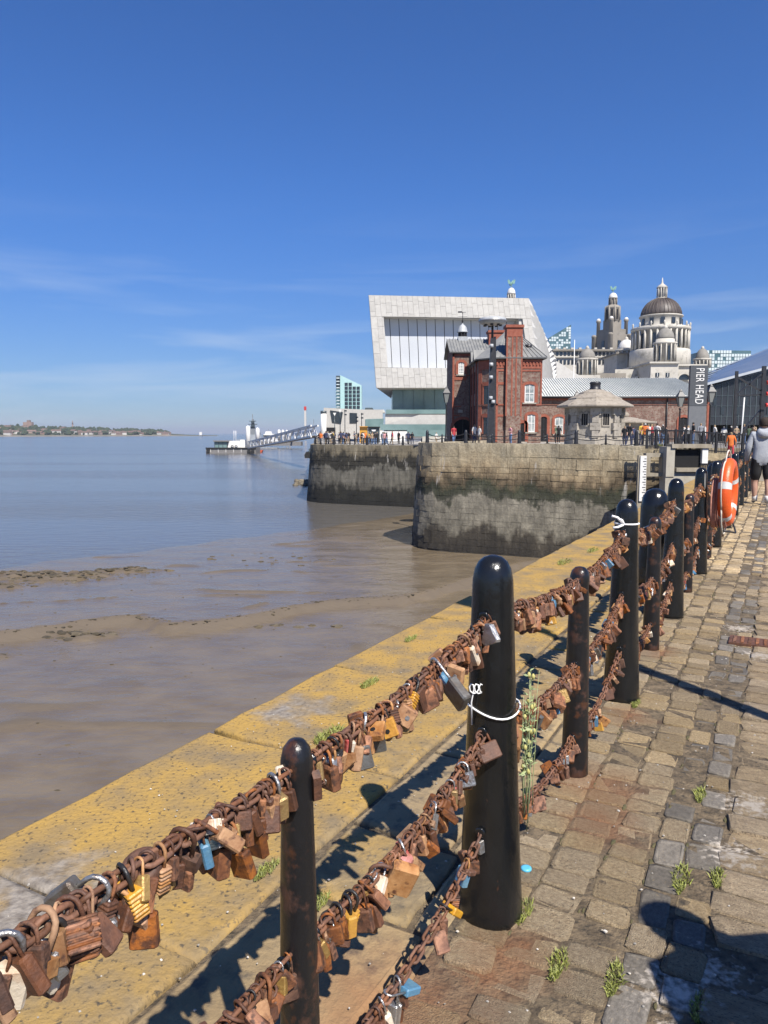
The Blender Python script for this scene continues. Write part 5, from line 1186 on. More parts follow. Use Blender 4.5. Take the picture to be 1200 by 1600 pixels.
e = checker_tower(1098, 1167, 547, 548, 585, 420, 30, 'pale blue glass block with scattered dark windows at right', 'tower_panel', 7, 16, .86)
e = empty('tower_block', at(545, 640, 520), 'distant teal slanted tower with gridded windows above ferry terminal', 'tower block'); Y = 520
c = MB(); c.prism([(PX(532, Y), PZ(645, Y)), (PX(565, Y), PZ(645, Y)), (PX(565, Y), PZ(602, Y)), (PX(532, Y), PZ(586, Y))], Y, Y + 22, 'y'); c.build('wall', MT['teal_panel'], e)
ubox('side_wall', 525.5, 532, 587, 645, Y + 3, 18, 'tower_dark', e); ubox('side_panel', 525, 531.8, 607, 645, Y + 2.5, 2, 'teal_panel', e)
for i in range(4):
    for j in range(9):
        u_, v_ = 539 + i * 6.2, 592 + j * 6
        if v_ > 588 + (u_ - 532) * .5 + 2: ubox('window', u_, u_ + 4.9, v_, v_ + 4.6, Y - .3, .4, 'window_glass', e)
for j in range(11): ubox('balcony', 526, 531, 590 + j * 5, 591.5 + j * 5, Y + 1, 2, 'tower_panel', e)
# ---------------- dark glass building at right
M('slate_glass', (.020, .022, .026), (.032, .035, .04), .3, .25, coords='World', spec=.45); M('roof_glass', (.10, .13, .18), (.15, .18, .23), .15, .3, coords='World', spec=.6); M('roof_trim', (.34, .37, .40), (.4, .43, .46), .4, .5, coords='World')
dk = empty('glass_building', at(1160, 690, 112), 'dark glass wedge-shaped building with sloping blue-grey roof at right edge', 'building')
Y = 112.0
c = MB(); xs0, xs1, xs2 = PX(1094, Y), PX(1290, Y), PX(1290, Y)
poly = [(xs0, .1), (xs1, .1), (xs1, PZ(552, Y)), (xs0, PZ(607, Y))]
c.prism([(xs0, PZ(664, Y)), (xs1, PZ(664, Y)), (xs1, PZ(552, Y)), (xs0, PZ(607, Y))], Y, Y + 30, 'y'); c.build('wall', MT['slate_glass'], dk)
q = [Vector((xs0 - .5, Y - .5, PZ(604, Y))), Vector((xs1, Y - .5, PZ(549, Y))), at(1290, 512, Y + 32), at(1096, 588, Y + 32)]
roof_slab('roof', q, 'roof_glass', dk, .3)
c = MB(); c.bar(q[0] + Vector((0, -.2, .1)), q[1] + Vector((0, -.2, .1)), .3, .35); c.build('roof_edge', MT['roof_trim'], dk)
for j in range(1, 5):
    for i in range(9):
        t0 = (i + .15 + (j % 2) * .4) / 9; s_ = j / 5; a_ = q[0].lerp(q[1], t0).lerp(q[3].lerp(q[2], t0), s_); b_ = q[0].lerp(q[1], t0 + .06).lerp(q[3].lerp(q[2], t0 + .06), s_)
        c = MB(); c.bar(a_ + Vector((0, 0, .45)), b_ + Vector((0, 0, .45)), 1.2, .12); c.build('roof_light', MT['tower_dark'], dk)
for j in range(1, 6):
    s_ = (j - .5) / 5; c = MB(); c.bar(q[0].lerp(q[3], s_) + Vector((0, 0, .42)), q[1].lerp(q[2], s_) + Vector((0, 0, .42)), .25, .06); c.build('roof_rail', MT['roof_trim'], dk)
for i in range(22):
    x = xs0 + (xs1 - xs0) * (i + .5) / 22; zt_ = PZ(607, Y) + (PZ(552, Y) - PZ(607, Y)) * (i + .5) / 22
    c = MB(); c.bb(x - .05, x + .05, Y - .08, Y + .05, PZ(664, Y), zt_ - .3); c.build('mullion', MT['tower_dark'], dk)
for v_ in (618, 634, 650):
    c = MB(); c.bb(xs0 if v_ > 605 else xs0, xs1, Y - .07, Y + .05, PZ(v_ + .8, Y), PZ(v_, Y)); c.build('transom', MT['tower_dark'], dk)
for i in range(14):
    if i % 3: c = MB(); x = PX(1100 + i * 12, Y); c.bb(x, x + .5, Y - .1, Y + .02, PZ(648 - (i % 2) * 15, Y), PZ(636 - (i % 2) * 15, Y)); c.build('window', MT['window_glass'], dk)
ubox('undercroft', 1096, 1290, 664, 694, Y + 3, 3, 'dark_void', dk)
for i in range(8): ubox('pillar', 1098 + i * 18, 1100 + i * 18, 664, 694, Y + .5, .5, 'tower_dark', dk)
# ---------------- bridge portal frame with red signals
YX = 60.0
bp_ = empty('bridge_portal', at(1170, 690, YX), 'black steel cross-braced portal with red signal lights beside glass building', 'bridge frame'); z = lambda v: PZ(v, YX); X = lambda u: PX(u, YX)
for u_, v0, w_ in ((1146.5, 580, .2), (1188.5, 572, .26)): c = MB(); c.bar((X(u_), YX, .4), (X(u_), YX, z(v0)), w_); c.build('column', MT['black_iron'], bp_)
c = MB(); c.bb(X(1184.5), X(1191), YX - .25, YX - .14, z(640), z(588)); c.build('signal_board', MT['black_iron'], bp_)
for (u0, v0), (u1, v1) in (((1146.5, 588), (1187, 612)), ((1146.5, 618), (1187, 583)), ((1146.5, 618), (1187, 617)), ((1146.5, 690), (1187, 640))): c = MB(); c.bar((X(u0), YX, z(v0)), (X(u1), YX, z(v1)), .12); c.build('brace', MT['black_iron'], bp_)
M('signal_red', (.5, .03, .02), rough=.3)
for v_ in (598, 615.5, 633): c = MB(); c.lathe([(.1, 0), (.16, .02), (.16, .2), (.1, .24)], (0, 0, 0), 10); o = link('signal_light', c.mesh('signal_light', MT['signal_red']), bp_, Vector((X(1191.5), YX - .2, z(v_))) - bp_.location, (0, math.pi / 2, 0))
c = MB(); c.cyl((X(1148.5), YX - 1, .5), (X(1151), YX - 1, z(622)), .06, .05, 8); pl = c.build('white_pole', MT['paint_white']); tag(pl, 'slim white pole standing in front of the black portal', 'pole')
# ================================================================ far shore, landing stage, vessels, terminal
M('shore_grass', (.045, .06, .03), (.10, .095, .055), .02, .95, coords='World'); M('shore_sand', (.26, .23, .18), (.18, .16, .12), .02, .95, coords='World')
M('tree_far', (.018, .032, .014), (.045, .06, .025), .08, .95, coords='World', jitter=.25); M('house_brick', (.22, .15, .12), (.28, .20, .16), .2, .9, jitter=.2); M('house_white', (.52, .50, .46), (.46, .44, .4), .2, .8, jitter=.12); M('house_roof', (.12, .075, .06), (.17, .11, .085), .2, .85, jitter=.25)
YH = 2300.0
def shore_h(u): return interp([(-120, 21), (0, 20), (45, 19), (90, 17.5), (130, 15), (180, 12), (215, 10), (245, 8), (265, 4), (300, 1.4), (340, .6)], u)
b = MB(); us = list(range(-140, 341, 10)); rows = [(-90, .4), (-40, 1.2), (0, 3), (60, .30), (160, .65), (260, 1.0), (420, .9), (520, 0)]
vv, k = [], len(us)
for j, (dy, hf) in enumerate(rows):
    for u in us:
        Y = YH + dy + (260 - u) * -1.2; X = PX(u, Y); px_ = Y / F_PX; top = shore_h(u) * px_ * .62
        z = WZ - 1 if j == 0 else (WZ + .6 * min(1, shore_h(u)) if j == 1 else (WZ + 2.5 * min(1, shore_h(u) / 4) if j == 2 else WZ + 2.5 * min(1, shore_h(u) / 4) + top * hf * rnd.uniform(.93, 1.07)))
        if j == len(rows) - 1: z = WZ - 1
        vv.append((X, Y, z))
b.add(vv, [(j * k + i, j * k + i + 1, (j + 1) * k + i + 1, (j + 1) * k + i) for j in range(len(rows) - 1) for i in range(k - 1)], 0, True)
sh_me_ = b.mesh('far_shore', [MT['shore_grass'], MT['shore_sand']], flip=True)
for i, f in enumerate(sh_me_.polygons): f.material_index = 1 if i < 2 * (k - 1) else 0
fs = link('far_shore', sh_me_); tag(fs, kind='structure')
def shore_pt(u, f):
    """a point on the far bank: f from 0 at the water to 1 on the crest"""
    dy = 10 + 250 * f; Y = YH + dy + (260 - u) * -1.2; px_ = Y / F_PX; return Vector((PX(u, Y), Y, WZ + 2.5 * min(1, shore_h(u) / 4) + shore_h(u) * px_ * .62 * interp([(10, .05), (60, .3), (160, .65), (260, 1)], dy)))
tb = MB(); srg = random.Random(21)
for _ in range(420):
    u = srg.uniform(-20, 262); f = srg.random() ** .8; p = shore_pt(u, f); r = srg.uniform(4, 9)
    for q in range(5):
        c = p + Vector((srg.uniform(-r, r), srg.uniform(-r, r), srg.uniform(.2, .9) * r)); rr = r * srg.uniform(.4, .75)
        tb.loft([[c + Vector((math.cos(a) * rr * w * srg.uniform(.8, 1.2), math.sin(a) * rr * w, rr * h)) for a in [2 * math.pi * t / 6 for t in range(6)]] for w, h in ((.3, -.9), (1, -.2), (.85, .4), (.2, .9))], 0, False)
tag(tb.build('far_wood', MT['tree_far']), 'dark green wooded slopes along the distant left bank', 'trees', kind='stuff')
b = MB(); b.bb(-6, 6, -4, 4, -2, 6); hb_me = b.mesh('house_wall', MT['house_brick']); b = MB(); b.prism([(-4.6, 6), (4.6, 6), (0, 9.6)], -6.4, 6.4, 'x'); hr_me = b.mesh('house_roof', MT['house_roof'])
for i, u in enumerate(sorted(srg.uniform(-5, 268) for _ in range(92))):
    f = srg.random() * (.9 if u < 120 else .35); p = shore_pt(u, f); wh = srg.random() < .6
    e = empty('house', p, '%s house on the distant left bank, %s from the left' % ('white' if wh else 'red brick', ordw(i + 1)), 'house', 'houses on the far river bank', srg.uniform(-.5, .5)); k_ = srg.uniform(.55, 1.15); e.scale = (k_ * srg.uniform(.9, 1.9), k_, k_ * srg.uniform(.8, 1.2))
    over(link('wall', hb_me, e), MT['house_white' if wh else 'house_brick']); link('roof', hr_me, e)
p = shore_pt(114, .9); c = MB(); c.cyl(p, p + Vector((0, 0, 16)), 2.5, 2.2, 6); c.cyl(p + Vector((0, 0, 16)), p + Vector((0, 0, 30)), 2.6, .1, 6); st_ = c.build('church_spire', MT['house_brick']); tag(st_, 'dark church spire on the distant left bank', 'spire', kind=None); st_['kind'] = 'stuff'; del st_['kind']
p = shore_pt(45, .95); e = empty('hilltop_tower', p, 'square tower on the crest of the distant left bank', 'tower'); c = MB(); c.box(p + Vector((0, 0, 7)), (26, 14, 22)); c.build('wall', MT['house_brick'], e); c = MB(); c.box(p + Vector((2, 0, 20)), (9, 9, 8)); c.build('turret', MT['house_brick'], e)
# ---------------- landing stage
M('pontoon_grey', (.15, .145, .14), (.2, .19, .18), 1, .8, coords='World'); M('rubber', (.015, .015, .015), rough=.8); M('boat_orange', (.5, .09, .03), rough=.5); M('navy_grey', (.26, .29, .31), (.32, .34, .36), .3, .6, coords='World'); M('mast_grey', (.16, .175, .185), (.22, .235, .245), .3, .6, coords='World')
YW = 322.0
lg = empty('landing_stage', at(360, 706, YW), 'floating grey landing stage with glass cabin and white piles on the river', 'landing stage')
ubox('pontoon', 321, 399, 700, 711, YW, 12, 'pontoon_grey', lg); ubox('fender_strip', 320.5, 399.5, 699.3, 701, YW - .4, .5, 'rubber', lg)
for i in range(6): ubox('pontoon_joint', 328 + i * 12, 328.6 + i * 12, 701, 707, YW - .12, .2, 'paint_white', lg)
for u in (322, 386, 392): ubox('fender', u, u + 4.5, 702, 707.5, YW - .8, .8, 'rubber', lg)
ubox('cabin_glass', 335, 354, 690, 700, YW + 2, 6, 'glass_green', lg); ubox('cabin_roof', 332.5, 357, 688.3, 690, YW + 1, 8, 'pontoon_grey', lg)
for u in (334.5, 341, 347.5, 354): ubox('cabin_post', u, u + .7, 690, 700, YW + 1.8, .4, 'tower_dark', lg)
ubox('store', 355.5, 374, 689, 700, YW + 2.5, 6, 'paint_white', lg); ubox('store', 375, 384, 687, 700, YW + 4, 6, 'paint_white', lg)
for u in (361, 367): c = MB(); q = YW / F_PX; c.tube([(PX(u, YW) + 1.9 * q * math.cos(a), YW + 2, PZ(698, YW) + 1.9 * q * math.sin(a)) for a in [2 * math.pi * k / 10 for k in range(10)]], .5 * q, 5, closed=True); c.build('tyre', MT['rubber'], lg)
for u in (365.5, 368.5): c = MB(); c.cyl(at(u, 690, YW + 4), at(u, 673, YW + 4), .12, n=6); c.build('aerial', MT['paint_white'], lg)
def pile(u, v0, v1, r, Y, nm='white_pile', lab=None):
    C_ = at(u, 677, Y); q = Y / F_PX; c = MB(); c.lathe([(r * q, PZ(v1, Y)), (r * q, PZ(v0 + 3, Y)), (r * .7 * q, PZ(v0 + 1, Y)), (.1, PZ(v0, Y))], (C_.x, Y, 0), 14); o = c.build(nm, MT['paint_white']); return tag(o, lab, 'pile', 'white mooring piles')
pile(387.5, 665, 703, 3.6, YW + 3, lab='tallest white round-topped pile at the landing stage end'); pile(402.5, 668, 692, 3.3, YW + 20, lab='white round-topped pile just behind the tallest pile')
for i, u in enumerate((436, 442, 448, 453)): pile(u, 671 + i * .3, 690, 2.6 - i * .25, YW + 130 + i * 30, lab='distant white pile behind the gangway, %s from left' % ordw(i + 1))
# gangway truss up to the quay
gw = empty('gangway', at(445, 690, 260), 'long white steel truss gangway rising from landing stage to quay', 'gangway')
G0, G1 = at(394, 700, 316), at(497, 682, 180); up = Vector((0, 0, 2.6)); sdv = Vector((-1.6, -.6, 0))
NBY = 13
for sgn in (0, 1):
    o_ = sdv * sgn
    for zz_, nm in ((Vector((0, 0, 0)), 'lower_chord'), (up, 'upper_chord')): c = MB(); c.bar(G0 + zz_ + o_, G1 + zz_ + o_, .34, .4); c.build(nm, MT['paint_white'], gw)
    for i in range(NBY):
        a_, m_, b_ = [G0.lerp(G1, (i + t) / NBY) + o_ for t in (0, .5, 1)]
        for s_, t_ in ((a_, m_ + up), (m_ + up, b_)): c = MB(); c.bar(s_, t_, .2); c.build('truss_bar', MT['paint_white'], gw)
c = MB(); c.hexa([G0 + Vector((0, 0, .1)), G1 + Vector((0, 0, .1)), G1 + sdv + Vector((0, 0, .1)), G0 + sdv + Vector((0, 0, .1)), G0 + Vector((0, 0, .25)), G1 + Vector((0, 0, .25)), G1 + sdv + Vector((0, 0, .25)), G0 + sdv + Vector((0, 0, .25))]); c.build('deck', MT['pontoon_grey'], gw)
c = MB(); c.bar(at(395, 688, 318), at(497, 677, 182), .12); c.build('handrail', MT['paint_white'], gw)
# second, higher gangway line behind and its landing pontoon
g2 = empty('far_gangway', at(450, 678, 420), 'second pale gangway behind the white truss, nearly level', 'gangway'); c = MB(); c.bar(at(455, 680, 440), at(492, 672.5, 330), .8, 1.2); c.build('deck', MT['paint_white'], g2); ubox('pontoon', 404, 470, 690, 696.5, 430, 10, 'pontoon_grey', g2)
# warship and ferry
wsx = empty('warship', at(395, 690, 560), 'grey patrol ship with tall dark lattice mast behind the white piles', 'ship'); Yw = 560
def uprism(name, pts, Y, dp, mat_, parent):
    c = MB(); c.prism([(PX(u, Y), PZ(v, Y)) for u, v in pts], Y, Y + dp, 'y'); return c.build(name, MT[mat_], parent)
uprism('hull', [(372, 694), (420, 694), (424, 687), (368, 687)], Yw, 9, 'navy_grey', wsx); uprism('superstructure', [(384, 687), (408, 687), (406, 679), (388, 679)], Yw + 1, 7, 'navy_grey', wsx); uprism('bridge', [(388, 679), (403, 679), (401, 671), (390, 671)], Yw + 2, 5, 'mast_grey', wsx)
uprism('mast', [(391.5, 671), (398.5, 671), (396, 655), (394, 655)], Yw + 3, 3, 'mast_grey', wsx); ubox('mast_pole', 394.6, 395.4, 647, 656, Yw + 4, .6, 'mast_grey', wsx)
for v_, w_ in ((657.5, 5.5), (662.5, 7), (667, 4)): ubox('yardarm', 395 - w_, 395 + w_, v_, v_ + 1, Yw + 2.5, 1, 'tower_dark', wsx)
for v_ in (659.5, 665): ubox('radar', 392.5, 397.5, v_ - 1.2, v_ + 1.4, Yw + 1.8, 1.5, 'tower_dark', wsx)
for u_ in (386, 404): ubox('gun_mount', u_, u_ + 2.5, 676, 679, Yw + 2, 2, 'mast_grey', wsx)
fe = empty('ferry', at(419, 690, 480), 'white passenger ferry moored behind the gangway', 'ferry'); Yf = 480
uprism('hull', [(408, 692), (432, 692), (434, 685), (406, 685)], Yf, 8, 'paint_white', fe); uprism('cabin', [(410, 685), (430, 685), (428, 678), (412, 678)], Yf + 1, 6, 'paint_white', fe); uprism('wheelhouse', [(414, 678), (424, 678), (423, 674), (415, 674)], Yf + 2, 4, 'paint_white', fe); ubox('window_band', 411, 429, 680, 682.2, Yf + .8, .4, 'window_glass', fe)
ubox('mast', 419, 419.5, 670, 674, Yf + 3, .3, 'mast_grey', fe)
ob = empty('work_boat', at(404, 706, 335), 'small orange workboat tucked under the gangway end', 'boat'); Yo = 335
uprism('hull', [(399, 707), (408, 707), (410, 703.5), (398, 703.5)], Yo, 3, 'boat_orange', ob); ubox('cabin', 401, 405, 701.5, 703.5, Yo + .5, 1.5, 'rubber', ob)
bu = empty('river_buoy', at(313, 684, 1500), 'tiny white vessel far out on the river horizon', 'boat'); ubox('hull', 311, 316, 679.5, 682, 1500, 5, 'mast_grey', bu); ubox('deckhouse', 311.5, 315.2, 675, 679.5, 1501, 4, 'paint_white', bu)
cr_ = empty('crane', at(477, 680, 900), 'distant pale dock crane jib with red tip above the gangway', 'crane'); ubox('jib', 475.6, 478.6, 640, 682, 900, 3, 'house_white', cr_); ubox('jib_tip', 475.4, 478.8, 635, 641, 899.8, 3.4, 'signal_red', cr_); ubox('mast', 490, 490.6, 655, 680, 900, 1, 'mast_grey', cr_)
# rocks and moored hulk beside the dark wall
hk = empty('moored_barge', at(483, 715, 150), 'dark moored barge beside the blackened dock wall', 'barge'); uprism('hull', [(476, 716), (492, 716), (493, 708), (478, 706), (475, 711)], 150, 5, 'rubber', hk); ubox('deckhouse', 482, 490, 701, 707, 151, 3, 'tower_dark', hk)
b = MB()
for _ in range(60):
    p = at(srg.uniform(460, 486), 677, srg.uniform(122, 136)); r = srg.uniform(.15, .5); p.z = WZ + r * .3; b.loft([[p + Vector((math.cos(a) * r * w * srg.uniform(.7, 1.3), math.sin(a) * r * w, r * h)) for a in [2 * math.pi * t / 6 for t in range(6)]] for w, h in ((1, -.6), (1, .1), (.4, .5))], 0, False)
tag(b.build('rocks', MT['quay_wall']), 'low heap of brown rocks at the foot of the dark wall', 'rocks', kind='stuff')
# ---------------- ferry terminal and kiosks
YY = 200.0
ft = empty('ferry_terminal', at(555, 690, YY), 'pale angular ferry terminal with slanted dark windows left of museum', 'building')
uprism('front_wall', [(508, 692), (598, 692), (598, 640), (566, 640), (506, 637)], YY, 18, 'museum_stone', ft)
uprism('slant_window', [(516, 641), (536, 644), (533, 662), (519, 660)], YY - .2, .3, 'window_glass', ft); uprism('slant_window', [(546.5, 645), (558, 645.5), (558, 661), (546.5, 661)], YY - .2, .3, 'window_glass', ft)
uprism('slant_window', [(571, 655), (600, 654), (598, 667), (571, 667)], YY - .2, .3, 'glass_green', ft); uprism('upper_level', [(568, 640), (600, 640), (602, 644.5), (568, 644.5)], YY + 2, 10, 'roof_white', ft); uprism('roof_plant', [(570, 640), (584, 640), (582, 637), (571, 637)], YY + 6, 5, 'tower_dark', ft)
ubox('entrance', 510, 524, 668, 684, YY - .25, .3, 'dark_void', ft)
c = MB(); c.cyl(at(505.5, 692, YY - 8), at(505.5, 646, YY - 8), .75, n=14); c.build('pillar', MT['paint_white'], ft); c = MB(); c.cyl(at(505.5, 646, YY - 8), at(505.5, 642, YY - 8), .8, n=14); c.build('pillar_cap', MT['tower_dark'], ft)
for nm, u0, u1, v0, v1, m_, lab in (('kiosk', 562, 574, 667, 692, 'lock_yellow', 'bright yellow kiosk behind the crowd on the dark wall'), ('kiosk', 575, 593, 667.5, 692, 'tower_dark', 'dark navy kiosk right of the yellow one, with pale emblem')):
    e = empty(nm, at((u0 + u1) / 2, 692, 118), lab, 'kiosk', 'kiosks on the waterfront'); ubox('cabin', u0, u1, v0, v1, 118, 3, m_, e); ubox('roof', u0 - .5, u1 + .5, v0 - 1, v0, 117.6, 3.6, 'rubber' if m_ != 'lock_yellow' else m_, e)
    if m_ == 'tower_dark': uprism('emblem', [(580, 671), (588, 671), (586, 674), (582, 674)], 117.9, .06, 'paint_white', e)
for i, (u, v0) in enumerate(((523, 648), (531.5, 643), (539, 640), (557, 650), (565, 645))):
    e = empty('lamp_standard', at(u, 692, 150), 'slim grey lamp standard before the terminal, %s from left' % ordw(i + 1), 'lamp post', 'lamp standards before the ferry terminal'); c = MB(); c.cyl((PX(u, 150), 150, .1), (PX(u, 150), 150, PZ(v0, 150)), .09, .06, 6); c.build('post', MT['tower_dark'], e)
    if i < 2: uprism('lamp_head', [(u - 2.5, v0 - 3), (u + 2.5, v0 - 3), (u, v0 + 2)], 149.9, .3, 'paint_white', e)
    else:
        for vv_ in (v0 + 2, v0 + 8): c = MB(); c.box((PX(u + 1, 150), 150, PZ(vv_, 150)), (.5, .3, .25)); c.build('lamp_head', MT['tower_dark'], e)
# ================================================================ people
def skin_body(name, J, E, tags, mats, sub=1):
    """one continuous body grown over a skeleton; J joint -> (pos, radius), E edges, tags: joint -> material index"""
    me = bpy.data.meshes.new(name); keys = list(J); ix = {k: i for i, k in enumerate(keys)}
    me.from_pydata([J[k][0] for k in keys], [(ix[a], ix[b_]) for a, b_ in E], [])
    o = bpy.data.objects.new(name, me); col.objects.link(o)
    md = o.modifiers.new('skin', 'SKIN'); md.use_smooth_shade = True
    for i, k in enumerate(keys):
        sv = me.skin_vertices[0].data[i]; r = J[k][1]; sv.radius = r if isinstance(r, tuple) else (r, r); sv.use_root = (k == 'pelvis')
    s2 = o.modifiers.new('sub', 'SUBSURF'); s2.levels = sub; s2.render_levels = sub
    bpy.context.view_layer.update()
    out = bpy.data.meshes.new_from_object(o.evaluated_get(bpy.context.evaluated_depsgraph_get())); bpy.data.objects.remove(o)
    out.materials.clear()
    for m in mats: out.materials.append(m)
    rad = lambda k: max(J[k][1]) if isinstance(J[k][1], tuple) else J[k][1]
    segs = [(Vector(J[a][0]), Vector(J[b_][0]), tags.get((a, b_), tags.get(b_, 0)), min(rad(a), rad(b_) * 1.3), rad(b_)) for a, b_ in E]
    for f in out.polygons:
        c = f.center; best = 1e9
        for a, b_, t, r0, r1 in segs:
            d = b_ - a; k = max(0, min(1, (c - a).dot(d) / max(d.length_squared, 1e-9))); q = (a + d * k - c).length - (r0 + (r1 - r0) * k)
            if q < best: best, f.material_index = q, t
        f.use_smooth = True
    return out
M('skin', (.42, .24, .17), (.48, .29, .21), 5, .6)
for k_, c_ in (('cloth_black', (.015, .015, .018)), ('cloth_navy', (.03, .04, .09)), ('cloth_white', (.62, .61, .58)), ('cloth_grey', (.22, .23, .25)), ('cloth_red', (.42, .04, .05)), ('cloth_orange', (.62, .16, .03)), ('cloth_yellow', (.6, .42, .06)), ('cloth_blue', (.12, .2, .36)), ('cloth_pink', (.55, .28, .30)), ('cloth_tan', (.34, .26, .17)), ('cloth_green', (.10, .15, .09)), ('hair_dark', (.03, .02, .014)), ('hair_fair', (.28, .2, .11)), ('hair_grey', (.4, .39, .37)), ('shoe_white', (.6, .6, .58))):
    M(k_, c_, tuple(x * .75 for x in c_), 9, .85, .3, 40)
BODY_E = [('pelvis', 'waist'), ('waist', 'chest'), ('chest', 'neck'), ('neck', 'jaw'), ('jaw', 'crown')]
for s_ in 'LR': BODY_E += [('chest', 'sh' + s_), ('sh' + s_, 'el' + s_), ('el' + s_, 'wr' + s_), ('wr' + s_, 'hand' + s_), ('pelvis', 'hip' + s_), ('hip' + s_, 'kn' + s_), ('kn' + s_, 'an' + s_), ('an' + s_, 'toe' + s_)]
TAGS = {'waist': 2, 'chest': 2, 'neck': 1, 'jaw': 1, 'crown': 0}
for s_ in 'LR': TAGS.update({'sh' + s_: 2, 'el' + s_: 2, 'wr' + s_: 1, 'hand' + s_: 1, 'hip' + s_: 3, 'kn' + s_: 3, 'an' + s_: 3, 'toe' + s_: 4})
def person_joints(arms=0, stride=0.0, lean=0.0, wide=1.0):
    J = {'pelvis': ((0, 0, .95), (.15 * wide, .11)), 'waist': ((0, -lean * .3, 1.10), (.14 * wide, .10)), 'chest': ((0, -lean * .6, 1.30), (.165 * wide, .115)), 'neck': ((0, -lean, 1.46), .055), 'jaw': ((0, -lean - .015, 1.55), (.07, .085)), 'crown': ((0, -lean, 1.66), (.075, .092))}
    for s_, sg in (('L', 1), ('R', -1)):
        st = stride * sg
        J['sh' + s_] = ((sg * .175 * wide, -lean * .8, 1.40), .065)
        el, wr, hd = {0: ((.235, .02 - st * .3, 1.13), (.245, -.05 - st * .5, .90), (.24, -.08 - st * .55, .81)), 1: ((.235, -.03, 1.13), (.13, -.22, 1.10), (.06, -.25, 1.13)), 2: ((.25, -.10, 1.16), (.15, -.26, 1.32), (.08, -.28, 1.40))}[arms if sg > 0 or arms != 2 else 0]
        J['el' + s_] = ((sg * el[0], el[1], el[2]), .048); J['wr' + s_] = ((sg * wr[0], wr[1], wr[2]), .034); J['hand' + s_] = ((sg * hd[0], hd[1], hd[2]), (.022, .042))
        J['hip' + s_] = ((sg * .095, 0, .88), .098); J['kn' + s_] = ((sg * .10, -.02 - st * .5, .49), .066); J['an' + s_] = ((sg * .105, .03 - st, .09 + max(0, -st) * .15), .044); J['toe' + s_] = ((sg * .115, -.12 - st, .035 + max(0, -st) * .05), .042)
    return J
pm0 = [MT['hair_dark'], MT['skin'], MT['cloth_grey'], MT['cloth_navy'], MT['cloth_black']]
variants = [skin_body('person_body', person_joints(a, st, ln, w), BODY_E, TAGS, pm0) for a, st, ln, w in ((0, 0, 0, 1), (0, .22, .03, 1), (1, 0, .05, 1.08), (2, .05, .02, .95), (0, -.15, .02, 1.12))]
prg = random.Random(31)
TOPS = ['cloth_black', 'cloth_navy', 'cloth_white', 'cloth_grey', 'cloth_red', 'cloth_orange', 'cloth_yellow', 'cloth_blue', 'cloth_pink', 'cloth_tan', 'cloth_green'] + ['cloth_black', 'cloth_navy', 'cloth_black', 'cloth_grey', 'cloth_navy', 'cloth_white'] * 2
BOTS = ['cloth_navy', 'cloth_black', 'cloth_tan', 'cloth_blue', 'cloth_black', 'cloth_grey']
def person(loc, where, group, top=None, bot=None, rz=None, v=None, h=None):
    top = top or prg.choice(TOPS); bot = bot or prg.choice(BOTS)
    o = link('person', variants[prg.randrange(5) if v is None else v], None, loc, (0, 0, prg.uniform(0, 6.28) if rz is None else rz)); k = (h or prg.uniform(1.58, 1.84)) / 1.74; o.scale = (k, k, k)
    over(o, MT[prg.choice(['hair_dark', 'hair_dark', 'hair_fair', 'hair_grey'])], MT['skin'], MT[top], MT[bot], MT[prg.choice(['cloth_black', 'shoe_white'])])
    return tag(o, 'person in %s top and %s trousers, %s' % (top[6:], bot[6:], where), 'person', group)
# crowd along the dark wall
us_ = sorted([prg.uniform(497, 604) for _ in range(56)] + [600, 604, 612, 613.5, 623, 638, 640.5, 644, 682])
for i, u in enumerate(us_):
    Y = 96.5 + prg.uniform(-1, 6) if u < 560 else prg.uniform(93.5, 99)
    person((PX(u, Y), Y, .12), '%s from left on the dark wall' % ordw(i + 1), 'crowd on the dark dock wall')
us_ = sorted([(709, 64, 'cloth_red'), (741, 62, 'cloth_white'), (749, 64, None), (798, 66, 'cloth_pink'), (868, 66, None), (873, 66, 'cloth_black')])
for i, (u, Y, c_) in enumerate(us_): person((PX(u, Y), Y, GZ), '%s from left before the brick building' % ordw(i + 1), 'people before the brick building', c_)
us_ = sorted([(976, 55, 'cloth_black'), (983, 56, 'cloth_black'), (990, 58, 'cloth_navy'), (1002, 54, 'cloth_yellow'), (1008, 53, 'cloth_orange'), (1013, 57, 'cloth_white'), (1019, 53, 'cloth_red'), (1027, 54, 'cloth_white'), (1035, 58, 'cloth_black'), (1070, 52, 'cloth_white'), (1076, 53, 'cloth_white'), (1083, 51, 'cloth_black'), (1095, 53, 'cloth_grey'), (1101, 55, 'cloth_white'), (1117, 60, 'cloth_white'), (1131, 62, 'cloth_white'), (1143, 61, 'cloth_black'), (1150, 60, 'cloth_tan'), (1163, 63, 'cloth_black'), (1170, 66, 'cloth_green'), (1178, 62, 'cloth_tan')])
for i, (u, Y, c_) in enumerate(us_): person((PX(u, Y), Y, GZ), '%s from left by the lock railing' % ordw(i + 1), 'people by the lock railing', c_, prg.choice(['cloth_blue', 'cloth_black', 'cloth_navy']))
person((PX(1143, 43), 43, .008), 'walking up the path behind the life ring', 'walkers on the path', 'cloth_orange', 'cloth_red', 3.0, 1, 1.75)
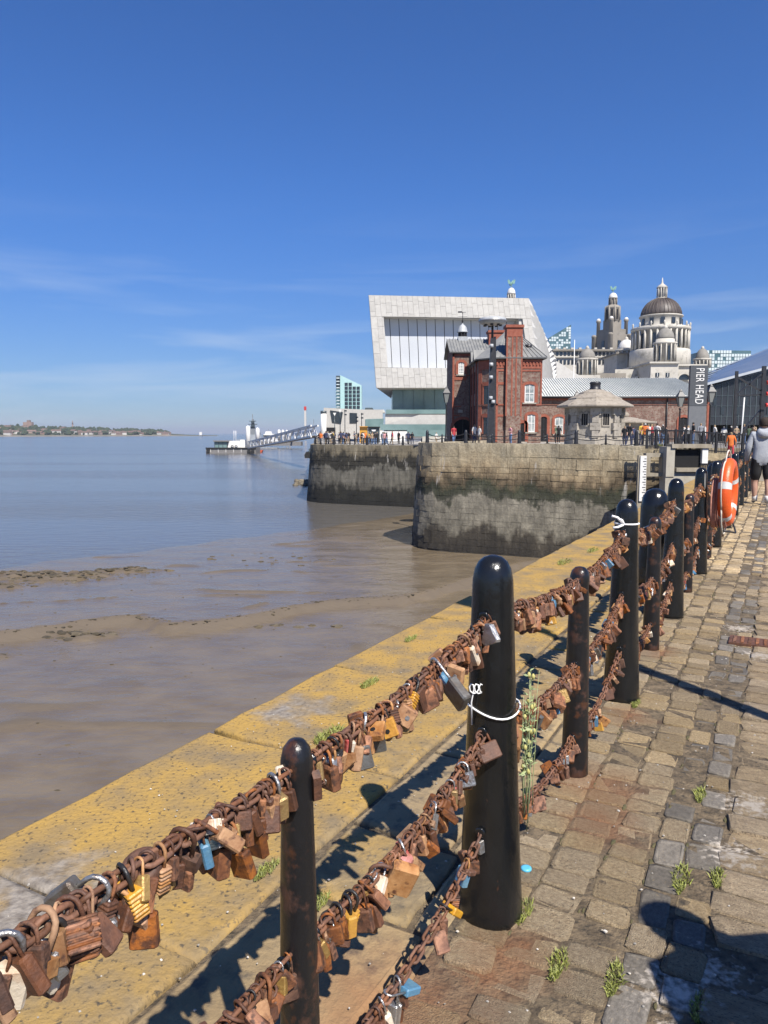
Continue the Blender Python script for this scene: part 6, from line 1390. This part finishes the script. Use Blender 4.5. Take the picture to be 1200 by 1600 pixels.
# the walker at the right edge: light grey hoodie, black shorts, seen from behind
J = person_joints(0, .10, .02, 1.14)
for k in list(J):
    (x, y, z), r = J[k]; J[k] = ((x, y, z), r)
J['waist'] = ((0, 0, 1.10), (.19, .145)); J['chest'] = ((0, 0, 1.31), (.205, .145)); J['pelvis'] = ((0, 0, .95), (.185, .135))
for s_, sg in (('L', 1), ('R', -1)):
    J['sh' + s_] = ((sg * .20, 0, 1.42), .085); J['el' + s_] = ((sg * .285, .03, 1.14), .070); J['wr' + s_] = ((sg * .275, -.09, .91), .048)
    J['hip' + s_] = ((sg * .105, 0, .86), .125); st = .10 * sg; J['kn' + s_] = ((sg * .115, -.02 - st * .5, .50), .078); J['calf' + s_] = ((sg * .117, .03 - st * .8, .32), .064); J['hem' + s_] = ((sg * .113, -.01 - st * .3, .60), .118)
    hx, hy, hz = sg * .27, -.12, .845; J['hand' + s_] = ((hx, hy, hz), (.022, .038))
    for q, (dy, dz) in enumerate(((-.030, -.075), (-.010, -.085), (.010, -.080), (.028, -.065))): J['f%d' % q + s_] = ((hx, hy + dy * .8, hz - .035), .010); J['t%d' % q + s_] = ((hx - sg * .015, hy + dy, hz + dz), .008)
    J['thumb' + s_] = ((hx - sg * .02, hy - .05, hz - .025), .010)
E = [e for e in BODY_E if e not in (('hipL', 'knL'), ('hipR', 'knR'), ('knL', 'anL'), ('knR', 'anR'))]; T = dict(TAGS); T['crown'] = 1
for s_ in 'LR':
    E += [('hip' + s_, 'hem' + s_), ('hem' + s_, 'kn' + s_), ('kn' + s_, 'calf' + s_), ('calf' + s_, 'an' + s_), ('hand' + s_, 'thumb' + s_)]; T.update({'hem' + s_: 3, 'kn' + s_: 1, 'calf' + s_: 1, 'an' + s_: 1, 'wr' + s_: 2, 'toe' + s_: 4, 'thumb' + s_: 1})
    for q in range(4): E += [('hand' + s_, 'f%d' % q + s_), ('f%d' % q + s_, 't%d' % q + s_)]; T.update({'f%d' % q + s_: 1, 't%d' % q + s_: 1})
M('hoodie', (.36, .38, .40), (.29, .31, .34), 12, .9, .5, 50); M('shorts', (.012, .012, .013), (.02, .02, .022), 12, .85, .3, 50)
wme = skin_body('walker_body', J, E, T, [MT['hair_dark'], MT['skin'], MT['hoodie'], MT['shorts'], MT['shoe_white']], 2)
WY = 16.6; wk = link('person', wme, None, (PX(1194, WY), WY, .008), (0, 0, math.pi - .35)); wk.scale = (1.1,) * 3
tag(wk, 'person in light grey hoodie and black shorts walking away at the right edge', 'person', 'walkers on the path')
c = MB(); c.lathe([(.085, 1.585), (.100, 1.62), (.104, 1.68), (.085, 1.74), (.045, 1.768), (.005, 1.775)], (0, .008, 0), 14); link('hair', c.mesh('hair', MT['hair_dark']), wk)
c = MB(); c.loft([[Vector((math.cos(a) * w, .06 + math.sin(a) * d, z - .05 * math.sin(a))) for a in [2 * math.pi * k / 14 for k in range(14)]] for w, d, z in ((.12, .09, 1.40), (.15, .12, 1.44), (.14, .13, 1.50), (.10, .10, 1.54))], 0, True); link('hood', c.mesh('hood', MT['hoodie']), wk)
for sg in (1, -1):
    an = J['an' + ('L' if sg > 0 else 'R')][0]; c = MB(); c.cyl((an[0], an[1], .06), (an[0], an[1] , .19), .05, .054, 10); link('sock', c.mesh('sock', MT['cloth_white']), wk)
# companions just outside the frame whose shadows fall into it
by = Vector((.96, 2.24, 0)); hs_ = 1.62; sd2 = Vector((sdir.x, sdir.y, 0)) / sdir.z
pp = by + sd2 * hs_
cp = link('person', wme, None, (pp.x, pp.y, .01), (0, 0, math.pi + .3)); cp.scale = (.98,) * 3
over(cp, MT['hair_fair'], MT['skin'], MT['cloth_navy'], MT['cloth_tan'], MT['shoe_white'])
tag(cp, 'person in navy top standing just outside the frame, casting the near shadow', 'person', 'walkers on the path')
for ch in list(wk.children):
    d_ = ch.copy(); col.objects.link(d_); d_.parent = cp
    over(d_, MT[{'hair': 'hair_fair', 'hood': 'cloth_navy'}.get(ch.name.split('.')[0], 'cloth_white')])
# ================================================================ small things on the quay
# street lamp standing right of the frame; its shadow crosses the cobbles
def tall_lamp(p, h, label):
    e = empty('street_lamp', p, label, 'street lamp'); c = MB()
    c.lathe([(.12, 0), (.12, .7), (.085, .8), (.065, 1.2), (.05, h - 1.0), (.09, h - .95), (.04, h - .85)], p, 14); c.build('post', MT['black_paint'], e)
    c = MB(); c.lathe([(.1, h - .85), (.24, h - .3), (.27, h - .28), (.08, h - .08), (.02, h)], p, 4); c.build('lantern', MT['lamp_glass'], e)
tall_lamp(Vector((2.86, 2.54, .0)), 6.4, 'black street lamp just right of the frame, casting the long shadow')
# mooring posts behind the fence
b = MB(); b.lathe([(.17, -.02), (.16, .1), (.145, .5), (.14, .85), (.125, .95), (.09, 1.01), (.04, 1.035), (.005, 1.04)], n=20); mo_me = b.mesh('mooring_post', MT['black_paint'])
for s_, nm in ((5.75, 'nearest'), (13.2, 'second'), (19.5, 'farthest')):
    tag(link('mooring_post', mo_me, None, FR(s_, -.33)), 'stout dark mooring post just behind the fence chains, %s of three' % nm, 'mooring post', 'mooring posts behind the fence')
# ---- life ring
M('buoy_orange', (.72, .105, .015), (.62, .085, .015), 8, .38, .2, 60); M('reflective', (.62, .62, .60), (.5, .5, .48), 20, .35); M('rope_white', (.62, .58, .5), (.5, .46, .38), 30, .9, .4, 200); M('rope_pink', (.52, .26, .19), (.40, .17, .12), 30, .9, .5, 160)
RC = Vector((3.93, 8.42, .93)); ra_ = FZ - .09; da = Vector((math.cos(ra_), math.sin(ra_), 0)); na = Vector((math.sin(ra_), -math.cos(ra_), 0))
lr = empty('life_ring', RC, 'orange life ring with grey reflective bands hanging on the fence', 'life ring')
def ringpt(a, r, o=0): return RC + da * (r * .80 * math.cos(a)) + Vector((0, 0, r * 1.06 * math.sin(a))) + na * o
c = MB(); NA = 48
rings = []
for k in range(NA):
    a = 2 * math.pi * k / NA; rr = ringpt(a, 1) - RC; cc = ringpt(a, .30)
    er = rr.normalized(); rings.append([cc + er * .075 * math.cos(t) + na * .072 * math.sin(t) for t in [2 * math.pi * q / 12 for q in range(12)]])
c.loft(rings, 0, True, False, True); c.build('ring', MT['buoy_orange'], lr)
for a0 in (.35, 2.8, 3.9, 5.5):
    c = MB(); rg_ = []
    for k in range(5):
        a = a0 + .2 * k / 4; rr = ringpt(a, 1) - RC; cc = ringpt(a, .30); er = rr.normalized(); rg_.append([cc + er * .0765 * math.cos(t) + na * .0735 * math.sin(t) for t in [2 * math.pi * q / 12 for q in range(12)]])
    c.loft(rg_, 0, True, False); c.build('reflective_band', MT['reflective'], lr)
for q in range(4):
    a0 = q * math.pi / 2 + .45; c = MB(); c.tube([ringpt(a0 + (math.pi / 2) * k / 10, .375 + .085 * math.sin(math.pi * k / 10), -.02) for k in range(11)], .009, 6); c.build('grab_line', MT['rope_white'], lr)
rope = MB(); prg2 = random.Random(4)
for q in range(11):
    o = prg2.uniform(-.16, .02); rx = prg2.uniform(.10, .15); pts = []
    for k in range(16):
        a = 2 * math.pi * k / 16; pts.append(RC + da * (-.10 + rx * math.cos(a)) + Vector((0, 0, -.12 + .27 * math.sin(a) + prg2.uniform(-.01, .01))) - na * (.12 + o))
    rope.tube(pts, .011, 5, closed=True)
ro = tag(rope.build('rope_coil', MT['rope_pink']), 'coil of pinkish rope hanging behind the life ring', 'rope', kind=None)
ro['kind'] = 'stuff'
c = MB(); c.tube([RC + Vector((0, 0, -.42)) + da * -.2, RC + Vector((0, 0, -.46)) + na * .1, RC + Vector((0, 0, -.43)) + da * .2 + na * .06, RC + Vector((0, 0, -.3)) + da * .24], .01, 6); c.build('cradle', MT['black_iron'], lr)
c = MB(); c.cyl(FR(6.85, .03, 0), FR(6.85, .03, 1.15), .03, n=8); c.build('support', MT['black_iron'], lr)
# ---- white cable and dried flowers on the big bollard
M('cable_white', (.78, .78, .76), rough=.4); M('stem_green', (.20, .26, .10), (.34, .38, .19), 30, .7, jitter=.2); M('bud_yellow', (.36, .34, .10), (.46, .42, .16), 30, .7)
ct_ = empty('cable_tie', FR(0, 0, .71), 'white cable tied round the biggest bollard with a curly end', 'cable')
c = MB(); R0 = .0855
c.tube([FR(0, 0, .715 + .012 * math.sin(a * 2)) + RV * R0 * math.cos(a) + DV * R0 * math.sin(a) for a in [2 * math.pi * k / 28 for k in range(28)]], .0034, 6, closed=True); c.build('loop', MT['cable_white'], ct_)
pl_ = FR(0, 0, .72) + Vector((-.075, -.045, 0)); c = MB()
pts = [pl_ + Vector((0, 0, -.05)), pl_ + Vector((-.004, -.01, .03))]
for k in range(22):
    a = k * .9; pts.append(pl_ + Vector((-.008 + .0022 * k + .011 * math.cos(a), -.016, .075 + .016 * math.sin(a))))
pts.append(pl_ + Vector((.04, -.014, .03))); c.tube(pts, .0026, 5); c.build('curl', MT['cable_white'], ct_)
fl_ = empty('flower_bunch', FR(0, .11, .45), 'withered green flower stems tied to the biggest bollard', 'flowers')
frg = random.Random(8); base = FR(.0, .100, 0) + Vector((.012, -.02, 0))
for k in range(12):
    x = frg.uniform(-.015, .03); y = frg.uniform(-.02, .02); top_ = frg.uniform(.70, .86); bot = frg.uniform(.30, .42); c = MB()
    P_ = [base + Vector((x * .6 + frg.uniform(-.006, .006), y, bot)), base + Vector((x * .4 + frg.uniform(-.012, .012), y, .5)), base + Vector((x * .5 + frg.uniform(-.014, .014), y, .64)), base + Vector((x + frg.uniform(-.012, .016), y, top_))]
    c.tube(P_, [.0016, .0014, .0012, .0008], 4); o = c.build('stem', MT['stem_green'], fl_)
    lf = MB()
    for q in range(11):
        t = frg.uniform(.5, top_); p = base + Vector((x * .5, y, t)); d = Vector((frg.uniform(-1, 1), frg.uniform(-1, 1), frg.uniform(-.3, .7))).normalized(); sd_ = d.orthogonal().normalized() * .0036; L_ = frg.uniform(.014, .032)
        lf.add([p, p + d * L_ * .5 + sd_, p + d * L_, p + d * L_ * .5 - sd_ + Vector((0, 0, .002))], ((0, 1, 2), (0, 2, 3)))
    tag(lf.build('leaves', MT['stem_green'], o), kind='stuff')
    if k % 2 == 0:
        for t in (top_ - .02, top_ - .12, top_ - .2): c = MB(); c.lathe([(.001, -.008), (.006, -.003), (.0062, .004), (.002, .011)], base + Vector((x * .6 + frg.uniform(-.012, .018), y - .004, t)), 7); c.build('bud', MT['bud_yellow'], o)
rag = empty('white_rag', FR(2.29, 0, 1.12), 'white string knotted round the top of the second tall bollard', 'string'); q0 = FR(2.29, 0, 1.07)
c = MB(); c.tube([q0 + RV * .068 * math.cos(a) + DV * .068 * math.sin(a) for a in [2 * math.pi * k / 20 for k in range(20)]], .006, 6, closed=True); c.build('loop', MT['cable_white'], rag)
for dx, dz in ((-.07, .05), (-.06, -.02), (-.02, .03)): c = MB(); c.tube([q0 + Vector((-.035, -.055, .0)), q0 + Vector((-.04 + dx * .5, -.06, dz * .8)), q0 + Vector((-.04 + dx, -.06, dz))], .008, 6); c.build('tail', MT['cable_white'], rag)
# ---- bottle cap, drain cover, grit
M('cap_blue', (.10, .42, .60), rough=.35)
pc = Vector((.52, 2.55, .012)); c = MB(); c.lathe([(.012, .0), (.019, .001), (.020, .004), (.019, .010), (.012, .011)], pc, 18); cb = c.build('bottle_cap', MT['cap_blue']); tag(cb, 'light blue plastic bottle cap on the cobbles beside the biggest bollard', 'bottle cap')
dcv = empty('drain_cover', Vector((2.82, 5.5, .016)), 'small rusty iron drain cover set in the cobbles at right', 'drain cover'); c = MB(); c.box((2.82, 5.5, .014), (.34, .22, .02), ROT); c.build('frame', MT['rust_c'], dcv)
for k in range(6):
    c = MB(); p = Vector((2.82, 5.5, .027)) + RV * (-.13 + .052 * k); c.box(p, (.022, .17, .008), ROT); c.build('bar', MT['rust_a'], dcv)
M('pebble', (.30, .27, .22), (.5, .47, .42), 20, .9, jitter=.4); gb = MB(); grg = random.Random(12)
for _ in range(1500):
    s_ = grg.uniform(-2, 6) ; t_ = grg.uniform(-1.7, 1.6); p = FR(s_, t_, .004 if t_ < -.08 else .010); r = grg.uniform(.0015, .005) * (1.6 if grg.random() < .06 else 1)
    gb.loft([[p + Vector((math.cos(a) * r * w * grg.uniform(.6, 1.4), math.sin(a) * r * w, r * h)) for a in (0, 1.6, 3.1, 4.7)] for w, h in ((1, -.2), (.9, .4), (.2, .7))], 0, False)
tag(gb.build('grit', MT['pebble']), 'loose grit and shell fragments on the quay stones', 'grit', kind='stuff')
# ---- grass tufts and moss in the joints
M('grass', (.16, .19, .035), (.30, .31, .08), 40, .7, jitter=.3); 
def gp(u, v, z=0):
    x, yd = (u - 600) / F_PX, (v - 800) / F_PX; k = (EYE - z) / (SP + yd * CP); return Vector((x * k, (CP - yd * SP) * k, z))
tufts = [(575, 1070, .07, 'on the yellow coping beside the grey stone'), (510, 1153, .085, 'on the coping behind the nearest post'), (412, 1364, .05, 'left of the nearest short post'), (935, 1530, .05, 'between the near cobbles at the bottom'), (850, 1508, .05, 'in the cobbles below the biggest bollard'), (1045, 1376, .06, 'between the dark setts, largest'), (1142, 1381, .045, 'beside the long slabs at right'), (880, 880, .16, 'on the far coping edge'), (925, 861, .14, 'on the coping near the third bollard'), (1092, 1245, .05, 'by the lime-stained setts'), (820, 1432, .05, 'at the foot of the biggest bollard'), (1070, 1575, .04, 'at the very bottom edge'), (640, 1000, .06, 'on the coping by the top chain'), (905, 1095, .07, 'behind the second tall bollard'), (1030, 700, .35, 'on top of the pale wall by the railing'), (985, 1100, .05, 'right of the second tall bollard'), (490, 1420, .05, 'in the flags behind the nearest post')]
for i, (u, v, r, wh) in enumerate(tufts):
    p = gp(u, v, .004) if v > 710 else at(u, 697, 47.2); tq = (p - B1).dot(RV)
    if -.05 < tq < 1 and v > 710: p = p + RV * (min((.10, .27, .43, .545, .66), key=lambda j_: abs(j_ - tq)) - tq)
    b = MB(); n_ = 240 if r < .1 else 160
    for _ in range(n_):
        a = grg.uniform(0, 6.28); q = r * math.sqrt(grg.random()) * (1.25 if math.cos(a) > 0 else .8); L_ = grg.uniform(.25, .75) * min(r, .09 if v > 710 else .4) * .75; s0 = p + DV * math.cos(a) * q * 1.5 + RV * math.sin(a) * q * .42; d = Vector((grg.uniform(-.7, .7), grg.uniform(-.7, .7), 1)).normalized(); w = d.cross(Vector((grg.uniform(-1, 1), grg.uniform(-1, 1), .1))).normalized() * max(.0018, L_ * .075)
        tip = s0 + d * L_ + Vector((d.x, d.y, -.3)) * L_ * .35; mid = s0 + d * L_ * .6; b.add([s0 - w, s0 + w, mid + w * .8, mid - w * .8, tip], ((0, 1, 2, 3), (3, 2, 4)))
    tag(b.build('grass_tuft', MT['grass']), 'tuft of yellow-green grass %s' % wh, 'grass', 'grass tufts in the stone joints')
M('moss', (.075, .070, .028), (.13, .11, .05), 60, .95, .6, 200)
mb_ = MB()
for _ in range(160):
    s_ = grg.uniform(-1.6, 7); t_ = grg.choice([.10, .27, .43, .545, .665]) + grg.uniform(-.012, .012); r = grg.uniform(.005, .014); p = FR(s_, t_, .004)
    mb_.loft([[p + (DV * math.cos(a) * 2.4 + RV * math.sin(a) * .8) * r * w * grg.uniform(.7, 1.3) + Vector((0, 0, h)) for a in [2 * math.pi * k / 7 for k in range(7)]] for w, h in ((1, -.004), (.8, .001), (.3, .003))], 0, True)
tag(mb_.build('moss', MT['moss']), 'moss and dirt in the joints between the cobbles', 'moss', kind='stuff')
# ================================================================ air: thin summer haze over the river
hz = MB(); hz.bb(-31000, 31000, -3000, 31000, -10.5, 150); hzo = hz.build('haze', bpy.data.materials.new('haze_air')); tag(hzo, kind='stuff')
hm = hzo.data.materials[0]; hm.use_nodes = True
for n in list(hm.node_tree.nodes):
    if n.type == 'BSDF_PRINCIPLED': hm.node_tree.nodes.remove(n)
pv = hm.node_tree.nodes.new('ShaderNodeVolumePrincipled'); pv.inputs['Color'].default_value = (.86, .92, 1, 1); pv.inputs['Density'].default_value = .00009; pv.inputs['Anisotropy'].default_value = .2
hm.node_tree.links.new(pv.outputs[0], [n for n in hm.node_tree.nodes if n.type == 'OUTPUT_MATERIAL'][0].inputs['Volume'])
